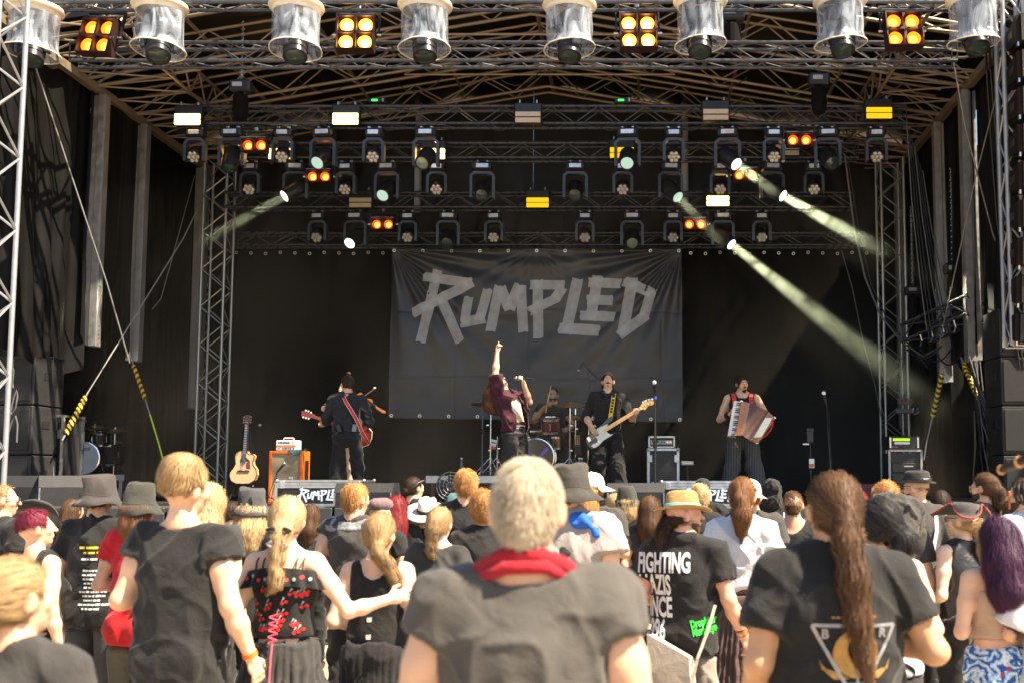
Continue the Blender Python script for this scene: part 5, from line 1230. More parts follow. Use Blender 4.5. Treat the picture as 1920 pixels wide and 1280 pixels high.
# ---- materials of people
def skinmat(name, col): return mat('skin_' + name, col, .46, 0, .20, 9, bump=.12, bs=160, sss=.06, spec=.4)
SKIN = {k: skinmat(k, v) for k, v in dict(fair=(.70, .42, .27), pale=(.76, .50, .35), tan=(.56, .31, .17), pink=(.70, .37, .25)).items()}
_CL = {}
def cloth(name, col, rough=.85, sheen=.12, var=.16, bs=260, bump=.25):
 if name not in _CL:
  _CL[name] = mat(name + '_cloth', col, rough, 0, var, 7, bump=bump, bs=bs, sheen=sheen, spec=.3)
  m = _CL[name]; t = m.node_tree; N, L = t.nodes, t.links; b = N['Principled BSDF']; old = b.inputs['Normal'].links[0].from_node
  tc = [n for n in N if n.type == 'MAPPING'][0]; n2 = N.new('ShaderNodeTexNoise'); n2.inputs['Scale'].default_value = 11; n2.inputs['Detail'].default_value = 5; n2.inputs['Distortion'].default_value = 1.2; L.new(tc.outputs[0], n2.inputs['Vector'])
  b2 = N.new('ShaderNodeBump'); b2.inputs['Strength'].default_value = .32; b2.inputs['Distance'].default_value = .03; L.new(n2.outputs[0], b2.inputs['Height']); L.new(old.outputs[0], b2.inputs['Normal']); L.new(b2.outputs[0], b.inputs['Normal'])
 return _CL[name]
C_BLK = lambda: cloth('black_cotton', (.014, .0132, .0126)); C_GRY = lambda: cloth('washed_black', (.038, .036, .034)); C_CHAR = lambda: cloth('charcoal', (.050, .045, .040))
C_WHT = lambda: cloth('white_cotton', (.70, .70, .71)); C_RED = lambda: cloth('red_cotton', (.55, .012, .018)); C_LEA = lambda: mat('black_leather', (.016, .015, .014), .38, 0, .25, 12, bump=.3, bs=60, coat=.15)
def hairmat(name, dark, light, rough=.42):
 nm = 'hair_' + name
 if nm in _M: return _M[nm]
 m = bpy.data.materials.new(nm); m.use_nodes = True; t = m.node_tree; b = t.nodes['Principled BSDF']; b.inputs['Roughness'].default_value = .55; b.inputs['Specular IOR Level'].default_value = .22
 at = t.nodes.new('ShaderNodeAttribute'); at.attribute_name = 'tint'; mx = t.nodes.new('ShaderNodeMix'); mx.data_type = 'RGBA'
 mx.inputs[6].default_value = (*dark, 1); mx.inputs[7].default_value = (*light, 1); t.links.new(at.outputs['Fac'], mx.inputs[0]); t.links.new(mx.outputs[2], b.inputs['Base Color']); _M[nm] = m; return m
HC = dict(blond=((.26, .15, .06), (.85, .62, .33)), darkblond=((.14, .08, .035), (.62, .41, .20)), brown=((.035, .018, .010), (.19, .10, .05)), darkbrown=((.016, .010, .007), (.085, .050, .030)), black=((.008, .007, .007), (.05, .045, .045)),
          red=((.09, .008, .010), (.36, .045, .05)), ginger=((.20, .075, .02), (.72, .38, .13)), grey=((.24, .19, .13), (.74, .63, .46)), purple=((.022, .010, .028), (.10, .034, .085)), burgundy=((.05, .006, .012), (.26, .03, .06)), auburn=((.06, .024, .012), (.34, .16, .07)))
def hm(k): return hairmat(k, *HC[k])

def body_dims(sex, fat=0.0):
 f = fat
 if sex == 'm': return dict(sh=.185, chest=A3(.172, .118 + .3 * f, .17), waist=.142 + f, hip=A3(.158 + .6 * f, .115 + .4 * f, .12), ua=(.053, .045), fa=(.044, .029), neck=.057, thigh=.086 + .3 * f, hipx=.088, belly=f)
 return dict(sh=.158, chest=A3(.148 + .3 * f, .105 + .2 * f, .16), waist=.118 + f, hip=A3(.168 + .7 * f, .125 + .5 * f, .13), ua=(.045 + .25 * f, .038 + .2 * f), fa=(.037 + .15 * f, .024), neck=.045, thigh=.088 + .4 * f, hipx=.086, belly=f)
ARM = dict(down=((.065, -.03, -.28), (.02, .05, -.245)), bent=((.075, -.06, -.27), (-.10, .20, .04)), fold=((.06, -.02, -.275), (-.19, .16, .02)), out=((.12, -.03, -.26), (.05, .08, -.23)), phone=((.05, .10, -.26), (-.05, .10, .23)), hip=((.16, -.05, -.24), (-.10, .03, -.22)), up=((.10, .12, .22), (-.04, .06, .24)))
def head_prims(sex, jaw=1.0):
 L = [ell((0, -.014, .022), (.075, .095, .092)), ell((0, .028, -.035), (.057 * jaw, .062, .080)), ell((0, .060, -.088), (.026, .024, .022)), cap((-.032, .078, .022), (.032, .078, .022), .013), cap((0, .088, .016), (0, .110, -.024), .0085, .0125),
         cap((-.017, .086, -.055), (.017, .086, -.055), .0075), ell((.040, .058, -.020), (.024, .026, .024)), ell((-.040, .058, -.020), (.024, .026, .024))]
 ears = []
 for s in (-1, 1):
  R = np.array(rotm(x=-12, z=-s * 22)); ears.append(ell((s * .079, -.008, -.008), (.010, .021, .034), R)); ears.append(cap((s * .076, -.004, .014), (s * .073, .006, -.034), .007))
 eyes = [ell((s * .031, .100, .006), (.016, .016, .011)) for s in (-1, 1)]
 return L, ears, eyes
def xf(prs, R, t):
 o = []
 for p in prs:
  if p[0] == 'c': o.append(('c', R @ p[1] + t, R @ p[2] + t, p[3], p[4], p[5]))
  else: o.append(('e', R @ p[1] + t, p[2], R if p[3] is None else R @ p[3]))
 return o
def hand_prims(W, d, n, side, curl=.35, k=1.0, spread=.0, curls=None):
 """wrist W, direction d, palm normal n, side = +1/-1: where the thumb leaves"""
 d = d / np.linalg.norm(d); n = n - d * (n @ d); n /= np.linalg.norm(n); s = np.cross(d, n) * side; L = []
 R = np.stack([s, n, d], 1); L.append(ell(W + d * .048 * k, A3(.040, .0165, .052) * k, R)); L.append(cap(W - d * .02, W + d * .03 * k, .026 * k, .024 * k))
 for i, (o, ln) in enumerate(((.030, .066), (.010, .076), (-.011, .072), (-.030, .056))):
  c = curls[i] if curls is not None else curl
  r = W + d * .088 * k + s * o * k; a1, a2 = c * 1.2, c * 2.6; sp = spread * (o / .03) * .3
  f1 = d * math.cos(a1) + n * math.sin(a1) + s * sp; f2 = d * math.cos(a2) + n * math.sin(a2) + s * sp
  m = r + f1 * ln * .52 * k; L.append(cap(r, m, .0092 * k, .0086 * k)); L.append(cap(m, m + f2 * ln * .55 * k, .0084 * k, .0070 * k))
 c = curls[4] if curls is not None else curl
 t0 = W + d * .022 * k + s * .026 * k; t1 = t0 + (d * .55 + s * (.75 - .5 * c) + n * .35 * c) * .048 * k; L.append(cap(t0, t1, .0125 * k, .0100 * k)); L.append(cap(t1, t1 + (d * .85 + s * (.35 - .7 * c) + n * .5 * c) * .038 * k, .0098 * k, .0078 * k))
 return L

class Person: pass
SHOE = {}
def set_tint(me, vals):
 at = me.attributes.new('tint', 'FLOAT', 'POINT'); at.data.foreach_set('value', np.ascontiguousarray(vals, dtype=np.float32))
def person(label, group=None, px=0, py=0, s=200.0, Y=None, floor=0.0, H=None, hat_h=0.0, sex='m', fat=0.0, w=1.0, face=0.0, skin='fair', arms=('down', 'down'), head=(0, 0, 0), warp=None, legs=None,
           hair=None, top=None, bottom=None, hands=((.35, None), (.35, None)), eyes=False, lod=None, X=None, jaw=1.0, bodywarp=None, tube_legs=True, handdir=None):
 """label: what the photograph shows; px, py, s: where the top of the head stands in it and how many pixels a metre there has"""
 p = Person(); Y = Y if Y is not None else FPX / s; t = P(px, py, Y); X = t.x if X is None else X
 H = (t.z - floor - hat_h) if H is None else H; k = H / 1.75; p.k, p.w, p.H = k, w, H
 root = empty('person', (X, Y, floor), label, 'person', group, rz=face); p.root = root
 lod = lod or (.0080 if s > 430 else .0095 if s > 300 else .0115 if s > 225 else .0135); p.h = lod
 B = body_dims(sex, fat); p.B = B; sx = B['sh']; C = B['chest']
 # ---- joints
 p.S, p.E, p.Wr = {}, {}, {}
 for i, sd in enumerate((-1, 1)):
  S = A3(sd * sx, -.012, 1.415); a = arms[i]
  if isinstance(a, str): e, q = ARM[a]; E = S + A3(sd * e[0], e[1], e[2]); Wq = E + A3(sd * q[0], q[1], q[2])
  else:
   E, Wq = A3(*a[0]), A3(*a[1])
   if len(a) > 2: S = S + A3(*a[2])
  p.S[sd], p.E[sd], p.Wr[sd] = S, E, Wq
 R = np.array(rotm(x=head[0], y=head[1], z=head[2])); p.R = R; nb = A3(0, -.018, 1.525); p.hc = nb + R @ A3(0, .010, .105); inv = A3(1 / w, 1 / w, 1)
 p.hp = lambda q: (R @ np.array(q, float).reshape(-1, 3).T).T + p.hc     # head space -> body space
 Hd, Er, Ey = head_prims(sex, jaw)
 torso = [ell((0, 0, .955), B['hip']), cap((0, 0, 1.0), (0, 0, 1.22), B['waist'] + .012, B['waist'] + .016, (1, .74, 1)), ell((0, -.004, 1.29), C), cap((-sx * .80, -.014, 1.405), (sx * .80, -.014, 1.405), .060 if sex == 'm' else .050)]
 torso += [cap((0, -.022, 1.50), (q * sx * .72, -.018, 1.432), .047 if sex == 'm' else .036, .040 if sex == 'm' else .032) for q in (-1, 1)]
 torso += [ell((q * .075, -.045, .90), (.088, .090, .10)) for q in (-1, 1)]
 if B['belly'] > .01: torso.append(ell((0, .03 + B['belly'], 1.08), (B['waist'], .09 + B['belly'], .13)))
 if sex == 'f': torso += [ell((q * .070, .085, 1.265), (.062, .058, .062)) for q in (-1, 1)]
 else: torso += [ell((q * .075, .070, 1.32), (.075, .045, .06)) for q in (-1, 1)]
 armp = {}
 for sd in (-1, 1):
  S, E, Wq = p.S[sd], p.E[sd], p.Wr[sd]; ua, fa = B['ua'], B['fa']; mid = S + (E - S) * .45
  armp[sd] = [cap(S, mid, ua[0] * 1.18, ua[0]), cap(mid, E, ua[0], ua[1] * .92), cap(E, E + (Wq - E) * .35, ua[1] * .95, fa[0] * 1.02), cap(E + (Wq - E) * .35, Wq, fa[0] * 1.02, fa[1])]
 lg = legs or {}; legp = {}
 for sd in (-1, 1):
  Kn = A3(*lg.get((sd, 'k'), (sd * .098, .015, .50))); An = A3(*lg.get((sd, 'a'), (sd * .108, -.015, .085))); Hp = A3(sd * B['hipx'], 0, .92); toe = A3(*lg.get((sd, 't'), (An[0] + sd * .03, An[1] + .17, .03)))
  p.E[(sd, 'k')], p.E[(sd, 'a')] = Kn, An
  legp[sd] = [cap(Hp, Kn, B['thigh'], .056), cap(Kn, Kn + (An - Kn) * .4, .053, .054), cap(Kn + (An - Kn) * .4, An, .054, .036), cap(An, (An + toe) / 2 + A3(0, 0, .0), .042, .040), cap((An + toe) / 2, toe, .040, .028)]
 allp = torso + armp[-1] + armp[1] + legp[-1] + legp[1]
 pts = np.concatenate([np.stack([q[1], q[2]]) if q[0] == 'c' else q[1][None] for q in allp] + [p.hc[None]]); lo, hi = pts.min(0) - .20, pts.max(0) + .20; lo[2] = min(lo[2], -.02); hi[2] = max(hi[2], p.hc[2] + .2)
 F_ = Field(lo, hi, lod); d = F_.new(); F_.add(d, torso, .05); F_.add(d, legp[-1] + legp[1], .03)
 for sd in (-1, 1): da = F_.new(); F_.add(da, armp[sd], .025); kk = .03; h_ = np.maximum(kk - np.abs(d - da), 0) / kk; d = np.minimum(d, da) - h_ * h_ * kk * .25
 nk = [cap((0, -.03, 1.45), p.hc + R @ A3(0, -.018, -.055), B['neck'] * 1.08, B['neck'])]
 F_.add(d, nk, .03)
 fd = F_.new(); F_.add(fd, xf(Hd, R, p.hc), .016); F_.cut(fd, xf(Ey, R, p.hc), .012); F_.add(fd, xf(Er, R, p.hc), .008); F_.add(fd, xf([ell((s_ * .031, .081, .006), (.013, .012, .012)) for s_ in (-1, 1)], R, p.hc), .004)
 kk = .022; h_ = np.maximum(kk - np.abs(d - fd), 0) / kk; d = np.minimum(d, fd) - h_ * h_ * kk * .25
 p.F, p.d = F_, d; p.torso, p.armp, p.legp, p.warp = torso, armp, legp, warp
 V, Q = surface(F_, d)
 p.fin = lambda V_: ((warp(V_) if warp else V_) * A3(k * w, k * w, k))
 p.cover = []
 p.gar = {}
 if bottom: build_bottom(p, **bottom)
 if top:
  for tp in (top if isinstance(top, (list, tuple)) else [top]): build_top(p, **tp)
 if bottom and top:      # tuck the waist of the trousers under the shirt
  nm = bottom.get('name', 'trousers'); o_, _v, Qb = p.gar[nm]; Vb = p.raw[nm][0]; dd = np.full(len(Vb), .5)
  for (Fg, dg) in p.cover[1:]: dd = np.minimum(dd, np.where(((Vb > Fg.lo + .01) & (Vb < Fg.lo + Fg.h * (Fg.n - 1) - .01)).all(1), Fg.at(dg, Vb), .5))
  Vb = Vb - vnormals(Vb, Qb) * (.032 * np.clip((.024 - dd) / .012, 0, 1))[:, None]; Vf2 = p.fin(Vb); o_.data.vertices.foreach_set('co', np.ascontiguousarray(Vf2, dtype=np.float32).ravel()); p.gar[nm] = (o_, Vf2, Qb)
 # hide what the clothes cover
 bad = np.zeros(len(V), bool)
 for (Fg, dg) in p.cover: bad |= (Fg.at(dg, V) < -.002) & (V > Fg.lo + .01).all(1) & (V < Fg.lo + Fg.h * (Fg.n - 1) - .01).all(1)
 if bottom and bottom.get('kind', 'pants') == 'pants' and bottom.get('hem', .1) <= .12 and not legs: bad |= V[:, 2] < .16
 N = vnormals(V, Q); V = V - N * (.016 * bad)[:, None]; V, Q = drop(V, Q, bad & (V[:, 2] < .97))
 parts = [(V, Q)]
 for i, sd in enumerate((-1, 1)):
  cu, nrm = hands[i][:2]; kw = hands[i][2] if len(hands[i]) > 2 else {}; E, Wq = p.E[sd], p.Wr[sd]; dd = Wq - E; dd = dd / np.linalg.norm(dd)
  if 'dir' in kw: dd = A3(*kw.pop('dir'));
  n = A3(*nrm) if nrm is not None else A3(-sd, .25, 0)
  hp = hand_prims(Wq, dd, n, kw.pop('thumb', sd), cu, 1.0 if sex == 'm' else .92, **kw); p.E[(sd, 'hand')] = Wq + dd / np.linalg.norm(dd) * .08
  q_ = np.concatenate([np.stack([a[1], a[2]]) if a[0] == 'c' else a[1][None] for a in hp]); hh = .0055 if s > 120 and (eyes or s > 300) else .008
  Fh = Field(q_.min(0) - .05, q_.max(0) + .05, hh); dh = Fh.new(); Fh.add(dh, hp, .007); Fh.add(dh, [cap(E + (Wq - E) * .6, Wq, B['fa'][0] * .85, B['fa'][1] * 1.02)], .012)
  dh = Fh.plane(dh, E + (Wq - E) * .78, -(Wq - E) / np.linalg.norm(Wq - E)); parts.append(surface(Fh, dh))
 VV = np.concatenate([a for a, _ in parts]); off = np.cumsum([0] + [len(a) for a, _ in parts]); QQ = np.concatenate([q + o for (_, q), o in zip(parts, off)])
 p.body = link('body', np_mesh('body', p.fin(VV), QQ, SKIN[skin]), root)
 for sd in (-1, 1):
  An = p.E[(sd, 'a')]; o = p.fin(An[None])[0]
  if 'm' not in SHOE:
   Fs = Field((-.09, -.12, -.1), (.09, .26, .1), .012); ds = Fs.new(); Fs.add(ds, [cap((0, -.03, -.03), (0, .08, -.045), .048, .045), cap((0, .08, -.045), (0, .175, -.05), .045, .036), cap((0, -.03, -.02), (0, -.02, .05), .046, .044)], .03); ds = Fs.plane(ds, (0, 0, -.083), (0, 0, -1)); SHOE['m'] = np_mesh('shoe', *surface(Fs, ds), C_LEA())
  so_ = link('shoe', SHOE['m'], root, (o[0], o[1], .084 * k + max(0, o[2] - .085 * k)), (0, 0, -sd * .15)); so_.scale = (k, k, k)
 if hair: build_hair(p, **hair)
 if eyes:
  mw, mi = mat('eye_white', (.75, .72, .68), .25), mat('dark_iris', (.02, .012, .008), .1)
  for sd in (-1, 1):
   c = p.fin(p.hp((sd * .031, .0805, .004)))[0]; o = one('eye', mw, root, 'sphere', c, .0115 * k, 12, 8, smooth=True); q = p.fin(p.hp((sd * .031, .0885, .003)))[0]; one('iris', mi, o, 'sphere', q, .0055 * k, 8, 6, smooth=True)
 return p
def head_mesh(p, name, V, Fq, m, smooth=True, parent=None, tint=None):
 """V in head space"""
 me = np_mesh(name, p.fin(head_sp(p, V)), np.array(Fq), m, smooth)
 return link(name, me, parent or p.root)
def head_sp(p, V):
 q = p.hp(V); return (q - p.hc) * A3(1 / p.w, 1 / p.w, 1) + p.hc

# ---------------------------------------------------------------- clothes
def wrinkle(V, N, amp, seed, ax=1.0, dens=1.0):
 wp = np.stack([vn(V * 4.5 + seed + 3), vn(V * 4.5 + seed + 7), vn(V * 4.5 + seed + 11)], -1)
 q = V * A3(6.5, 6.5, 2.6 * ax) * dens + seed + .5 * wp
 r1 = ridge(q); r2 = ridge((V @ np.array(rotm(x=25, y=38))) * A3(9, 9, 3.2) * dens + .4 * wp + seed * 1.7 + 5); r3 = ridge((V @ np.array(rotm(x=-20, y=-42))) * A3(10, 10, 3.5) * dens + .4 * wp + seed * .6 + 15)
 f = lambda r: np.clip(r, 0, 1) ** 2
 return V + N * (amp * (1.5 * f(r1) + 1.0 * f(r2) + 1.0 * f(r3) - .75) + .4 * amp * vn(V * 3 + seed))[:, None]
def finish(p, name, F_, d, m, amp=.006, seed=1.0, h=None, sm=1, dens=1.0, extra=None, keep=None):
 V, Q = surface(F_, d); V = smoothv(V, Q, sm); N = vnormals(V, Q)
 if amp: V = wrinkle(V, N, amp, seed, dens=dens)
 if extra: V = extra(V, N)
 p.cover.append((F_, d)); Vf = p.fin(V); o = link(name, np_mesh(name, Vf, Q, m), p.root); p.gar[name] = (o, Vf, Q); p.last = o; p.raw = getattr(p, 'raw', {}); p.raw[name] = (V, Q); return o
def build_top(p, m=None, name='shirt', kind='tee', off=.013, loose=.4, hem=.86, sleeve=.55, neck='crew', amp=.0085, seed=None, flare=.012, cutlow=None, dens=1.0, arms_='both', shell=False):
 B = p.B; sx = B['sh']; C = B['chest']; m = m or C_BLK(); seed = random.uniform(0, 30) if seed is None else seed
 lo, hi = p.F.lo, p.F.lo + p.F.h * (p.F.n - 1); lo = lo.copy(); lo[2] = hem - .05; F_ = Field(lo, hi, p.h); d = F_.new(); g = off
 prs = [ell((0, -.004, 1.29), C + g), cap((-sx * .82, -.014, 1.405), (sx * .82, -.014, 1.405), (.061 if p.B['neck'] > .05 else .051) + g)]
 prs += [cap((0, -.022, 1.49), (q * sx * .75, -.018, 1.432), (.047 if p.B['neck'] > .05 else .037) + g * .7, (.040 if p.B['neck'] > .05 else .034) + g) for q in (-1, 1)]
 wr = B['waist'] + .016 + g; hr = max(B['hip'][0], wr) ; low = wr + (hr + .012 - wr) * loose if hem < 1.0 else wr
 prs.append(cap((0, 0, 1.28), (0, .004, 1.06), max(C[0] * .93 + g, wr) * (1 if loose > .3 else .94), wr + (C[0] - wr + g) * loose * .8, (1, .74, 1)))
 prs.append(cap((0, .004, 1.06), (0, 0, min(hem, 1.0)), wr + (C[0] - wr + g) * loose * .8, max(low, B['hip'][0] + g if hem < .97 else low), (1, .76, 1)))
 if B['belly'] > .01: prs.append(ell((0, .03 + B['belly'], 1.08), (B['waist'] + g, .09 + B['belly'] + g, .15)))
 if B['neck'] < .05: prs += [ell((q * .070, .085, 1.265), (.062 + g, .058 + g, .062 + g)) for q in (-1, 1)]
 else: prs += [ell((q * .075, .070, 1.32), (.075 + g, .045 + g, .06 + g)) for q in (-1, 1)]
 if hem < .98: prs += [ell((q * .075, -.045, .90), (.088 + g, .090 + g, .10)) for q in (-1, 1)]
 F_.add(d, prs, .05)
 if kind in ('tee', 'long'):
  for sd in (-1, 1):
   S, E, Wq = p.S[sd], p.E[sd], p.Wr[sd]; ua = B['ua']; ds = F_.new()
   b = S + (E - S) * min(1, sleeve); n = (E - S) / np.linalg.norm(E - S)
   if sleeve <= 1.0: F_.add(ds, [cap(S, b + n * .05, ua[0] * 1.18 + g, ua[0] + g + flare)], .02); ds = F_.plane(ds, b, n)
   else:
    e2 = E + (Wq - E) * (sleeve - 1); n2 = (Wq - E) / np.linalg.norm(Wq - E)
    F_.add(ds, [cap(S, E, ua[0] * 1.18 + g, ua[1] + g + flare * .5), cap(E, e2 + n2 * .03, ua[1] + g + flare * .5, B['fa'][1] * 1.3 + g + flare)], .03);
    d1 = F_.new(); F_.add(d1, [cap(E, e2 + n2 * .03, ua[1] + g + flare * .5, B['fa'][1] * 1.3 + g + flare)], .03); d1 = F_.plane(d1, e2, n2); ds = F_.new(); F_.add(ds, [cap(S, E, ua[0] * 1.18 + g, ua[1] + g + flare * .5)], .03); ds = np.minimum(ds, d1)
   kk = .03; h_ = np.maximum(kk - np.abs(d - ds), 0) / kk; d = np.minimum(d, ds) - h_ * h_ * kk * .25
 elif kind == 'tank':
  F_.cut(d, [ell((q * (sx + .035), -.01, 1.43), (.062, .13, .115)) for q in (-1, 1)], .012)
 elif kind == 'vest':
  F_.cut(d, [ell((q * (sx + .052), -.01, 1.40), (.050, .11, .105)) for q in (-1, 1)], .012)
 elif kind == 'strapless':
  d = F_.plane(d, (0, 0, 1.355), (0, 0, 1))
 d = F_.plane(d, (0, 0, hem), (0, 0, -1))
 if cutlow is not None: d = F_.plane(d, *cutlow)
 nk = dict(crew=[ell((0, .012, 1.535), (.078, .085, .070))], wide=[ell((0, .0, 1.52), (.125, .12, .085))], scoop=[ell((0, -.03, 1.50), (.100, .14, .150))], v=[ell((0, .03, 1.53), (.070, .08, .065)), cap((0, .14, 1.50), (0, .16, 1.36), .06, .008)], none=[], back=[ell((0, -.04, 1.47), (.095, .12, .16))])[neck]
 F_.cut(d, nk, .006)
 return finish(p, name, F_, d, m, amp, seed, dens=dens)
def build_bottom(p, m=None, name='trousers', kind='pants', off=.012, flare=.0, waist=1.03, hem=.10, amp=.010, pleats=18, pamp=.012, seed=None, rx=.26):
 B = p.B; m = m or C_BLK(); seed = random.uniform(0, 30) if seed is None else seed
 lo, hi = p.F.lo.copy(), p.F.lo + p.F.h * (p.F.n - 1); hi[2] = waist + .06; g = off
 if kind == 'skirt': lo[0], lo[1], hi[0], hi[1] = -rx - .15, -rx - .12, rx + .15, rx + .12
 lo[2] = min(lo[2], hem - .05)
 F_ = Field(lo, hi, max(p.h, .012)); d = F_.new()
 prs = [ell((0, 0, .955), B['hip'] + g), cap((0, 0, .97), (0, 0, 1.15), B['waist'] + .022 + g, B['waist'] + .012 + g, (1, .76, 1))] + [ell((q * .075, -.045, .90), (.088 + g, .090 + g, .10 + g)) for q in (-1, 1)]
 if B['belly'] > .01: prs.append(ell((0, .02 + B['belly'], 1.06), (B['waist'] + g, .08 + B['belly'] + g, .13)))
 F_.add(d, prs, .04); ex = None
 if kind == 'skirt':
  F_.add(d, [cap((0, 0, .93), (0, 0, hem), B['hip'][0] + g, rx, (1, .80, 1))], .03); d = F_.plane(d, (0, 0, hem), (0, 0, -1))
  def ex(V, N):
   th = np.arctan2(V[:, 1], V[:, 0]); a = pamp * np.clip((waist - V[:, 2]) / .35, .15, 1); return V + N * (a * np.sin(th * pleats + 1.5 * vn(np.stack([th * 2, V[:, 2] * 2, th * 0], -1))))[:, None]
 else:
  for sd in (-1, 1):
   Kn, An = p.E[(sd, 'k')], p.E[(sd, 'a')]; Hp = A3(sd * B['hipx'], 0, .92); dl_ = F_.new()
   F_.add(dl_, [cap(Hp, Kn, B['thigh'] + g, .062 + g + flare * .6), cap(Kn, An + (An - Kn) * .05, .062 + g + flare * .6, .052 + g + flare)], .03)
   kk = .02; h_ = np.maximum(kk - np.abs(d - dl_), 0) / kk; d = np.minimum(d, dl_) - h_ * h_ * kk * .25
  d = F_.plane(d, (0, 0, max(hem, .06)), (0, 0, -1))
 d = F_.plane(d, (0, 0, waist), (0, 0, 1))
 return finish(p, name, F_, d, m, amp, seed, extra=ex)
def band(p, name, z, r, m, hgt=.035, thick=.006, sq=.76, cy=0.0, tilt=0.0):
 """belt round the body at height z"""
 def fn(U, V): th = U * 2 * np.pi; rr = r + thick * np.sin(V * np.pi); return np.stack([rr * np.cos(th), cy + rr * sq * np.sin(th), z + (V - .5) * hgt + tilt * np.cos(th)], -1)
 U, V = np.meshgrid(np.linspace(0, 1, 49), np.linspace(0, 1, 5), indexing='ij'); X = p.fin(fn(U, V).reshape(-1, 3)); i = np.arange(49 * 5).reshape(49, 5)
 return link(name, np_mesh(name, X, np.stack([i[:-1, :-1], i[1:, :-1], i[1:, 1:], i[:-1, 1:]], -1).reshape(-1, 4), m), p.root)
def ptube(p, name, pts, r, m, n=8, parent=None, headspace=False):
 q = np.array(pts, float); q = head_sp(p, q) if headspace else q; q = p.fin(q)
 rr = [a * p.k for a in r] if hasattr(r, '__len__') else r * p.k
 return one(name, m, parent or p.root, 'tube', [Vector(a) for a in q], rr, n, smooth=True)
def decal(p, gname, vs, fs, m, name='print', off=.004, dirn=(0, 1, 0), maxd=.07):
 """flat print pressed on to a garment from behind (along dirn); vs = [(x, z)] in metres of the finished figure"""
 o, V, Q = p.gar[gname]; bvh = BVHTree.FromPolygons([Vector(v) for v in V], [tuple(q) for q in Q]); bm = bmesh.new(); vv = [bm.verts.new((x, 0, z)) for x, z in vs]
 for f in fs:
  try: bm.faces.new([vv[i] for i in f])
  except ValueError: pass
 xs = [v[0] for v in vs]; zs = [v[1] for v in vs]
 for ax, (a, b) in ((0, (min(xs), max(xs))), (2, (min(zs), max(zs)))):
  nst = int((b - a) / .025)
  for i in range(1, nst + 1):
   co = [0, 0, 0]; co[ax] = a + i * .025; no = [0, 0, 0]; no[ax] = 1; bmesh.ops.bisect_plane(bm, geom=bm.verts[:] + bm.edges[:] + bm.faces[:], plane_co=co, plane_no=no)
 D = Vector(dirn).normalized(); miss = []; last = 0
 for v in bm.verts:
  h = bvh.ray_cast(Vector((v.co.x, -1.2 * D.y, v.co.z)) - Vector((1.2 * D.x, 0, 0)), D)
  if h[0] is None: miss.append(v)
  else: v.co = h[0] - D * off
 bmesh.ops.delete(bm, geom=miss, context='VERTS'); me = bpy.data.meshes.new(name); bm.to_mesh(me); bm.free(); me.materials.append(m); return link(name, me, p.root)
def decal_text(p, g, s_, size, x, z, m, bold=.0, sx=1.0, rot=0.0, shear=0.0, center=True, name='lettering'):
 vs, fs = text_geo(s_, size, bold, sx, shear); c = (max(v[0] for v in vs) + min(v[0] for v in vs)) / 2 if center else 0; co, si = math.cos(rot), math.sin(rot)
 return decal(p, g, [(x + (a - c) * co - b * si, z + (a - c) * si + b * co) for a, b in vs], fs, m, name)
def scribble(p, g, x, z, wd, rows, lh, m, seed=0, name='print', fill=.75, dash=.02):
 """rows of tiny unreadable lettering marks"""
 r = random.Random(seed); vs, fs = [], []
 for i in range(rows):
  L = wd * r.uniform(.55, 1); a = -L / 2
  while a < L / 2:
   b = a + r.uniform(.5, 1.3) * dash; n = len(vs); zz = z - i * lh; h_ = lh * .5 * r.uniform(.75, 1.0)
   vs += [(x + a, zz), (x + b, zz), (x + b, zz + h_), (x + a, zz + h_)]; fs.append((n, n + 1, n + 2, n + 3)); a = b + dash * (1 - fill) * r.uniform(.6, 2.2)
 return decal(p, g, vs, fs, m, name)
# ---------------------------------------------------------------- hair
def strands(F_, d, roots, flow, seg, L, lift, wid, tint, curl=0.0, cfreq=9.0, taper=.35, jit=.15, seed=0, grav=0.0):
 r = np.random.default_rng(seed); n = len(roots); P_ = roots.copy(); ln = L * r.uniform(.65, 1.1, n); st = (ln / seg)[:, None]; out = [P_.copy()]; wds = []
 ph = r.uniform(0, 6.28, n); J = r.normal(0, jit, (n, 3)); lf = lift * r.uniform(.0, 1.0, n) ** 2 * 2.2
 for k in range(seg):
  D = flow(P_) + J * (.3 + .7 * k / seg); D[:, 2] -= grav * k / seg; D /= np.linalg.norm(D, axis=1, keepdims=True) + 1e-9; N = F_.grad(d, P_); D = D - N * np.clip((D * N).sum(1), -1, .25)[:, None]; D /= np.linalg.norm(D, axis=1, keepdims=True) + 1e-9
  Wd = np.cross(D, N); wds.append(Wd); P_ = P_ + D * st; v = F_.at(d, P_); P_ = P_ + N * np.clip(lf - v, -.012, .03)[:, None]
  if curl: P_ = P_ + (Wd * np.sin(ph + cfreq * k)[:, None] + N * np.cos(ph + cfreq * k)[:, None] * .7) * curl
  out.append(P_.copy())
 wds.append(wds[-1]); X = np.stack(out, 1); Wd = np.stack(wds, 1); Wd /= np.linalg.norm(Wd, axis=2, keepdims=True) + 1e-9; tp = 1 - (1 - taper) * (np.arange(seg + 1) / seg); ww = (wid * r.uniform(.6, 1.3, n))[:, None, None] * tp[None, :, None]
 a, b = X - Wd * ww * .5, X + Wd * ww * .5; V = np.stack([a, b], 2).reshape(-1, 3); i = np.arange(n * (seg + 1) * 2).reshape(n, seg + 1, 2)
 Q = np.stack([i[:, :-1, 0], i[:, :-1, 1], i[:, 1:, 1], i[:, 1:, 0]], -1).reshape(-1, 4); T = np.repeat(np.clip(tint(X[:, 0]) + r.normal(0, .21, n), 0, 1), (seg + 1) * 2); return V, Q, T
HD = 2.3
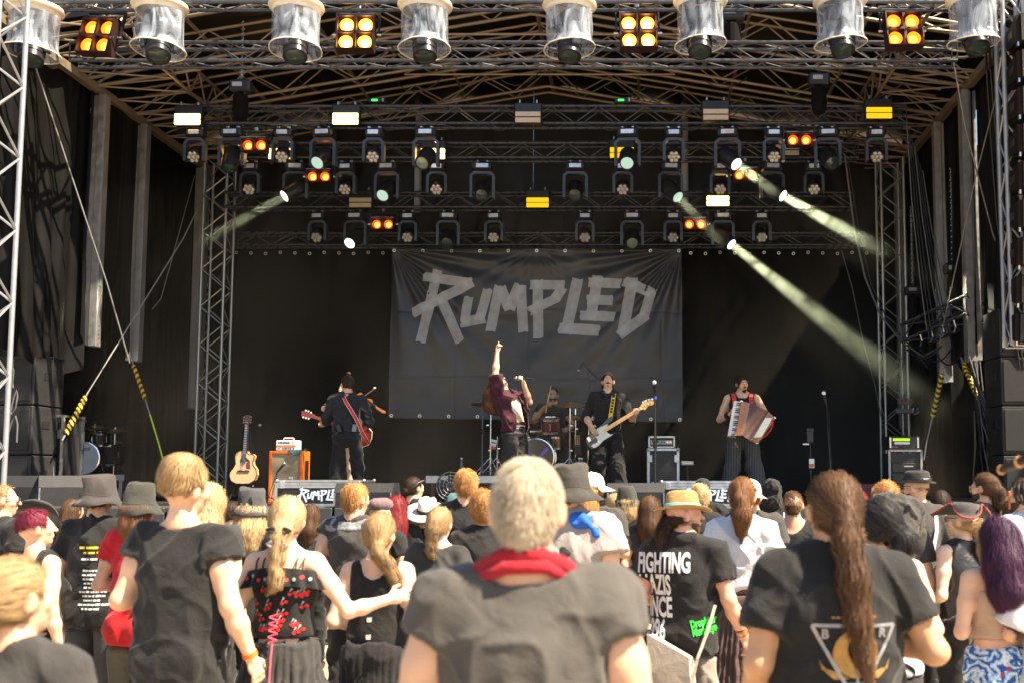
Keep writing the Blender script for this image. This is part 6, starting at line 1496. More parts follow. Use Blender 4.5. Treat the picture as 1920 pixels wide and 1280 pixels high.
def build_hair(p, color='brown', style='short', n=900, curl=0.0, cfreq=9.0, path=None, rad_=None, wid=.0035, front=.045, low=-.05, thick=.012, vol=(1, 1, 1), m=None, length=None, bun=None, part=0.0, name='hair', seed=None, cut=None, lift=.004, jit=.15, hl=None, tie=None, top_z=None):
 """all in head space: origin mid head, +y towards the face; path = centre line of a tail or curtain"""
 seed = random.randint(0, 999) if seed is None else seed; sh_ = style in ('short', 'fringe'); t = thick * (.55 if sh_ else .8); n = int(n * HD); wid = wid * .62; lift = lift * (2.2 if sh_ or curl > .003 else 1.5)
 if top_z is not None: top_z = min(top_z, .0)
 capp = [ell((0, -.016, .024), (.075 + t * vol[0], .095 + t * vol[1], .092 + t * vol[2])), ell((0, -.050, -.028), (.060 + t * vol[0] * .8, .054 + t * vol[1] * .7, .075))]
 pr = list(capp); tails = []
 if path:
  pth = [A3(*q) for q in path]; rr = rad_; tails = [cap(pth[i], pth[i + 1], rr[i], rr[i + 1]) for i in range(len(pth) - 1)]
 ex = []
 if bun: ex = [ell(c, r_) for c, r_ in bun]
 pts = np.concatenate([np.stack([q[1], q[2]]) if q[0] == 'c' else q[1][None] for q in pr + tails + ex]); mr = max([.11] + list(rad_ or []) + [max(e[2]) for e in ex]) + .04
 F_ = Field(pts.min(0) - mr, pts.max(0) + mr, min(p.h, .011)); d = F_.new(); F_.add(d, capp, .02)
 # hairline: cut away the face and below the ears
 X, Y, Z = F_.pts((slice(None),) * 3)
 face_cut = np.maximum(Y - (front + .35 * (Z - .02)), 0 * X - 9) if style != 'fringe' else Y - (front + .03 + .2 * (Z - .02))
 fc = np.where(Z < .095, Y - (front + .0 * Z + .25 * np.maximum(Z - .02, 0)), Y - (front + .30)); d = np.maximum(d, fc.astype(np.float32)); d = np.maximum(d, (low + .25 * np.abs(X) + .006 * np.sin(X * 160 + seed) - .02 - Z).astype(np.float32) + 0 * d)
 if style in ('short', 'fringe', 'tied'): d = np.maximum(d, -(np.sqrt((np.abs(X) - .085) ** 2 + (Y - .012) ** 2 + (Z + .008) ** 2) - .030).astype(np.float32))
 if cut: F_.cut(d, cut, .01)
 if tails: F_.add(d, tails, .035)
 if top_z is not None: d = np.maximum(d, (Z - top_z).astype(np.float32) + 0 * d)
 if ex: F_.add(d, ex, .02)
 V, Q = surface(F_, d); N = vnormals(V, Q)
 if not len(V): return
 V = V + N * (.0025 * vn(V * 55 + seed) + (.008 * vn(V * 30 + seed) if curl > .003 else 0) - .002)[:, None]
 r = np.random.default_rng(seed)
 tie_ = A3(*(tie if tie is not None else (path[0] if path else (0, -.03, .10)))); pw = np.array([A3(*q) for q in path]) if path else None
 whorl = A3(.01, -.06, .105)
 def flow(q):
  if style == 'tied':
   D = tie_ - q
   if pw is not None:
    dist = np.linalg.norm(q - tie_, axis=1); tl = np.zeros_like(q); best = np.full(len(q), 9.0)
    for i in range(len(pw) - 1):
     ab = pw[i + 1] - pw[i]; tt = np.clip(((q - pw[i]) @ ab) / (ab @ ab), 0, 1); dd = np.linalg.norm(q - pw[i] - tt[:, None] * ab, axis=1); mm = dd < best; best[mm] = dd[mm]; tl[mm] = ab / np.linalg.norm(ab)
    intail = (best < max(rad_) * 1.25) & ((np.linalg.norm(q / A3(.092, .112, .11) - A3(0, -.15, .22), axis=1) > 1.0) | (dist < .03)); D[intail] = tl[intail]
  elif style == 'long':
   D = np.tile(A3(0, -.15, -1.0), (len(q), 1)); topm = q[:, 2] > .075; D[topm] = (q[topm] - A3(part, .02, .13)) * A3(1.6, 1.2, 0) + A3(0, -.02, -.03)
   if pw is not None: pass
  else: D = (q - whorl) * A3(1, 1, .4) + A3(0, .0, -.03)
  return D / (np.linalg.norm(D, axis=1, keepdims=True) + 1e-9)
 tn = lambda q: .5 + .35 * vn(q * A3(30, 30, 6) + seed) + (.25 * (hl(q) if hl else 0))
 fcn = V[Q].mean(1); ar = np.linalg.norm(np.cross(V[Q[:, 2]] - V[Q[:, 0]], V[Q[:, 3]] - V[Q[:, 1]]), axis=1); pick = r.choice(len(fcn), n, p=ar / ar.sum()); roots = fcn[pick] + r.normal(0, .003, (n, 3))
 L = length or dict(short=.045, fringe=.06, tied=.12, long=.16).get(style, .1)
 sv, sq, stt = strands(F_, d, roots, flow, 6 if curl < .004 else 8, L, lift, wid, tn, curl, cfreq, seed=seed, jit=jit, grav=.4 if style == 'long' else 0)
 VV = np.concatenate([V, sv]); QQ = np.concatenate([Q, sq + len(V)]); T = np.concatenate([np.clip(tn(V) - .22, 0, 1), stt])
 me = np_mesh(name, p.fin(head_sp(p, VV)), QQ, m or hm(color)); set_tint(me, T); o = link(name, me, p.root); p.hair = o; return o
# ---------------------------------------------------------------- hats (head space)
def hat_grid(p, name, prof, m, mod=None, sx=.90, sy=1.10, n=48, cy=-.014, parent=None, tilt=0.0, yaw=0.0, thick=.003):
 """turned profile, outside then inside, shaped by mod"""
 pr = np.array(list(prof) + [(max(r - thick, 0), z - thick) for r, z in prof[::-1]]); th = np.linspace(0, 2 * np.pi, n, endpoint=False)
 Rr, Th = np.meshgrid(np.arange(len(pr)), th, indexing='ij'); r, z = pr[Rr, 0], pr[Rr, 1]; X = np.stack([r * np.cos(Th) * sx, r * np.sin(Th) * sy, z], -1).reshape(-1, 3)
 if mod: X = mod(X)
 X = X @ np.array(rotm(x=tilt, z=yaw)).T + A3(0, cy, 0)
 i = np.arange(len(pr) * n).reshape(len(pr), n); j = np.roll(i, -1, 1); Q = np.stack([i[:-1], i[1:], j[1:], j[:-1]], -1).reshape(-1, 4)
 return head_mesh(p, name, X, Q, m, True, parent)
def bucket_hat(p, m, seed=0, big=1.0, tilt=0, yaw=0, low=0.0, brim=.148):
 z0 = .012 + low
 prof = [(.001, .146), (.050, .146), (.076, .140), (.086, .124), (.093, z0 + .06), (.100, z0 + .012), (.102, z0 + .004), (.122, z0 - .026), (brim, z0 - .062)]
 prof = [(r * big, z) for r, z in prof]
 def mod(X): return X + .014 * np.stack([vn(X * 16 + seed), vn(X * 16 + seed + 9), vn(X * 14 + seed + 4)], -1) + A3(0, 0, 1) * (.014 * vn(X * 9 + seed + 2) * (X[:, 2] < z0))[:, None]
 o = hat_grid(p, 'bucket_hat', prof, m, mod, .93, 1.10, tilt=tilt, yaw=yaw);
 hat_grid(p, 'hat_seam', [(.1015 * big, z0 + .010), (.105 * big, z0 + .006), (.1035 * big, z0 + .001)], m, mod, .93, 1.10, parent=o, tilt=tilt, yaw=yaw); return o
def baseball_cap(p, m, yaw=0, tilt=0, mb=None, back=False, seed=0):
 prof = [(.001, .138), (.03, .136), (.060, .124), (.080, .098), (.092, .055), (.094, .022)]
 mod = lambda X: X + .004 * np.stack([vn(X * 20 + seed), vn(X * 20 + seed + 9), vn(X * 20 + seed + 4)], -1)
 o = hat_grid(p, 'cap', prof, m, mod, .92, 1.12, tilt=tilt, yaw=yaw)
 def fn(u, v):
  a = (u - .5) * 2.2; r0 = .094; r1 = .094 + .075 * np.cos(a * .72) ** .8
  r = r0 + (r1 - r0) * v; return np.stack([r * np.sin(a) * .95, r * np.cos(a) * 1.12, .026 - .03 * v + .018 * np.cos(a * 1.3) * (1 - .3 * v) - .012], -1)
 U, V = np.meshgrid(np.linspace(0, 1, 17), np.linspace(0, 1, 6), indexing='ij'); X = fn(U, V).reshape(-1, 3); X = np.concatenate([X, X - A3(0, 0, .004)]) @ np.array(rotm(x=tilt, z=yaw)).T + A3(0, -.014, 0); i = np.arange(17 * 6).reshape(17, 6); Q = np.stack([i[:-1, :-1], i[1:, :-1], i[1:, 1:], i[:-1, 1:]], -1).reshape(-1, 4)
 edge = np.concatenate([i[0, :], i[1:, -1], i[-1, -2::-1]]); E = np.stack([edge[:-1], edge[1:], edge[1:] + 102, edge[:-1] + 102], -1); head_mesh(p, 'peak', X, np.concatenate([Q, Q[:, ::-1] + 102, E]), mb or m, True, o)
 c = head_sp(p, np.array([np.array(rotm(x=tilt, z=yaw)) @ A3(0, 0, .139) + A3(0, -.014, 0)])); one('button', m, o, 'sphere', Vector(p.fin(c)[0]), .007, 8, 5); return o
def brim_hat(p, m, mband, crown=.118, brim=.165, pinch=.03, up=.018, tilt=0, yaw=0, seed=0, name='hat', top=.088, z0=.035, flat=False, bandh=.035, sidecurl=.0):
 prof = [(.001, z0 + crown), (top * .5, z0 + crown), (top * .86, z0 + crown - .006), (top, z0 + crown - .022), (.097, z0 + .02), (.099, z0)]
 def mod(X):
  X = X.copy(); t = np.clip((X[:, 2] - z0) / crown, 0, 1)
  if pinch: X[:, 2] -= pinch * np.exp(-((X[:, 0]) / .028) ** 2) * np.clip((t - .5) * 2, 0, 1) * (1.15 - .5 * np.abs(X[:, 1]) / .1); X[:, 0] *= 1 - .22 * t * np.clip(X[:, 1] / .09, 0, 1)
  return X + .003 * np.stack([vn(X * 18 + seed), vn(X * 18 + seed + 9), vn(X * 18 + seed + 4)], -1)
 o = hat_grid(p, name, prof, m, mod, .92, 1.12, tilt=tilt, yaw=yaw)
 def bmod(X): r = np.hypot(X[:, 0], X[:, 1]); q = np.clip((r - .098) / (brim - .098), 0, 1); X = X.copy(); X[:, 2] += q ** 1.5 * (up * np.abs(X[:, 0]) / brim * 2 - up * .7 * np.abs(X[:, 1]) / brim) + sidecurl * q ** 2 * (np.abs(X[:, 0]) / brim) ** 2 + .004 * vn(X * 9 + seed); return X
 hat_grid(p, 'brim', [(.095, z0 + .004), (.115, z0), (brim * .85, z0 - .004), (brim, z0 - .006)], m, bmod, .94, 1.08, parent=o, tilt=tilt, yaw=yaw)
 hat_grid(p, 'hat_band', [(.0985, z0 + bandh), (.1015, z0 + bandh - .002), (.1025, z0 + .004), (.1005, z0 + .001)], mband, mod, .92, 1.12, parent=o, tilt=tilt, yaw=yaw); return o
def hood(p, m, z=.0):
 F_ = Field((-.17, -.2, -.22), (.17, .16, .19), .011); d = F_.new(); F_.add(d, [ell((0, -.022, .024), (.098, .122, .118)), ell((0, -.05, -.09), (.105, .095, .10))], .03); F_.cut(d, [ell((0, .14, -.01), (.07, .12, .11))], .02); V, Q = surface(F_, d); N = vnormals(V, Q); V = wrinkle(V, N, .010, 3, dens=2); return head_mesh(p, 'hood', V, Q, m)
def sunglasses(p, z=.006, y=.100, m=None, up=False):
 m = m or mat('dark_glasses', (.01, .01, .01), .08, 0, .1, 20, coat=1)
 mb = MB(); o = None
 for sd in (-1, 1):
  c = A3(sd * .032, y, z); R = np.array(rotm(x=0, z=-sd * 10)); q = [c + R @ A3(a, 0, b) for a, b in ((-.025, .014), (.025, .016), (.027, -.004), (.018, -.020), (-.014, -.020), (-.024, -.006))]; q2 = [v + R @ A3(0, .004, 0) for v in q]; n = len(mb.v); P_ = p.fin(head_sp(p, np.array(q + q2))); mb.add(P_, [tuple(range(6)), tuple(range(11, 5, -1))] + [(i, (i + 1) % 6, 6 + (i + 1) % 6, 6 + i) for i in range(6)])
 o = mb.build('sunglasses', m, p.root)
 ptube(p, 'bridge', [(-.010, y + .003, z + .008), (.010, y + .003, z + .008)], .0025, m, 6, o, True)
 for sd in (-1, 1): ptube(p, 'temple', [(sd * .056, y - .006, z + .010), (sd * .080, .02, z + .008), (sd * .082, -.01, z + .002)], .0025, m, 6, o, True)
 return o
def facial(p, prs, color, n=250, L=.018, name='beard', cutp=(), wid=.0025, grow=.004, h=.006):
 """beard or brows: a skin of short hair over the given shapes, in head space"""
 pts = np.concatenate([np.stack([q[1], q[2]]) if q[0] == 'c' else q[1][None] for q in prs]); F_ = Field(pts.min(0) - .09, pts.max(0) + .09, h); d = F_.new(); F_.add(d, prs, .012); F_.cut(d, list(cutp), .004); V, Q = surface(F_, d)
 if not len(V): return
 r = np.random.default_rng(5); f = V[Q].mean(1); roots = f[r.choice(len(f), n)]; sv, sq, st_ = strands(F_, d, roots, lambda q: np.tile(A3(0, .15, -1), (len(q), 1)), 3, L, .003, wid, lambda q: .5 + .3 * vn(q * 60), jit=.3)
 me = np_mesh(name, p.fin(head_sp(p, np.concatenate([V, sv]))), np.concatenate([Q, sq + len(V)]), hm(color)); set_tint(me, np.concatenate([np.full(len(V), .3), st_])); return link(name, me, p.root)
def full_beard(p, color='brown', long_=0.0, moustache=True):
 pr = [ell((0, .030, -.058), (.060, .062, .062)), ell((0, .062, -.095 - long_ * .5), (.032, .030, .030 + long_))]; cut = [ell((0, .115, -.050), (.022, .04, .011)), ell((0, .05, .035), (.12, .12, .062)), ell((0, -.06, -.05), (.12, .075, .12))]
 facial(p, pr, color, 500, .02, 'beard', cut)
 if moustache: facial(p, [cap((-.024, .086, -.044), (0, .096, -.039), .007, .008), cap((.024, .086, -.044), (0, .096, -.039), .007, .008)], color, 60, .012, 'moustache')
def brows(p, color):
 for sd in (-1, 1): facial(p, [cap((sd * .016, .090, .026), (sd * .046, .078, .029), .0055, .004)], color, 30, .008, 'eyebrow', h=.004)
def lips(p):
 m = mat('lip_skin', (.42, .16, .13), .4)
 ptube(p, 'lips', [(-.021, .086, -.056), (-.008, .0935, -.0535), (.008, .0935, -.0535), (.021, .086, -.056)], [.003, .005, .005, .003], m, 6, None, True)
def lean(x=0.0, y=0.0, z0=.95, z=0.0):
 """bend the upper body about the hips: x back(-)/forward(+), y sideways, z twist (degrees)"""
 def f(V):
  t = np.clip((V[:, 2] - z0) / .35, 0, 1); t = t * t * (3 - 2 * t); o = V.copy(); q = V - A3(0, 0, z0)
  ax, ay, az = -rad(x) * t, rad(y) * t, rad(z) * t
  c, s_ = np.cos(az), np.sin(az); q = np.stack([q[:, 0] * c - q[:, 1] * s_, q[:, 0] * s_ + q[:, 1] * c, q[:, 2]], -1)
  c, s_ = np.cos(ax), np.sin(ax); q = np.stack([q[:, 0], q[:, 1] * c - q[:, 2] * s_, q[:, 1] * s_ + q[:, 2] * c], -1)
  c, s_ = np.cos(ay), np.sin(ay); q = np.stack([q[:, 0] * c + q[:, 2] * s_, q[:, 1], -q[:, 0] * s_ + q[:, 2] * c], -1); return q + A3(0, 0, z0)
 return f
# ================================================================ the band
def in_photo(cx, cy, k):            # pixels of an enlarged crop -> photograph
 return lambda x, y: (cx + x / k, cy + y / k)
def flat(poly, f, Y0, Y1):
 mb = MB(); mb.prism(poly, lambda x, y: P(*f(x, y), Y0), lambda x, y: P(*f(x, y), Y1)); return mb
GBAND = 'musicians playing on the stage'
m_pin = bpy.data.materials.new('pinstriped_cloth'); m_pin.use_nodes = True
_t = m_pin.node_tree; _b = _t.nodes['Principled BSDF']; _b.inputs['Roughness'].default_value = .85; _tc = _t.nodes.new('ShaderNodeTexCoord'); _w = _t.nodes.new('ShaderNodeTexWave'); _w.inputs['Scale'].default_value = 15; _w.inputs['Distortion'].default_value = .6
_t.links.new(_tc.outputs['Object'], _w.inputs['Vector']); _r = _t.nodes.new('ShaderNodeValToRGB'); _r.color_ramp.elements[0].color = (.022, .022, .024, 1); _r.color_ramp.elements[1].color = (.20, .19, .17, 1); _r.color_ramp.elements[0].position = .80; _r.color_ramp.elements[1].position = .95; _t.links.new(_w.outputs['Fac'], _r.inputs[0]); _t.links.new(_r.outputs[0], _b.inputs['Base Color'])
m_shirtblk = cloth('black_shirt', (.020, .021, .025))
m_wine = cloth('wine_red_shirt', (.055, .010, .018))
# ---- guitar player, seen from behind
GY = 14.5
p = person('person with tied up hair seen from behind, playing a red guitar on stage', GBAND, 653, 704, Y=GY, floor=DECK, s=141, face=.12, arms=(((-.29, .06, 1.13), (-.37, .27, 1.09)), ((.28, .03, 1.12), (.17, .24, 1.02))), head=(-8, 0, 28), hands=((.8, (.3, -.6, .6)), (.5, None)),
           hair=dict(color='darkbrown', style='tied', n=900, tie=(0, -.07, .085), length=.06, lift=.002), top=dict(m=m_shirtblk, kind='long', sleeve=1.15, hem=.98, neck='none', loose=.5, amp=.013), bottom=dict(m=C_BLK(), flare=.02, waist=1.05), lod=.009, legs={(-1, 'k'): (-.12, .03, .5), (1, 'k'): (.15, .02, .5), (-1, 'a'): (-.15, 0, .085), (1, 'a'): (.21, -.02, .085)})
facial(p, [ell((0, -.055, .135), (.034, .034, .030)), ell((.012, -.05, .158), (.018, .018, .014))], 'darkbrown', 160, .03, 'hair_bun', wid=.004); band(p, 'belt', 1.045, .172, C_LEA()); one('collar', m_shirtblk, p.root, 'lathe', [(.062, 0), (.068, .035), (.060, .04)], 20, Matrix.Translation((0, -.02 * p.k, 1.485 * p.k)) @ Matrix.Rotation(rad(14), 4, 'X'), smooth=True)
for x, m_ in ((-.085, m_plastic), (.115, mat('grey_transmitter', (.18, .2, .22), .3))): one('transmitter', m_, p.root, 'box', (x, -.155, 1.03 * p.k), (.055, .03, .095), rotm(y=-20 if x < 0 else 8), bev=.006)
m_strapred = mat('red_white_striped_strap', (.55, .035, .03), .7, 0, .1, 20); m_strapw = mat('pale_strap_line', (.6, .5, .42), .7)
def ribbon(name, pts, wd, m, label=None, cat=None, parent=None, wdir=(1, 0, 0), th=.004):
 V = []; w_ = Vector(wdir); pts = [Vector(q) for q in pts]
 for i, q in enumerate(pts):
  d = (pts[min(i + 1, len(pts) - 1)] - pts[max(i - 1, 0)]).normalized(); n = w_.cross(d).normalized(); u = d.cross(n).normalized(); V += [q - u * wd / 2, q + u * wd / 2, q + u * wd / 2 + n * th, q - u * wd / 2 + n * th]
 Fq = []
 for i in range(len(pts) - 1):
  for a in range(4): b = (a + 1) % 4; Fq.append((i * 4 + a, i * 4 + b, i * 4 + 4 + b, i * 4 + 4 + a))
 Fq += [(0, 1, 2, 3), (len(V) - 1, len(V) - 2, len(V) - 3, len(V) - 4)]
 return MB().add(V, Fq).build(name, m, parent)
gq = in_photo(540, 680, 4.573)
def gp(x, y, Y): return P(*gq(x, y), Y)
e = empty('electric_guitar', P(668, 815, GY + .27), 'red electric guitar with a striped strap held by the player seen from behind', 'guitar'); o_ = e.location
def gl(mb, name, m, smooth=False): ob = mb.build(name, m, None, smooth, -o_); ob.parent = e; return ob
gl(flat([(560, 560), (620, 545), (680, 540), (720, 590), (715, 650), (690, 700), (640, 720), (580, 700), (540, 640)], gq, GY + .24, GY + .29), 'guitar_body', m_mahog)
gl(MB().tube([gp(x, y, GY + .235) for x, y in ((680, 541), (721, 590), (716, 650), (691, 701), (640, 721))], .006, 6), 'binding', m_cream)
gl(flat([(225, 445), (440, 520), (600, 590), (596, 620), (430, 552), (220, 472)], gq, GY + .265, GY + .29), 'neck', m_mahog)
gl(flat([(118, 408), (190, 425), (232, 440), (226, 474), (186, 470), (114, 458)], gq, GY + .262, GY + .28), 'headstock', m_mahog)
for x, y in ((152, 408), (174, 415), (196, 426), (130, 466), (152, 472), (176, 478)): gl(MB().sphere(gp(x, y, GY + .265), .013, 8, 6), 'tuning_peg', m_cream)
kk = p.k; q_ = [(-.050, .02, 1.49), (-.045, -.085, 1.462), (.0, -.158, 1.38), (.06, -.178, 1.29), (.115, -.172, 1.20), (.165, -.155, 1.10), (.215, -.115, .98), (.262, -.02, .88), (.285, .12, .83)]
qq = [p.root.matrix_basis @ (Vector(v) * kk) - o_ for v in q_]; p.root.rotation_euler
Rz = Matrix.Rotation(.12, 3, 'Z'); qq = [Rz @ (Vector(v) * kk) + Vector(p.root.location) - o_ for v in q_]
sp_ = ribbon('strap', qq, .052, m_strapred, parent=e, wdir=(.9, 0, .5), th=.004)
for dx in (-.017, .017): ribbon('strap_line', [v + Vector((dx, -.005, dx * .6)) for v in qq], .006, m_strapw, parent=sp_, wdir=(.9, 0, .5), th=.002)
# ---- violin player behind
VY = 15.05
p = person('person playing a violin half hidden behind the guitar player, in red shorts', GBAND, 650, 716, Y=VY, floor=DECK, s=138, sex='f', face=math.pi - .1, eyes=True, skin='pale', head=(-8, 10, -20), arms=(((-.29, .10, 1.16), (-.40, .24, 1.30)), ((.29, .10, 1.36), (.06, .33, 1.37))), hands=((.9, None), (.8, None)),
           hair=dict(color='black', style='long', n=700, path=[(0, -.06, -.02), (0, -.08, -.14), (0, -.09, -.24)], rad_=[.085, .085, .06]), top=dict(m=cloth('brown_mesh_top', (.035, .022, .018)), kind='long', sleeve=.95, hem=1.0, loose=.15, off=.008, amp=.006), bottom=dict(m=mat('dark_red_leather', (.13, .012, .012), .35, 0, .2, 12), hem=.80, off=.008, amp=.004), lod=.010)
e = empty('violin', P(693, 752, VY - .32), 'amber violin held between the chin and hand of the half hidden player', 'violin'); o_ = e.location; VZ = VY - .36
gl(flat([(592, 268), (620, 252), (652, 270), (664, 300), (690, 304), (716, 308), (730, 330), (716, 362), (690, 384), (664, 366), (650, 330), (618, 320), (598, 300)], gq, VZ, VZ + .045), 'violin_body', mat('amber_violin_varnish', (.42, .12, .02), .2, 0, .15, 10, coat=.6))
gl(flat([(655, 308), (672, 305), (760, 368), (752, 382)], gq, VZ - .014, VZ - .002), 'fingerboard', m_darkwood)
gl(flat([(752, 366), (800, 395), (836, 410), (838, 428), (815, 430), (790, 412), (750, 385)], gq, VZ - .012, VZ + .012), 'scroll', mat('amber_violin_varnish', (.42, .12, .02)))
for x, y in ((772, 418), (803, 432)): gl(MB().cyl(gp(x, y, VZ - .02), gp(x + 6, y - 16, VZ + .02), .005, n=6), 'tuning_peg', m_darkwood)
for k in range(4): gl(MB().cyl(gp(640 + 4 * k, 292 - 2 * k, VZ - .012), gp(756 + k, 372 - 2 * k, VZ - .018), .0012, n=4), 'string', m_chrome)
e = empty('violin_bow', P(690, 745, VZ), 'thin violin bow slanting up from the violin', 'bow'); o_ = e.location
gl(MB().cyl(gp(570, 335, VZ - .06), gp(744, 212, VZ - .06), .0045, n=6), 'stick', m_darkwood); gl(MB().cyl(gp(574, 342, VZ - .06), gp(742, 222, VZ - .06), .002, n=4), 'bow_hair', m_cream); gl(MB().box(gp(744, 212, VZ - .06), (.03, .014, .02)), 'tip', m_cream)
# ---- singer
SY = 14.6
p = person('person in open wine red shirt raising one arm and singing', GBAND, 938, 700, Y=SY, X=P(966, 800, SY).x, H=1.82, floor=DECK, s=140, face=-2.25, fat=-.012, skin='pale', head=(38, 8, 10), warp=lean(-20), lod=.009, w=.94,
           arms=(((-.27, .13, 1.30), (-.11, .25, 1.50)), ((.215, .08, 1.68), (.20, .18, 1.93), (.0, .02, .05))), hands=((.95, (.2, -.3, .1)), (.2, (-.3, .9, 0), dict(curls=[.0, .75, .8, .85, .25]))),
           hair=dict(color='auburn', style='long', n=1500, curl=.010, cfreq=1.3, path=[(0, -.08, .0), (.0, -.18, .01), (.02, -.26, -.05), (.03, -.31, -.12)], rad_=[.10, .11, .105, .06], wid=.005),
           top=dict(m=m_wine, name='shirt', kind='long', sleeve=.95, hem=.93, loose=1.0, off=.022, flare=.03, amp=.016, neck='v'), bottom=dict(m=cloth('worn_black_leather', (.022, .021, .019), .55, .1), flare=.04, off=.018, waist=1.03, amp=.011))
o, Vf, Q = p.gar['shirt']   # the open front: drop the cloth over the belly and chest
me = o.data; bm = bmesh.new(); bm.from_mesh(me); cut_ = [f for f in bm.faces if (lambda c: c.y > .02 and -.125 < c.x < .10 and c.z < 1.45 * p.k)((f.calc_center_median()))]
bmesh.ops.delete(bm, geom=cut_, context='FACES'); bm.to_mesh(me); bm.free()
# the body under the open front is whole again
Vb, Qb = surface(p.F, p.d); Vb2 = p.fin(Vb); sel = (Vb[:, 2] > 1.0) & (Vb[:, 2] < 1.52); Vd, Qd = drop(Vb2, Qb, ~sel)
old = p.body.data; ov = np.array([v.co[:] for v in old.vertices]); oq = np.array([q.vertices[:] for q in old.polygons]); p.body.data = np_mesh('body', np.concatenate([ov, Vd]), np.concatenate([oq, Qd + len(ov)]), SKIN['pale'])
band(p, 'belt', 1.03, .168, C_LEA()); one('transmitter', m_plastic, p.root, 'box', (.12, .10, 1.03 * p.k), (.05, .03, .10), rotm(z=-40), bev=.006)
hw = p.root; bpy.context.view_layer.update(); hand = hw.matrix_world @ Vector(p.fin((p.E[(-1, 'hand')])[None])[0])
e = empty('microphone', hand, 'black microphone in the raised fist of the singer', 'microphone'); dv = Vector((.9, -.12, -.06)).normalized()
one('handle', m_black, e, 'cyl', -dv * .06, dv * .16, .017, .012, 12); one('grille', m_steel, e, 'sphere', -dv * .085, .026, 12, 8, smooth=True); one('ring', m_steel, e, 'cyl', -dv * .066, -dv * .058, .021, n=12)
# ---- drummer, seated on a stool
DY = 17.75; p = person('person in black shirt and sunglasses seated behind the drums with a raised stick', GBAND, 1037, 725, Y=DY, floor=ZR - .40, s=116, face=math.pi, skin='tan', lod=.010, eyes=False, arms=(((-.31, .06, 1.16), (-.25, .33, 1.08)), ((.29, .10, 1.22), (.10, .30, 1.42))), hands=((.85, None), (.85, (-.7, .5, 0))), jaw=1.06,
           legs={(-1, 'k'): (-.22, .42, .95), (1, 'k'): (.22, .42, .95), (-1, 'a'): (-.24, .40, .50), (1, 'a'): (.24, .40, .50)}, hair=dict(color='darkbrown', style='fringe', n=500, length=.04, front=.05), top=dict(m=C_BLK(), sleeve=.45, hem=.90), bottom=dict(m=C_BLK(), hem=.5))
sunglasses(p); lips(p); facial(p, [ell((0, .030, -.060), (.0585, .060, .062))], 'darkbrown', 120, .004, 'stubble', [ell((0, .05, .035), (.12, .12, .075)), ell((0, -.06, -.05), (.12, .085, .12)), ell((0, .10, -.02), (.03, .05, .03))])
bpy.context.view_layer.update(); h0 = p.root.matrix_world @ Vector(p.fin(p.E[(1, 'hand')][None])[0]); h1 = p.root.matrix_world @ Vector(p.fin(p.E[(-1, 'hand')][None])[0])
e = empty('drum_stick', h0, 'pale drum stick held upright by the drummer', 'drum stick'); one('shaft', m_wood, e, 'tube', [(-.03, 0, -.14), (.02, -.02, .12), (.05, -.03, .27)], [.011, .010, .006], 8); one('tip', m_wood, e, 'sphere', (.052, -.031, .28), (.008, .008, .012), 8, 6)
e = empty('drum_stick', h1, 'drum stick in the lowered hand of the drummer', 'drum stick'); one('shaft', m_wood, e, 'tube', [(-.08, .08, .03), (.16, -.2, -.03)], [.010, .006], 8); one('tip', m_wood, e, 'sphere', (.165, -.206, -.031), .008, 8, 6)
e = empty('drum_stool', (p.root.location.x, DY - .02, ZR), 'round black stool under the drummer', 'stool'); one('seat', m_plastic, e, 'lathe', [(.001, .46), (.16, .46), (.17, .44), (.17, .40), (.001, .39)], 20); one('pole', m_chrome, e, 'cyl', (0, 0, .1), (0, 0, .4), .018)
for k in range(3): a_ = k * 2.1; one('leg', m_chrome, e, 'cyl', (0, 0, .2), (.24 * math.cos(a_), .24 * math.sin(a_), .01), .010, n=6)
# ---- bass player
BY = 14.45
p = person('person with moustache in black shirt playing a black and white bass', GBAND, 1140, 698, Y=BY, floor=DECK, s=141, face=math.pi, eyes=True, lod=.0085, head=(12, 0, 0), arms=(((-.30, .03, 1.12), (-.36, .25, 1.17)), ((.29, -.02, 1.16), (.215, .20, 1.02))), hands=((.85, (.5, -.5, .5)), (.35, (-.4, -.8, 0))),
           hair=dict(color='darkbrown', style='tied', n=900, front=.055, tie=(0, -.10, -.06), bun=[((.06, -.03, -.085), (.026, .03, .04)), ((-.06, -.03, -.085), (.026, .03, .04))]), top=dict(m=C_BLK(), kind='long', sleeve=1.02, hem=.97, neck='v', loose=.5, amp=.012), bottom=dict(m=C_BLK(), flare=.035, off=.016, waist=1.05, amp=.012), legs={(-1, 'k'): (-.13, .02, .5), (1, 'k'): (.11, .03, .5), (-1, 'a'): (-.16, -.02, .085), (1, 'a'): (.13, -.02, .085)})
lips(p); brows(p, 'darkbrown'); facial(p, [cap((-.026, .084, -.046), (0, .096, -.040), .007, .008), cap((.026, .084, -.046), (0, .096, -.040), .007, .008)], 'darkbrown', 60, .010, 'moustache'); facial(p, [ell((0, .082, -.082), (.012, .014, .012))], 'darkbrown', 30, .006, 'goatee')
for sd in (-1, 1):
 V = p.fin(np.array([(sd * .055, .03, 1.50), (sd * .075, .10, 1.47), (sd * .03, .135, 1.40), (sd * .02, .11, 1.45)])); MB().add([Vector(v) for v in V] + [Vector(v) + Vector((0, .008, 0)) for v in V], [(0, 1, 2, 3), (7, 6, 5, 4), (0, 4, 5, 1), (1, 5, 6, 2), (2, 6, 7, 3), (3, 7, 4, 0)]).build('collar', C_BLK(), p.root)
bq = in_photo(1060, 680, 4.925); BB = BY - .235
e = empty('bass_guitar', P(1128, 815, BB), 'black bass guitar with white pickguard and amber neck', 'bass guitar'); o_ = e.location
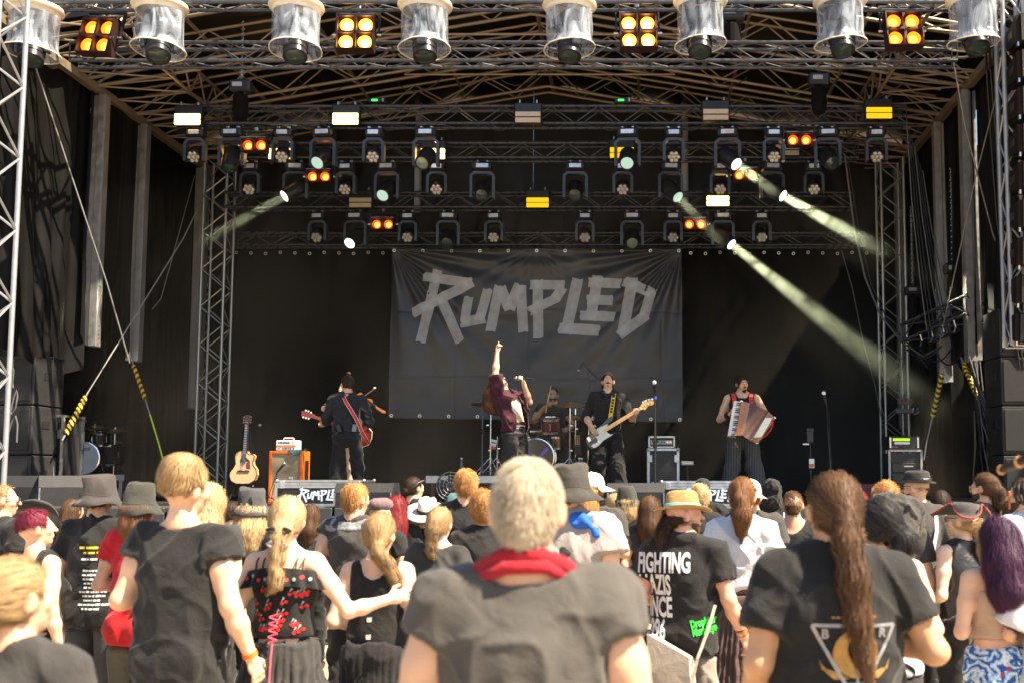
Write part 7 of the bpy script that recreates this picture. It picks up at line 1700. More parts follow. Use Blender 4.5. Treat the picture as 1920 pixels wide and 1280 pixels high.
gl(flat([(196, 690), (190, 722), (208, 762), (240, 788), (275, 788), (312, 766), (350, 722), (395, 692), (436, 668), (446, 655), (420, 655), (392, 640), (376, 606), (392, 566), (430, 522), (446, 500), (425, 492), (385, 518), (345, 560), (295, 602), (240, 640), (208, 668)], bq, BB, BB + .042), 'bass_body', mat('glossy_black_lacquer', (.012, .011, .011), .12, 0, .1, 10, coat=.8))
gl(flat([(292, 606), (388, 563), (392, 572), (372, 606), (388, 640), (414, 660), (440, 656), (400, 684), (350, 714), (306, 762), (266, 784), (236, 764), (262, 742), (290, 742), (300, 712), (278, 676)], bq, BB - .006, BB - .0005), 'pickguard', mat('mint_white_plastic', (.62, .66, .58), .3, 0, .06, 20, coat=.4))
gl(flat([(356, 604), (690, 404), (706, 428), (376, 634)], bq, BB - .022, BB - .002), 'neck', m_maple)
for k in range(16): f_ = 1 - .5 ** (k / 12) ; x = 700 - f_ * 560; y = 416 + f_ * 340; gl(MB().cyl(P(*bq(x - 8, y - 13), BB - .024), P(*bq(x + 8, y + 13), BB - .024), .0025, n=4), 'fret', m_steel)
gl(flat([(694, 384), (736, 362), (790, 346), (816, 350), (818, 378), (800, 390), (772, 392), (752, 412), (738, 432), (708, 426)], bq, BB - .018, BB - .002), 'headstock', m_maple); gl(flat([(684, 408), (698, 400), (712, 424), (700, 432)], bq, BB - .026, BB - .004), 'nut', m_cream)
for x, y in ((718, 362), (742, 349), (772, 340), (800, 334)): gl(MB().sphere(P(*bq(x, y), BB + .004), (.020, .008, .018), 10, 7), 'tuning_peg', m_chrome)
for x, y in ((712, 395), (737, 386), (766, 376), (794, 366)): gl(MB().cyl(P(*bq(x, y), BB - .018), P(*bq(x, y), BB - .026), .010, n=10), 'tuning_post', m_chrome)
gl(flat([(196, 690), (220, 678), (240, 712), (216, 730)], bq, BB - .018, BB - .001), 'bridge', m_chrome); gl(flat([(270, 640), (296, 626), (312, 664), (288, 680)], bq, BB - .016, BB - .001), 'pickup', m_black)
for k in range(4): gl(MB().cyl(P(*bq(208 + 5 * k, 692 + 9 * k), BB - .024), P(*bq(694 + 4 * k, 402 + 7 * k), BB - .029), .0016, n=4), 'string', m_chrome)
for x, y in ((262, 770), (290, 744), (312, 722)): gl(MB().cyl(P(*bq(x, y), BB - .006), P(*bq(x, y), BB - .020), .010, n=10), 'knob', m_chrome)
Rz = Matrix.Rotation(math.pi, 3, 'Z'); qq = [Rz @ (Vector(v) * p.k) + Vector(p.root.location) - o_ for v in ((-.085, -.02, 1.475), (-.083, .06, 1.462), (-.075, .135, 1.40), (-.062, .165, 1.30), (-.045, .175, 1.19), (-.03, .18, 1.10))]
sp_ = ribbon('strap', qq, .055, mat('yellow_black_strap', (.62, .42, .02), .6), parent=e, wdir=(1, 0, 0), th=-.005)
for k in range(8):
 a = qq[1].lerp(qq[2], .3 + k * .2) if k < 3 else qq[2].lerp(qq[4], (k - 2.3) / 6.0 * 1.1); one('strap_mark', m_black, sp_, 'box', a + Vector((0, -.012, 0)), (.032, .012, .028), bev=.002)
# ---- accordion player
AY = 14.35
p = person('person with short beard in black tank top playing a large amber accordion', GBAND, 1391, 701, Y=AY, floor=DECK, s=142, face=math.pi - .05, eyes=True, lod=.0085, head=(-12, 10, 24), arms=(((-.35, .03, 1.14), (-.30, .31, 1.04)), ((.30, -.02, 1.14), (.165, .22, 1.20))), hands=((.45, (.6, -.7, 0)), (.4, (-.5, -.7, 0))), fat=.005,
           hair=dict(color='darkbrown', style='fringe', n=1000, length=.075, front=.062, thick=.017), top=dict(kind='tank', neck='scoop', hem=1.0, loose=.1, off=.008), bottom=dict(m=m_pin, flare=.045, off=.018, waist=1.05, amp=.011), legs={(-1, 'k'): (-.15, .03, .5), (1, 'k'): (.14, .03, .5), (-1, 'a'): (-.23, -.0, .085), (1, 'a'): (.22, -.0, .085)})
lips(p); brows(p, 'darkbrown'); facial(p, [ell((0, .068, -.092), (.030, .028, .028))], 'darkbrown', 160, .012, 'beard', [ell((0, .115, -.060), (.03, .03, .014))]); facial(p, [cap((-.024, .086, -.046), (0, .096, -.040), .006, .007), cap((.024, .086, -.046), (0, .096, -.040), .006, .007)], 'darkbrown', 60, .010, 'moustache')
def wristcuff(p, sd, f, r, m, name, hgt=.06, parent=None):
 E, Wq = p.E[sd], p.Wr[sd]; c = E + (Wq - E) * f; d_ = (Wq - E) / np.linalg.norm(Wq - E); a, b = p.fin((c - d_ * hgt / 2)[None])[0], p.fin((c + d_ * hgt / 2)[None])[0]; return one(name, m, p.root, 'cyl', Vector(a), Vector(b), r * p.k, n=16, smooth=True)
cf = wristcuff(p, 1, .80, .044, C_LEA(), 'studded_cuff', .085)
aq = in_photo(1330, 680, 4.923); AF, AB = AY - .44, AY - .24
e = empty('accordion', P(1405, 790, AF), 'amber piano accordion with spread maroon bellows', 'accordion'); o_ = e.location
m_amber = mat('amber_celluloid', (.30, .085, .018), .2, 0, .45, 40, coat=.7); m_pinkp = mat('pinkish_celluloid', (.28, .14, .11), .3, 0, .12, 10, coat=.4)
gl(flat([(296, 354), (334, 360), (286, 672), (244, 662)], aq, AF, AB), 'treble_case', m_amber); gl(flat([(334, 360), (374, 370), (322, 670), (286, 664)], aq, AF + .006, AB), 'treble_panel', m_pinkp)
gl(flat([(226, 344), (298, 352), (246, 690), (164, 680)], aq, AF + .05, AF + .085), 'keyboard_base', m_amber)
for k in range(19):
 t0, t1 = k / 19, (k + .90) / 19; L_ = lambda t: (228 + (170 - 228) * t, 350 + (668 - 350) * t); R_ = lambda t: (294 + (243 - 294) * t, 358 + (676 - 358) * t)
 gl(flat([L_(t0), R_(t0), R_(t1), L_(t1)], aq, AF + .034, AF + .050), 'white_key', m_white)
 if k % 7 not in (2, 6): a, b = L_((k + .66) / 19), R_((k + .66) / 19); a2, b2 = L_((k + 1.2) / 19), R_((k + 1.2) / 19); mx = lambda u, v: (u[0] + (v[0] - u[0]) * .42, u[1] + (v[1] - u[1]) * .42); gl(flat([mx(a, b), b, b2, mx(a2, b2)], aq, AF + .022, AF + .036), 'black_key', m_black)
m_bel = mat('maroon_bellows_cloth', (.085, .014, .014), .5, 0, .15, 10); m_beledge = mat('pale_bellows_edge', (.30, .18, .14), .4, 0, .1, 10); NB = 16
T0, T1, B0, B1 = (372, 372), (546, 452), (320, 668), (380, 708)
for k in range(NB):
 l = lambda a, b, t: (a[0] + (b[0] - a[0]) * t, a[1] + (b[1] - a[1]) * t); ta, tm, tb = k / NB, (k + .5) / NB, (k + 1) / NB; V = []
 for t, yy, ex in ((ta, AF + .030, 0), (tm, AF + .006, 10), (tb, AF + .030, 0)):
  tp, bt = l(T0, T1, t), l(B0, B1, t); V += [P(*aq(tp[0] + ex * .2, tp[1] - ex), yy), P(*aq(bt[0] - ex * .1, bt[1] + ex), yy), P(*aq(bt[0], bt[1] + ex), AB), P(*aq(tp[0], tp[1] - ex), AB)]
 Fq = [(i, (i + 1) % 4, 4 + (i + 1) % 4, 4 + i) for i in range(4)] + [(4 + i, 4 + (i + 1) % 4, 8 + (i + 1) % 4, 8 + i) for i in range(4)]
 ob = gl(MB().add(V, Fq), 'bellows_fold', m_bel); tp, bt = l(T0, T1, tm), l(B0, B1, tm)
 eg = MB().tube([P(*aq(tp[0], tp[1] - 11), AB), P(*aq(tp[0], tp[1] - 11), AF + .006), P(*aq(bt[0], bt[1] + 10), AF + .005)], .0032, 5).build('edge_binding', m_beledge, ob)
gl(flat([(546, 450), (600, 500), (606, 516), (452, 738), (428, 738), (374, 708)], aq, AF, AB), 'bass_case', m_amber); gl(flat([(546, 450), (556, 458), (388, 712), (374, 706)], aq, AF - .004, AB + .002), 'bass_trim', m_pinkp)
gl(flat([(516, 506), (584, 508), (480, 682), (410, 686)], aq, AF - .006, AF - .0005), 'button_board', m_cream); btn = MB().cyl((0, 0, 0), (0, -.010, 0), .0075, .006, 8).mesh('bass_button', m_chrome)
for i in range(6):
 for j in range(15):
  u, v = (i + .5) / 6, (j + .5) / 15; x = 516 + (584 - 516) * u + (410 - 516 + (480 - 584 - 410 + 516) * u) * v; y = 506 + 2 * u + (686 - 506 - 4 * u) * v; ob = link('bass_button', btn, e, P(*aq(x, y), AF - .006) - o_)
for c in ((296, 354), (600, 505), (440, 738), (248, 664)): gl(MB().sphere(P(*aq(*c), AF + .04), .022, 10, 7), 'metal_corner', m_chrome)
gl(MB().tube([P(*aq(x, y), AF - .02 + .03 * abs(t)) for t, (x, y) in enumerate(((582, 515), (584, 560), (566, 615), (520, 668), (470, 704)))], .012, 6), 'hand_strap', m_strapred)
for sd in (-1, 1): ribbon('shoulder_strap', [Matrix.Rotation(math.pi - .05, 3, 'Z') @ (Vector((sd * a, b, c)) * p.k) + Vector(p.root.location) - o_ for a, b, c in ((.10, -.10, 1.44), (.115, -.03, 1.492), (.118, .05, 1.478), (.112, .12, 1.42), (.11, .18, 1.33))], .055, m_strapred if sd else m_black, parent=e, wdir=(1, 0, 0), th=-.006)
# ================================================================ the crowd, nearest first
GC_ = 'people in the crowd in front of the stage'
T = lambda **k: dict(k)
PAN = dict(m=C_BLK())

def clip_on(p, c, m, name, size=(.05, .02, .05), rz=0): return one(name, m, p.root, 'box', Vector(p.fin(head_sp(p, np.array([c])))[0]), tuple(a * p.k for a in size), rotm(z=rz), bev=.004)
def braid(path, r0, r1, n, wob=.010):
 P_ = [A3(*q) for q in path]; out = [];
 for i in range(n + 1):
  t = i / n * (len(P_) - 1); j = min(int(t), len(P_) - 2); out.append(tuple(P_[j] + (P_[j + 1] - P_[j]) * (t - j) + A3(wob * (1 if i % 2 else -1), 0, 0)))
 return out, [r0 + (r1 - r0) * i / n + (.004 if i % 2 else -.003) for i in range(n + 1)]
# -- man with grey hair in the middle, nearest the camera
p = person('person with short grey hair and red neck scarf standing nearest the camera', GC_, 990, 860, s=805, fat=.02, w=1.0, arms=(((-.27, -.02, 1.13), (-.20, .20, 1.02)), ((.27, -.02, 1.13), (.20, .20, 1.02))), hair=dict(color='grey', style='short', n=4200, thick=.008, length=.024, wid=.0024, low=-.07, lift=.002),
           top=dict(m=cloth('faded_charcoal', (.076, .069, .060)), name='shirt', kind='tee', sleeve=.24, flare=.012, hem=.84, loose=.8, neck='wide', amp=.008, off=.017, dens=1.2), bottom=PAN)
ptube(p, 'scarf', [(-.15, .11, 1.42), (-.135, .03, 1.462), (-.100, -.045, 1.502), (-.045, -.082, 1.532), (.03, -.084, 1.535), (.085, -.055, 1.510), (.128, .01, 1.470), (.145, .10, 1.42)], [.012, .018, .021, .021, .021, .021, .018, .012], cloth('red_scarf', (.30, .006, .016), .8), 12)
ptube(p, 'scarf_fold', [(-.145, .05, 1.44), (-.112, -.05, 1.478), (-.04, -.100, 1.508), (.05, -.098, 1.510), (.125, -.02, 1.462)], [.009, .015, .017, .016, .010], cloth('red_scarf', ()), 10)
# -- blond girl lower left corner
p = person('person with blond half ponytail and black claw clip in the lower left corner', GC_, 42, 1045, s=720, sex='f', face=.0, head=(4, 0, -32), hair=dict(color='darkblond', style='tied', n=2800, tie=(-.03, -.115, .01), path=[(-.03, -.115, .01), (-.045, -.135, -.07), (-.05, -.13, -.18), (-.04, -.12, -.28)], rad_=[.028, .042, .038, .018], hl=lambda q: q[:, 2] * 4), top=dict(m=C_GRY(), sleeve=.5, hem=.85), bottom=PAN)
for k in range(6): clip_on(p, (-.015 + .012 * (k % 2), -.128 - .004 * k, .045 - .022 * k), m_plastic, 'clip_tooth', (.016, .022, .016))
clip_on(p, (-.010, -.122, -.005), m_plastic, 'hair_clip', (.012, .03, .14))
# -- woman in black cap sleeved top
p = person('person with blond updo in black cap sleeved top and orange wristband at left', GC_, 350, 866, s=415, sex='f', fat=.035, w=1.03, face=-.22, head=(0, 6, -22), arms=(((-.235, -.08, 1.15), (-.12, .16, 1.16)), ((.245, -.02, 1.13), (.30, .06, .90))), skin='fair',
           hair=dict(color='darkblond', style='tied', n=2600, low=-.01, thick=.014, tie=(.01, -.03, .15), curl=.003, cfreq=1.0, lift=.005, jit=.22, length=.09, bun=[((0, -.035, .105), (.075, .075, .045)), ((.02, -.06, .07), (.06, .05, .04)), ((-.03, -.07, .06), (.045, .04, .04))], hl=lambda q: q[:, 2] * 3), top=dict(m=C_BLK(), sleeve=.34, hem=.66, neck='wide', loose=.6, flare=.03, amp=.010), bottom=PAN)
wristcuff(p, 1, .93, .033, mat('orange_wristband', (.85, .18, .01), .5), 'wristband', .02)
# -- big man with brown ponytail at right
p = person('broad person with long wavy brown ponytail and triangle print shirt at right', GC_, 1560, 890, s=555, fat=.04, w=1.08, face=.08, head=(0, 0, 8), arms=(((-.25, -.04, 1.13), (-.22, .14, .92)), ((.30, -.06, 1.16), (.16, .22, 1.20))), skin='tan',
           hair=dict(color='brown', style='tied', n=3200, thick=.008, tie=(-.005, -.118, -.01), path=[(-.005, -.118, -.01), (-.015, -.145, -.10), (.0, -.165, -.22), (.01, -.16, -.36), (.03, -.155, -.47), (.05, -.15, -.56)], rad_=[.018, .030, .036, .034, .026, .010], curl=.006, cfreq=1.0, length=.16, wid=.0035, hl=lambda q: -q[:, 2] * 1.5 - .2), top=dict(m=C_BLK(), sleeve=.62, hem=.84, loose=.6, amp=.008), bottom=PAN)
ptube(p, 'hair_tie', [(-.005 + .024 * math.cos(a), -.122, -.015 + .022 * math.sin(a)) for a in np.linspace(0, 6.28, 14)], .006, C_GRY(), 6, None, True)
mg, msv = mat('gold_print', (.36, .20, .05), .6, .2, .3, 40), mat('silver_print', (.30, .30, .32), .5, .3, .3, 40)
def rrect(a, b, wd): a, b = np.array(a), np.array(b); d_ = (b - a) / np.linalg.norm(b - a); n_ = np.array([-d_[1], d_[0]]) * wd / 2; return [tuple(a + n_), tuple(b + n_), tuple(b - n_), tuple(a - n_)], [(0, 1, 2, 3)]
def pq(x, y): return ((x - 1560) / 555.0, (p.root.location.z + 1.70 - (y - 898) / 555.0))
for a, b in (((1495, 1153), (1652, 1156)), ((1495, 1153), (1570, 1285)), ((1652, 1156), (1574, 1285))): decal(p, 'shirt', *rrect(pq(*a), pq(*b), .011), msv, 'print_line')
for a, b in (((1575, 1180), (1575, 1290)), ((1556, 1255), (1594, 1255))): decal(p, 'shirt', *rrect(pq(*a), pq(*b), .008), msv, 'print_line')
ang = np.linspace(0, 2 * np.pi, 33); ro, ri = .076, .042; cx, cz = pq(1574, 1203); vs = [(cx + ro * math.cos(a), cz + ro * math.sin(a)) for a in ang[:-1]] + [(cx + .014 + ri * math.cos(a), cz + .012 + ri * math.sin(a)) for a in ang[:-1]]; decal(p, 'shirt', vs, [(i, (i + 1) % 32, 32 + (i + 1) % 32, 32 + i) for i in range(32)], mg, 'print_ring')
for sg in (-1, 1):
 pts_ = [(1574 + sg * 14, 1246), (1574 + sg * 40, 1247), (1574 + sg * 54, 1236), (1574 + sg * 66, 1212), (1574 + sg * 60, 1232), (1574 + sg * 50, 1230), (1574 + sg * 36, 1234)]; decal(p, 'shirt', [pq(*q) for q in pts_], [tuple(range(len(pts_)))], mg, 'print_horn')
for ch, x in (('B', 1519), ('R', 1626)): decal_text(p, 'shirt', ch, .042, *pq(x, 1176), msv, .001, 1.0)
scribble(p, 'shirt', *pq(1570, 1141), .22, 1, .012, mg, 3, 'print', .8, .012)
# -- purple haired woman
p = person('person with long wavy purple hair, beige crop top and blue wave print trousers', GC_, 1866, 968, s=390, sex='f', face=.12, arms=(((-.24, -.07, 1.14), (-.10, .18, 1.16)), 'bent'), hair=dict(color='purple', style='long', n=3000, curl=.006, cfreq=.9, path=[(0, -.055, .0), (.0, -.10, -.14), (.0, -.135, -.27), (.015, -.14, -.40)], rad_=[.098, .108, .100, .055], length=.16, hl=lambda q: -(q[:, 2] + .1) * 1.5), top=dict(m=cloth('beige_ribbed', (.50, .36, .26)), kind='strapless', hem=1.10, loose=.1, off=.006, amp=.004), bottom=None)
m_wave = bpy.data.materials.new('blue_white_wave_print'); m_wave.use_nodes = True; _t = m_wave.node_tree; _b = _t.nodes['Principled BSDF']; _b.inputs['Roughness'].default_value = .8
_tc = _t.nodes.new('ShaderNodeTexCoord'); _w = _t.nodes.new('ShaderNodeTexWave'); _w.wave_type = 'RINGS'; _w.inputs['Scale'].default_value = 5; _w.inputs['Distortion'].default_value = 16; _w.inputs['Detail'].default_value = 3; _w.inputs['Detail Scale'].default_value = 2.6
_t.links.new(_tc.outputs['Object'], _w.inputs['Vector']); _r = _t.nodes.new('ShaderNodeValToRGB'); _r.color_ramp.interpolation = 'CONSTANT'
for pos, c in ((0, (.02, .09, .30, 1)), (.22, (.05, .26, .52, 1)), (.42, (.70, .74, .76, 1)), (.58, (.10, .38, .62, 1)), (.8, (.72, .75, .77, 1))):
 el = _r.color_ramp.elements.new(pos) if pos not in (0,) else _r.color_ramp.elements[0]; el.color = c
_t.links.new(_w.outputs['Fac'], _r.inputs[0]); _t.links.new(_r.outputs[0], _b.inputs['Base Color'])
build_bottom(p, m=m_wave, kind='pants', off=.022, waist=1.05, flare=.05, amp=.012)
for x, z in ((-.06, .93), (.06, .985), (-.10, .87), (.03, .86), (-.02, .96)): decal(p, 'trousers', [(x * p.k + .010 * math.cos(a), z * p.k + .010 * math.sin(a)) for a in np.linspace(0, 6.28, 9)[:-1]], [tuple(range(8))], mat('red_berry_print', (.55, .02, .02), .6), 'print_berry', .005)
# -- girl in red tee beside the black top woman, wearing olive bucket hat
p = person('person in black bucket hat and red shirt behind the woman with updo', GC_, 268, 902, s=318, hat_h=.03, sex='f', face=-.2, arms=(((-.235, -.06, 1.15), (-.10, .18, 1.13)), 'fold'), skin='fair', hair=dict(color='auburn', style='long', n=700, top_z=.02, path=[(0, -.05, -.02), (0, -.075, -.12)], rad_=[.088, .08]), top=dict(m=C_RED(), sleeve=.45, hem=.80, loose=.7), bottom=dict(m=cloth('olive_grey', (.12, .11, .075))))
bucket_hat(p, cloth('washed_black_hat', (.045, .044, .036)), 2, 1.0, brim=.135)
# -- straw hat man
p = person('bearded person in straw hat with teal band and FIGHTING NAZIS shirt', GC_, 1284, 914, s=328, hat_h=.045, fat=.015, w=1.06, face=-.30, head=(3, -4, -62), skin='pink', arms=(((-.26, -.04, 1.14), (-.14, .18, 1.08)), ((.26, -.02, 1.13), (.32, .10, .90))), hands=((.4, None), (.45, None)), eyes=True,
           hair=dict(color='darkbrown', style='tied', n=1600, top_z=.03, tie=(0, -.118, -.02), path=[(0, -.118, -.02), (-.015, -.14, -.10), (-.05, -.15, -.20), (-.09, -.16, -.30)], rad_=[.022, .036, .036, .014], curl=.004), top=dict(m=C_BLK(), sleeve=.62, hem=.80, loose=.6, amp=.009), bottom=dict(m=cloth('grey_brown_twill', (.26, .22, .19))))
full_beard(p, 'brown'); lips(p); m_straw = mat('straw_weave', (.50, .31, .115), .75, 0, .4, 26, bump=1.0, bs=60, st=(1, 1, 9)); brim_hat(p, m_straw, mat('teal_hat_band', (.16, .42, .38), .7, 0, .2, 20), crown=.120, brim=.172, pinch=.028, up=.02, tilt=-4, z0=.040, name='straw_hat')
for i, ws in enumerate(('FIGHTING', 'NAZIS', 'SINCE', '1996')): decal_text(p, 'shirt', ws, .150, -.255 + .014 * i, 1.185 - i * .121, m_whiteprint, .005, .47, .02, -.05, center=False)
mgn = mat('green_print', (.03, .60, .05), .6)
decal_text(p, 'shirt', 'Dropkick', .055, .135, .905, mgn, .003, .62, .25); decal_text(p, 'shirt', 'Murphys', .055, .14, .86, mgn, .003, .62, .25)
for f_, m_, h_ in ((.80, C_LEA(), .012), (.86, mat('orange_wristband', (.85, .18, .01), .5), .016), (.91, m_steel, .012), (.94, mat('festival_ribbon', (.5, .1, .05), .6), .010)): wristcuff(p, 1, f_, .036, m_, 'bracelet', h_)
mbag = cloth('cream_canvas', (.48, .42, .34))
V_ = [(-.16, -.262, .93), (.085, -.252, .80), (.10, -.24, .60), (-.15, -.25, .55)]; mb_ = MB(); q0 = [Vector(v) * p.k for v in V_]; mb_.add(q0 + [v + Vector((.01, .07, 0)) for v in q0], [(0, 1, 2, 3), (7, 6, 5, 4), (0, 4, 5, 1), (1, 5, 6, 2), (2, 6, 7, 3), (3, 7, 4, 0)])
bag = empty('shoulder_bag', p.root.location, 'cream canvas shoulder bag hanging at the hip of the straw hat man', 'bag', rz=-.30); mb_.build('pouch', mbag, bag); mb2 = MB(); q1 = [Vector(v) * p.k for v in ((-.165, -.268, .94), (.09, -.258, .81), (.092, -.252, .70), (-.16, -.264, .72))]; mb2.add(q1 + [v + Vector((0, -.006, 0)) for v in q1], [(0, 1, 2, 3), (7, 6, 5, 4), (0, 4, 5, 1), (1, 5, 6, 2), (2, 6, 7, 3), (3, 7, 4, 0)]); mb2.build('flap', mbag, bag)
ribbon('strap', [Vector(v) * p.k for v in ((.09, -.24, .62), (.13, -.22, .80), (.18, -.17, .95), (.21, -.09, 1.10))], .016, mbag, parent=bag, wdir=(1, 0, 0))
# -- cherry top woman and her neighbour
p = person('person in black off shoulder cherry print top with braided blond hair and bows', GC_, 540, 932, s=388, sex='f', face=-.04, head=(0, 3, 4), arms=(((-.25, -.05, 1.13), (-.17, .10, .95)), ((.34, -.02, 1.17), (.53, .03, 1.225))), hands=((.3, None), (.3, (0, 1, .1), dict(spread=.5))), skin='pale',
           hair=dict(color='blond', style='tied', n=1800, thick=.014, tie=(0, -.115, -.035), path=braid([(0, -.115, -.035), (0, -.14, -.12), (0, -.15, -.26), (0, -.145, -.34)], .028, .016, 10)[0], rad_=braid([(0, -.115, -.035), (0, -.14, -.12), (0, -.15, -.26), (0, -.145, -.34)], .028, .016, 10)[1], hl=lambda q: q[:, 2] * 3), top=dict(m=C_BLK(), name='shirt', kind='strapless', hem=1.04, loose=.15, off=.008, amp=.005), bottom=dict(m=C_GRY(), name='skirt', kind='skirt', hem=.35, rx=.34, pleats=26, pamp=.014, waist=1.08))
def ruffle(p, z, r0, m, n=17, name='ruffle'):
 def fn(U, V): th = U * 2 * np.pi; rr = r0 * (1 + .10 * np.abs(np.cos(th))) + .012 + .034 * V + .016 * V * np.sin(th * n); return np.stack([rr * np.cos(th) * 1.12, rr * .72 * np.sin(th) - .01, z - V * .09 - .03 * np.cos(th) ** 2], -1)
 U, V = np.meshgrid(np.linspace(0, 1, 161), np.linspace(0, 1, 7), indexing='ij'); X = p.fin(fn(U, V).reshape(-1, 3)); i = np.arange(161 * 7).reshape(161, 7); Q = np.stack([i[:-1, :-1], i[1:, :-1], i[1:, 1:], i[:-1, 1:]], -1).reshape(-1, 4); X2 = np.concatenate([X, X * A3(.985, .985, 1)]); o = link(name, np_mesh(name, X2, np.concatenate([Q, Q[:, ::-1] + len(X)]), m), p.root); p.gar[name] = (o, X, Q); return o
ruffle(p, 1.40, .150, C_BLK()); mch, mgl = mat('cherry_red_print', (.60, .015, .015), .6), mat('pale_leaf_print', (.30, .42, .40), .6)
rr_ = random.Random(4)
for i in range(26):
 x, z = rr_.uniform(-.14, .14) * p.k, rr_.uniform(1.06, 1.30) * p.k; r_ = .0085
 for dx, dz in ((0, 0), (.018, .006)): decal(p, 'shirt', [(x + dx + r_ * math.cos(a), z + dz + r_ * math.sin(a)) for a in np.linspace(0, 6.28, 9)[:-1]], [tuple(range(8))], mch, 'print_cherry', .005)
 decal(p, 'shirt', [(x - .003, z + .008), (x + .012, z + .024), (x + .006, z + .030)], [(0, 1, 2)], mgl, 'print_leaf', .005)
for i in range(12):
 x, z = (-.20 + .40 * i / 11) * p.k, (1.345 + rr_.uniform(-.012, .012)) * p.k; decal(p, 'ruffle', [(x + .009 * math.cos(a), z + .009 * math.sin(a)) for a in np.linspace(0, 6.28, 9)[:-1]], [tuple(range(8))], mch if i % 2 else mgl, 'print_cherry', .005)
for sd in (-1, 1):
 for dx in (.0, .035): ptube(p, 'shoulder_strap', [(sd * (.085 + dx), -.115, 1.34), (sd * (.085 + dx), -.085, 1.43), (sd * (.085 + dx), -.03, 1.462), (sd * (.085 + dx), .03, 1.45)], .0045, C_BLK(), 5)
for k in range(9): ptube(p, 'lacing', [(-.022 * (1 if k % 2 else -1), -.152 - .002 * k, 1.17 - .016 * k), (.022 * (1 if k % 2 else -1), -.152 - .002 * k, 1.155 - .016 * k)], .004, mat('pink_ribbon', (.75, .10, .15), .6), 5)
ptube(p, 'lacing_end', [(0, -.165, 1.03), (.01, -.21, .96), (.015, -.235, .86), (.02, -.25, .78)], .004, mat('pink_ribbon', (.75, .10, .15)), 5)
for (cz, m_, sc_) in ((-.045, C_BLK(), 1.2), (-.115, cloth('white_bow', (.65, .65, .66)), 1.0)):
 for sd in (-1, 1): ptube(p, 'hair_bow', [(0, -.150, cz), (sd * .030 * sc_, -.158, cz + .014), (sd * .050 * sc_, -.150, cz + .004), (sd * .03 * sc_, -.158, cz - .010), (0, -.152, cz)], [.005, .010, .011, .010, .005], m_, 6, None, True)
 ptube(p, 'bow_tail', [(0, -.155, cz), (.02, -.160, cz - .05), (.024, -.158, cz - .085)], .006, m_, 5, None, True); ptube(p, 'bow_tail', [(0, -.155, cz), (-.015, -.160, cz - .05), (-.020, -.158, cz - .08)], .006, m_, 5, None, True)
p = person('person in black tank top with two buckled belts and sandy ponytail', GC_, 712, 962, s=366, sex='f', fat=.02, face=-.06, head=(0, 4, -12), arms=(((-.235, -.08, 1.14), (-.08, .16, 1.10)), ((.235, -.08, 1.14), (.08, .16, 1.16))), skin='pale', hair=dict(color='darkblond', style='tied', n=1700, tie=(.035, -.10, -.06), path=[(.035, -.10, -.06), (.06, -.12, -.10), (.11, -.10, -.155), (.15, -.06, -.24), (.155, -.04, -.36)], rad_=[.020, .032, .032, .028, .010], hl=lambda q: q[:, 2] * 3), top=dict(kind='tank', neck='scoop', hem=1.0, loose=.1, off=.008, amp=.006), bottom=dict(name='skirt', kind='skirt', hem=.15, rx=.30, pleats=30, pamp=.008, waist=1.05))
for z_, r_ in ((1.155, .150), (1.06, .166)):
 band(p, 'belt', z_, r_ + .004, C_LEA(), .028, .005); o_b = one('buckle', m_chrome, p.root, 'box', Vector(p.fin(np.array([(-.012, -(r_ + .008) * .76 - .004, z_)]))[0]), (.026, .008, .028), bev=.004)
ptube(p, 'choker', [(.052 * math.cos(a), -.02 + .052 * math.sin(a), 1.50 + .012 * math.sin(a)) for a in np.linspace(0, 6.28, 20)], .009, C_LEA(), 6)
for a in np.linspace(3.3, 6.1, 8): one('stud', m_chrome, p.root, 'sphere', Vector(p.fin(np.array([(.062 * math.cos(a), -.02 + .062 * math.sin(a), 1.50 + .012 * math.sin(a))]))[0]), .006, 6, 5)
# -- dark updo woman with white top, leather cap man before her
p = person('person with dark curly updo and white tank top beside the broad ponytail man', GC_, 1648, 938, s=425, sex='f', fat=.02, face=.2, head=(0, -6, 14), arms=('bent', ((.23, -.08, 1.15), (.10, .16, 1.20))), skin='fair', hair=dict(color='black', style='tied', n=1900, thick=.020, curl=.004, tie=(.03, -.115, -.03), bun=[((.045, -.135, -.075), (.055, .045, .055)), ((.075, -.12, -.105), (.040, .036, .038)), ((.015, -.13, -.10), (.04, .035, .04))]), top=dict(m=C_WHT(), kind='tank', neck='scoop', hem=.95, loose=.3), bottom=PAN)
p = person('person with ginger hair and drooping black leather cap behind the dark updo', GC_, 1660, 903, s=305, face=.0, hat_h=-.0, hair=dict(color='ginger', style='short', n=900, length=.05, curl=.003), top=dict(m=C_CHAR(), sleeve=.6), bottom=PAN)
F_ = Field((-.24, -.30, -.26), (.24, .12, .12), .012); d_ = F_.new(); F_.add(d_, [ell((.02, -.10, -.075), (.185, .13, .125)), ell((.07, -.13, -.14), (.12, .10, .09))], .05); F_.cut(d_, [ell((0, .03, -.02), (.09, .13, .16))], .02); V_, Q_ = surface(F_, d_); V_ = wrinkle(V_, vnormals(V_, Q_), .016, 8, dens=1.6); head_mesh(p, 'slouch_hood', V_, Q_, cloth('grey_black_hood', (.055, .050, .045)))
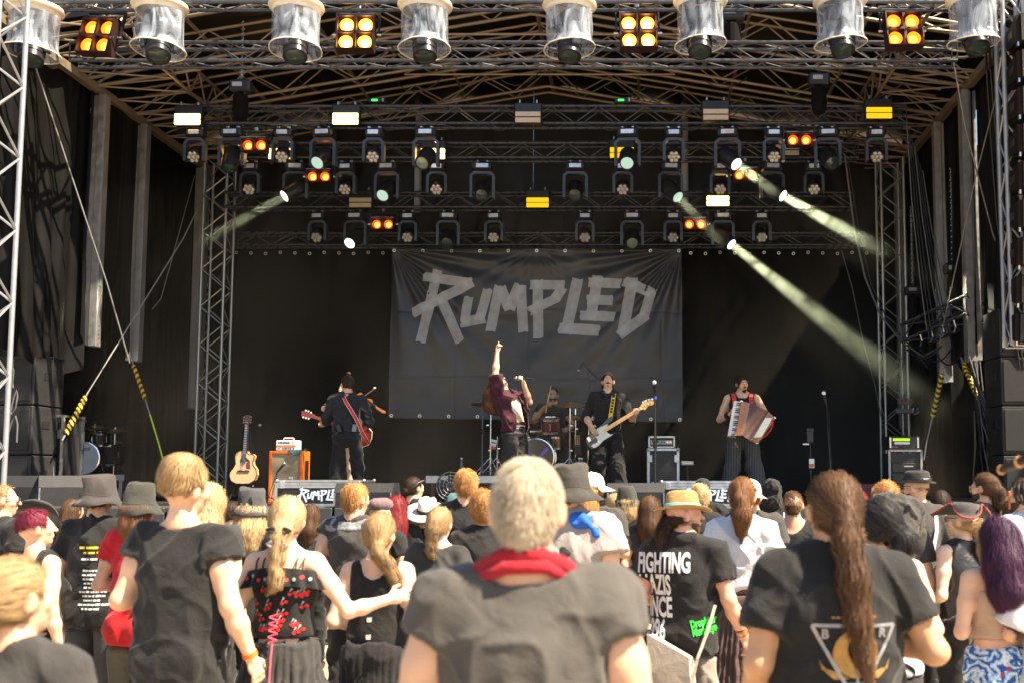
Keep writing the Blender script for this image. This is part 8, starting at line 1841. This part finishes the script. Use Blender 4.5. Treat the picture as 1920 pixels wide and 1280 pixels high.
# -- black hat man with draped light cloth behind the nearest man
p = person('tall person in floppy black hat with light grey cloth over the shoulders', GC_, 1072, 866, s=345, hat_h=.035, face=-.15, head=(0, 0, -20), skin='fair', arms=('bent', ((.24, -.05, 1.14), (.12, .16, 1.10))), hair=dict(color='darkbrown', style='short', n=400, top_z=.0), top=[dict(m=C_GRY(), name='waistcoat', kind='vest', hem=.98, neck='crew', amp=.008), dict(m=cloth('light_grey_cotton', (.34, .29, .27)), name='draped_cloth', kind='tee', sleeve=.42, hem=1.24, off=.026, neck='none', flare=.05, amp=.008)], bottom=PAN)
bucket_hat(p, cloth('soft_black_hat', (.045, .040, .034)), 6, 1.06, brim=.165); F_ = Field((-.02, -.20, 1.36), (.20, .06, 1.56), .010); d_ = F_.new(); F_.add(d_, [cap((.04, -.10, 1.475), (.15, -.06, 1.445), .036, .030), cap((.14, -.07, 1.45), (.155, -.11, 1.40), .03, .022)], .02); V_, Q_ = surface(F_, d_); V_ = wrinkle(V_, vnormals(V_, Q_), .012, 3, dens=2); link('blue_cloth', np_mesh('blue_cloth', p.fin(V_), Q_, cloth('bright_blue_cloth', (.02, .12, .50))), p.root)
# -- left group
p = person('person in black bucket hat and tour shirt with yellow and white print at left', GC_, 191, 889, s=292, hat_h=.03, fat=.01, face=-.1, arms=('down', 'bent'), hair=dict(color='brown', style='short', n=400, top_z=.0), top=dict(m=C_BLK(), sleeve=.6, hem=.80, loose=.7), bottom=dict(m=cloth('dark_grey_twill', (.06, .06, .058))))
bucket_hat(p, cloth('brown_black_hat', (.050, .043, .040)), 1, 1.08, brim=.152); my = mat('yellow_print', (.75, .55, .03), .6)
scribble(p, 'shirt', .05, 1.27, .22, 2, .030, my, 5, 'print', .85, .035); scribble(p, 'shirt', .05, 1.20, .16, 1, .03, m_whiteprint, 6, 'print', .8, .03); scribble(p, 'shirt', .05, 1.13, .17, 10, .026, m_whiteprint, 7, 'print', .8, .02)
p = person('person with burgundy undercut hair and bare shoulders at left', GC_, 76, 955, s=335, sex='f', face=-.5, head=(6, 0, -26), hair=dict(color='burgundy', style='short', n=1100, low=.015, length=.05, thick=.018), top=dict(kind='tank', neck='back', hem=1.0, loose=.1), bottom=PAN)
p = person('person with short light hair and glasses at the left edge', GC_, 10, 908, s=262, face=-.5, head=(0, 0, -34), hair=dict(color='darkblond', style='short', n=600, thick=.008, front=.02), top=dict(m=C_BLK(), sleeve=.6), bottom=PAN); sunglasses(p, m=m_steel); scribble(p, 'shirt', .0, 1.32, .22, 3, .05, m_whiteprint, 9, 'print', .7, .05)
p = person('person in studded black western hat near the left edge', GC_, 65, 929, s=232, hat_h=.045, sex='f', face=-.6, head=(-4, 0, -30), hair=dict(color='auburn', style='long', n=500, top_z=.03, path=[(0, -.05, -.02), (0, -.08, -.15), (0, -.09, -.26)], rad_=[.09, .085, .05]), top=dict(m=C_GRY(), sleeve=.5), bottom=PAN)
brim_hat(p, cloth('black_felt', (.030, .028, .026)), C_LEA(), crown=.10, brim=.20, pinch=.03, up=.05, z0=.035, sidecurl=.05, name='western_hat')
for a in np.linspace(0, 6.28, 22)[:-1]: c = head_sp(p, np.array([(.103 * .92 * math.cos(a), .103 * 1.12 * math.sin(a) - .014, .056)])); one('stud', m_chrome, p.root, 'sphere', Vector(p.fin(c)[0]), .006, 6, 4)
p = person('person with long curly blond hair behind the woman with updo', GC_, 398, 905, s=300, sex='f', face=-.2, head=(0, 0, -20), hair=dict(color='blond', style='long', n=1500, curl=.010, cfreq=1.4, path=[(0, -.04, -.02), (0, -.08, -.16), (0, -.10, -.32)], rad_=[.105, .125, .10], wid=.004), top=dict(m=C_GRY(), sleeve=.5), bottom=PAN)
p = person('person in black cat bucket hat with wavy blond hair', GC_, 476, 911, s=285, hat_h=.03, sex='f', face=-.15, head=(0, 0, 12), hair=dict(color='blond', style='long', n=1200, curl=.006, top_z=.01, path=[(0, -.04, -.03), (0, -.07, -.16), (0, -.08, -.24)], rad_=[.098, .105, .085], wid=.004), top=dict(m=C_BLK(), sleeve=.6, hem=.82), bottom=PAN)
o = bucket_hat(p, cloth('grey_black_hat', (.060, .056, .058)), 4, 1.03, brim=.15)
def hat_mark(p, az, z, poly, m, name, r=.109):
 V = []
 for x, y in poly: a = az + x / r; V.append((r * .95 * math.cos(a), r * 1.12 * math.sin(a) - .014, z + y))
 head_mesh(p, name, np.array(V), [tuple(range(len(poly)))] if len(poly) != 4 else [(0, 1, 2, 3)], m, False)
for poly in ([(-.055, -.03), (.055, -.03), (.06, .03), (-.06, .03)], ): hat_mark(p, -1.75, .02, poly, C_BLK(), 'cat_patch')
for sx in (-1, 1):
 hat_mark(p, -1.75, .05, [(sx * .055, 0), (sx * .02, 0), (sx * .035, .018), (sx * .048, .034)], C_BLK(), 'cat_ear'); hat_mark(p, -1.75 + sx * .2, .028, [(-.008, -.008), (.008, -.008), (.008, .008), (-.008, .008)], mat('cat_eye_print', (.6, .45, .2), .5), 'cat_eye', .1105)
hat_mark(p, -1.75, .0, [(-.012, -.008), (.012, -.008), (.010, .006), (-.010, .006)], m_whiteprint, 'cat_muzzle', .1108)
# -- middle group
p = person('person with short sandy hair in black tee with grey and white shoulders', GC_, 668, 906, s=262, fat=.01, w=1.05, face=-.25, head=(0, 0, -20), arms=('bent', 'bent'), hair=dict(color='ginger', style='short', n=1200, length=.045, curl=.002, low=-.075, thick=.016, hl=lambda q: q[:, 2] * 3), top=[dict(m=C_CHAR(), sleeve=.15, hem=.84, loose=.5), dict(m=cloth('grey_sleeve', (.24, .24, .25)), name='sleeves', kind='long', sleeve=.68, hem=1.40, off=.017, neck='wide', loose=.2, amp=.008)], bottom=PAN)
p = person('person in dusky beret and dark shirt with rows of white print', GC_, 715, 934, s=248, hat_h=.0, sex='f', face=-.1, head=(0, 0, -12), arms=('down', 'bent'), hair=dict(color='auburn', style='long', n=500, top_z=.04, path=[(0, -.05, -.02), (0, -.06, -.10)], rad_=[.088, .07]), top=dict(m=C_BLK(), sleeve=.55, hem=.84), bottom=PAN)
hat_grid(p, 'beret', [(.001, .128), (.06, .124), (.098, .105), (.110, .075), (.100, .045), (.088, .03)], cloth('dusky_mauve_felt', (.16, .105, .11)), lambda X: X + .006 * np.stack([vn(X * 15), vn(X * 15 + 9), vn(X * 15 + 4)], -1)); decal_text(p, 'shirt', 'Ein', .055, -.115, 1.30, m_whiteprint, .002); scribble(p, 'shirt', -.06, 1.18, .10, 9, .035, m_whiteprint, 12, 'print', .8, .02)
p = person('person with long wavy bright red hair behind the white hat', GC_, 745, 928, s=235, sex='f', face=-.1, head=(0, 0, 8), hair=dict(color='red', style='long', n=1700, curl=.005, cfreq=1.0, path=[(0, -.05, .0), (.0, -.08, -.16), (.02, -.10, -.34)], rad_=[.098, .105, .085]), top=dict(sleeve=.5), bottom=PAN)
p = person('person in white panama hat with black band and black shirt', GC_, 802, 926, s=232, hat_h=.05, face=.0, head=(6, 6, -10), fat=.01, hair=dict(color='brown', style='short', n=300, top_z=.02), top=dict(m=C_BLK(), sleeve=.6, hem=.82, loose=.6), bottom=PAN)
brim_hat(p, mat('white_straw', (.74, .67, .55), .7, 0, .08, 60, bump=.5, bs=160), C_BLK(), crown=.125, brim=.225, pinch=.035, up=.01, tilt=14, z0=.03, name='panama_hat'); scribble(p, 'shirt', .10, 1.22, .10, 1, .14, m_whiteprint, 3, 'print', .5, .03)
p = person('person with french braid and loose washed black tee', GC_, 826, 950, s=300, sex='f', face=-.1, head=(0, 0, -8), arms=(((-.22, -.04, 1.14), (-.16, .14, 1.02)), 'bent'), skin='pale', hair=dict(color='darkblond', style='tied', n=1500, thick=.012, curl=.003, tie=(-.01, -.118, -.04), path=braid([(0, -.11, .06), (-.005, -.125, -.03), (-.012, -.125, -.12), (-.015, -.125, -.21)], .030, .018, 9, .009)[0], rad_=braid([(0, -.11, .06), (-.005, -.125, -.03), (-.012, -.125, -.12), (-.015, -.125, -.21)], .030, .018, 9, .009)[1], hl=lambda q: q[:, 2] * 2), top=dict(m=C_GRY(), sleeve=.62, hem=.84, neck='wide', loose=.8, flare=.03, amp=.013), bottom=PAN)
p = person('person in teal bandana with long teal and sandy strands', GC_, 858, 926, s=215, sex='f', face=-.4, head=(0, 0, -18), hair=dict(color='darkblond', style='long', n=900, top_z=.05, path=[(0, -.05, -.02), (0, -.09, -.18), (0, -.10, -.36)], rad_=[.09, .085, .05]), top=dict(m=C_GRY(), kind='tank', hem=.9), bottom=PAN)
hat_grid(p, 'bandana', [(.001, .134), (.05, .130), (.080, .108), (.096, .06), (.100, .01), (.098, -.03)], cloth('teal_bandana', (.06, .14, .14)), lambda X: (X + .006 * np.stack([vn(X * 22), vn(X * 22 + 9), vn(X * 22 + 4)], -1)) * A3(1, 1, 1) + A3(0, 0, .05) * np.clip(X[:, 1:2] / .1, 0, 1));
for k in range(5): ptube(p, 'teal_strand', [(.02 + .018 * k, -.10, -.06), (.025 + .018 * k, -.135, -.2), (.02 + .02 * k, -.13, -.38 + .02 * k)], [.008, .009, .004], cloth('teal_yarn', (.05, .12, .12)), 6, None, True)
p = person('person with sunglasses on slick brown hair and low bun, near the stage', GC_, 778, 893, s=182, face=-.4, head=(0, 0, -20), hair=dict(color='darkbrown', style='tied', n=700, thick=.006, tie=(0, -.11, -.03), bun=[((0, -.125, -.04), (.028, .026, .028))]), top=dict(sleeve=.6), bottom=PAN)
o = sunglasses(p, z=.085, y=.085)
ptube(p, 'glasses_arm', [(.088, .06, .085), (.095, -.02, .06), (.090, -.06, .02)], .004, m_plastic, 5, None, True)
p = person('person with short curly ginger hair near the drum riser', GC_, 875, 881, s=232, face=.0, hair=dict(color='ginger', style='short', n=1500, curl=.004, cfreq=1.5, length=.05, thick=.018, low=-.07, hl=lambda q: q[:, 2] * 3), top=dict(m=C_BLK(), sleeve=.6), bottom=PAN)
p = person('person with golden curls half hidden left of the nearest man', GC_, 905, 919, s=288, sex='f', fat=.02, face=.25, head=(0, 0, -10), arms=(((-.23, -.06, 1.16), (-.08, .16, 1.20)), 'bent'), hair=dict(color='ginger', style='short', n=1300, curl=.007, cfreq=1.5, length=.06, thick=.020, low=-.09), top=dict(m=C_BLK(), sleeve=.55, hem=.82), bottom=PAN)
p = person('person with loose golden curls between the teal bandana and ginger hair', GC_, 880, 938, s=222, sex='f', face=-.2, hair=dict(color='blond', style='long', n=900, curl=.012, cfreq=1.5, path=[(0, -.05, -.03), (0, -.07, -.15)], rad_=[.10, .10]), top=dict(m=cloth('blue_grey_top', (.08, .10, .15)), kind='tank'), bottom=PAN)
# -- right of the nearest man
p = person('person in white cap with long light brown hair and dark grey tee', GC_, 1110, 884, s=238, hat_h=.02, face=-.1, head=(0, 0, -24), arms=('down', 'bent'), hair=dict(color='ginger', style='long', n=1000, top_z=.03, path=[(0, -.05, -.02), (0, -.08, -.16), (.01, -.09, -.28)], rad_=[.09, .085, .05], hl=lambda q: q[:, 2] * 2), top=dict(m=C_CHAR(), sleeve=.62, hem=.82, loose=.7), bottom=PAN); baseball_cap(p, cloth('off_white_cap', (.66, .60, .54)), yaw=-55)
p = person('person in olive black bucket cap with curly blond hair and raised hand', GC_, 1176, 908, s=212, hat_h=.03, sex='f', face=-.1, arms=('bent', ((.20, .06, 1.20), (.08, .16, 1.44))), hair=dict(color='blond', style='long', n=700, curl=.010, cfreq=1.5, top_z=.0, path=[(0, -.04, -.05), (0, -.05, -.11)], rad_=[.095, .09]), top=dict(sleeve=.5), bottom=PAN); bucket_hat(p, cloth('olive_black_hat', (.050, .047, .038)), 9, .98, brim=.115)
p = person('person with long wavy brown hair left of the straw hat', GC_, 1218, 929, s=232, sex='f', face=.1, head=(0, 0, -15), arms=('bent', 'bent'), hair=dict(color='brown', style='long', n=1300, curl=.006, path=[(0, -.04, -.02), (0, -.07, -.16), (0, -.08, -.28)], rad_=[.098, .095, .06], hl=lambda q: q[:, 2] * 2), top=dict(m=C_GRY(), sleeve=.5), bottom=PAN)
p = person('person with bright curly blond hair just behind the straw hat', GC_, 1312, 909, s=205, sex='f', face=0, hair=dict(color='blond', style='short', n=900, curl=.010, cfreq=1.5, length=.06, thick=.024, low=-.09), top=dict(sleeve=.5), bottom=PAN)
p = person('person in navy black cap standing before the right flight case', GC_, 1317, 895, s=178, hat_h=.02, face=0, hair=dict(color='darkbrown', style='short', n=300, top_z=.03), top=dict(sleeve=.6), bottom=PAN); baseball_cap(p, cloth('navy_black_cap', (.022, .024, .032)))
p = person('person in white blouse and brown belt with long brown ponytail', GC_, 1392, 897, s=290, sex='f', face=-.1, head=(0, 0, -16), arms=(((-.22, -.04, 1.14), (-.14, .12, 1.0)), ((.22, -.04, 1.13), (.20, .12, .95))), hair=dict(color='auburn', style='tied', n=1700, thick=.016, curl=.003, tie=(.02, -.11, .055), path=[(.02, -.11, .055), (.03, -.145, -.02), (.035, -.15, -.12), (.03, -.14, -.22)], rad_=[.022, .045, .060, .035], hl=lambda q: q[:, 2] * 2), top=dict(m=C_WHT(), name='blouse', kind='long', sleeve=1.7, hem=1.02, loose=.9, off=.02, flare=.035, amp=.016, neck='crew'), bottom=dict(m=cloth('brown_pleated', (.085, .052, .045)), name='skirt', kind='skirt', hem=.15, rx=.32, pleats=34, pamp=.010, waist=1.06)); band(p, 'belt', 1.055, .168, mat('brown_belt_leather', (.10, .035, .03), .5, 0, .2, 20), .075, .008); one('buckle', m_steel, p.root, 'box', Vector(p.fin(np.array([(.07, -.130, 1.055)]))[0]), (.03, .008, .05), bev=.003)
p = person('person in light grey cap and black shirt right of the white blouse', GC_, 1408, 897, s=242, hat_h=.02, face=-.1, hair=dict(color='ginger', style='short', n=400, top_z=.03), top=dict(m=C_CHAR(), sleeve=.6, hem=.82, loose=.6), bottom=PAN); baseball_cap(p, cloth('light_grey_cap', (.40, .40, .42)), yaw=180)
p = person('person with black hood up in front of the accordion player', GC_, 1446, 897, s=180, hat_h=.02, face=.1, top=dict(m=C_BLK(), kind='long', sleeve=1.8, loose=.7), bottom=PAN); hood(p, C_BLK());
for sd in (-1, 1): ptube(p, 'pack_strap', [(sd * .10, -.135, 1.25), (sd * .11, -.105, 1.40), (sd * .11, -.02, 1.487)], .010, mat('pale_grey_strap', (.4, .42, .45), .6), 6)
p = person('person with cropped brown hair and green wristband raising an arm', GC_, 1487, 921, s=232, face=-.2, w=1.06, fat=.015, arms=(((-.26, .12, 1.34), (-.02, .22, 1.40)), 'bent'), skin='pink', hair=dict(color='brown', style='short', n=900, length=.03, thick=.008, low=-.07), top=dict(m=C_BLK(), kind='tank', neck='scoop', hem=.84), bottom=PAN); wristcuff(p, -1, .80, .040, mat('neon_green_band', (.08, .65, .03), .5), 'wristband', .03)
p = person('bearded person in pork pie hat with pale suspenders and dark shirt', GC_, 1716, 877, s=235, hat_h=.038, face=.35, head=(0, 0, 32), fat=.015, arms=('bent', 'bent'), hair=dict(color='brown', style='short', n=300, top_z=.02, low=.0, thick=.006), top=dict(m=C_CHAR(), sleeve=.8, hem=.84), bottom=PAN); full_beard(p, 'brown', .02); sunglasses(p)
brim_hat(p, cloth('black_felt', (.030, .028, .026)), C_LEA(), crown=.095, brim=.138, pinch=0, up=.0, z0=.045, name='pork_pie_hat', sidecurl=.03)
for pts_ in (((.10, -.02, 1.49), (.10, -.115, 1.42), (.07, -.160, 1.30), (.03, -.165, 1.15), (.0, -.16, 1.05)), ((-.10, -.02, 1.49), (-.10, -.115, 1.42), (-.07, -.160, 1.30), (-.03, -.165, 1.15), (.0, -.16, 1.05))): ribbon('suspender', [p.fin(np.array([q]))[0] * A3(1, 1.06, 1) for q in pts_], .032, mat('pale_blue_suspender', (.42, .50, .55), .6), parent=p.root, wdir=(1, 0, 0))
p = person('person in red laced tricorn hat and black sleeveless top with blond ponytail', GC_, 1800, 932, s=308, hat_h=.03, sex='f', face=.45, head=(2, 0, 28), skin='pale', arms=(((-.225, -.05, 1.14), (-.10, .16, 1.10)), 'bent'), hair=dict(color='blond', style='tied', n=1200, top_z=.03, curl=.004, tie=(.01, -.118, .0), path=[(.01, -.118, .0), (.015, -.14, -.08), (.02, -.14, -.20), (.02, -.13, -.30)], rad_=[.018, .032, .030, .010]), top=dict(m=C_LEA(), kind='tank', neck='crew', hem=.98, loose=.1, amp=.007), bottom=PAN); sunglasses(p)
def tri(X): a = np.arctan2(X[:, 1], X[:, 0]); r = np.hypot(X[:, 0], X[:, 1]); q = np.clip((r - .10) / .09, 0, 1); X = X.copy(); l = .5 + .5 * np.cos(3 * (a - math.pi / 2)); X[:, 2] += q * (.085 * (1 - l) ** 1.2 - .005); s_ = 1 - q * .42 * (1 - l); X[:, 0] *= s_; X[:, 1] *= s_; return X
o = hat_grid(p, 'tricorn_hat', [(.001, .125), (.05, .122), (.078, .105), (.095, .06), (.100, .04), (.13, .036), (.17, .032), (.205, .030)], C_CHAR(), tri, .95, 1.08); hat_grid(p, 'red_lacing', [(.196, .036), (.206, .038), (.209, .030), (.204, .026)], cloth('red_braid', (.34, .05, .045)), lambda X: tri(X) + .004 * np.sin(np.arctan2(X[:, 1:2], X[:, 0:1]) * 60), .95, 1.08, parent=o, n=120)
p = person('person with glasses and brown half ponytail in patched vest at right', GC_, 1842, 888, s=225, face=.4, head=(0, 0, 34), hair=dict(color='brown', style='tied', n=1300, curl=.005, tie=(0, -.11, .05), path=[(0, -.11, .05), (.0, -.125, -.04), (.01, -.12, -.14)], rad_=[.02, .045, .05], hl=lambda q: q[:, 2] * -2), top=dict(m=cloth('faded_black_vest', (.10, .092, .075)), kind='vest', neck='crew'), bottom=PAN); sunglasses(p, m=m_steel); full_beard(p, 'brown'); decal(p, 'shirt', [(-.05, 1.20), (.07, 1.18), (.09, 1.30), (-.04, 1.33)], [(0, 1, 2, 3)], C_BLK(), 'patch'); decal(p, 'shirt', [(.0, 1.21), (.04, 1.20), (.03, 1.28)], [(0, 1, 2)], mat('red_patch', (.45, .02, .02), .7), 'patch_mark', .006)
p = person('bearded person with dreadlocks and beaded braid in light shirt at the right edge', GC_, 1914, 899, s=262, face=.5, head=(0, 0, 34), hair=dict(color='darkbrown', style='tied', n=700, thick=.022, tie=(0, -.10, .0), bun=[((0, -.10, .0), (.06, .05, .06))]), top=dict(m=cloth('pale_blue_grey_shirt', (.48, .52, .58)), kind='long', sleeve=1.4, hem=.82, loose=.8), bottom=PAN); full_beard(p, 'brown', .05)
for k in range(16): a = k * .39; ptube(p, 'dreadlock', [(.05 * math.cos(a), -.03 + .06 * math.sin(a), .115), (.092 * math.cos(a), -.03 + .10 * math.sin(a), .07), (.10 * math.cos(a) , -.04 + .11 * math.sin(a), .0), (.095 * math.cos(a), -.06 + .10 * math.sin(a), -.06)], [.010, .012, .011, .008], mat('grey_dreadlock', (.10, .11, .12) if k % 3 else (.05, .045, .04), .8, 0, .4, 60), 6, None, True) if abs(a - 1.57) > .7 else None
for k in range(8): c = head_sp(p, np.array([(-.085, .075, .03 - .016 * k)])); one('bead', mat('orange_bead', (.45, .14, .03), .5), p.root, 'sphere', Vector(p.fin(c)[0]), .010, 8, 6)
p = person('person with red orange curls low behind the broad ponytail man', GC_, 1608, 922, s=215, sex='f', hair=dict(color='red', style='short', n=700, curl=.008, length=.05, thick=.02), top=dict(sleeve=.5), bottom=PAN)
p = person('person in pale blouse at the right edge below the dreadlocks', GC_, 1972, 985, s=400, sex='f', arms=(((-.24, .02, 1.16), (-.16, .20, 1.10)), 'bent'), hair=dict(color='brown', style='short', n=500), top=dict(m=C_WHT(), kind='long', sleeve=.8, flare=.06, hem=.9, loose=.8), bottom=PAN)
# -- blurred microphone boom poking in at the right edge
a_, b_ = P(1878, 880, 3.2), P(1935, 855, 3.0); e = empty('boom_microphone', a_, 'blurred dark rod with orange tip poking in at the right edge', 'microphone'); one('rod', m_black, e, 'cyl', (.0, 0, .0), b_ - a_, .012, .016, 10); one('tip', mat('orange_tip', (.75, .35, .12), .5), e, 'sphere', (0, 0, 0), .014, 10, 7); one('joint', _M['orange_tip'], e, 'sphere', (b_ - a_) * .62, .017, 10, 7)
# -- a few more people filling the middle distance
m_dress = cloth('dark_plum', (.05, .018, .03))
for px, py, s_, sex, hc, st_, m_, lab in ((585, 944, 205, 'f', 'brown', 'long', C_GRY(), 'person with smooth brown hair low between the braided woman and the grey shouldered man'), (930, 930, 200, 'm', 'brown', 'short', C_BLK(), 'person with short brown hair half hidden behind the nearest man'), (1150, 925, 205, 'f', 'blond', 'tied', C_WHT(), 'person in white top with pinned blond hair right of the white cap'),
 (1255, 938, 195, 'm', 'darkbrown', 'short', C_CHAR(), 'person with dark short hair low behind the straw hat'), (1540, 925, 190, 'm', 'brown', 'short', C_GRY(), 'person with brown hair half hidden left of the broad ponytail man'), (1765, 918, 215, 'f', 'darkbrown', 'long', m_dress, 'person with dark long hair between the pork pie hat and the tricorn'),
 (440, 940, 210, 'm', 'darkbrown', 'short', C_CHAR(), 'person with dark short hair low left of the cat hat'), (140, 935, 210, 'f', 'brown', 'long', C_BLK(), 'person with brown long hair low left of the tour shirt'), (1890, 935, 230, 'm', 'brown', 'short', C_CHAR(), 'person with brown hair low before the dreadlocked person')):
 p = person(lab, GC_, px, py, s=s_, sex=sex, face=random.uniform(-.4, .3), head=(random.uniform(-8, 6), 0, random.uniform(-25, 25)), arms=(random.choice(['bent', 'down', 'fold']), 'bent'), hair=dict(color=hc, style=st_, n=700, **(dict(path=[(0, -.05, -.02), (0, -.08, -.16), (0, -.09, -.26)], rad_=[.09, .088, .055]) if st_ == 'long' else dict(tie=(0, -.11, .0)))), top=dict(m=m_, sleeve=.5), bottom=PAN)
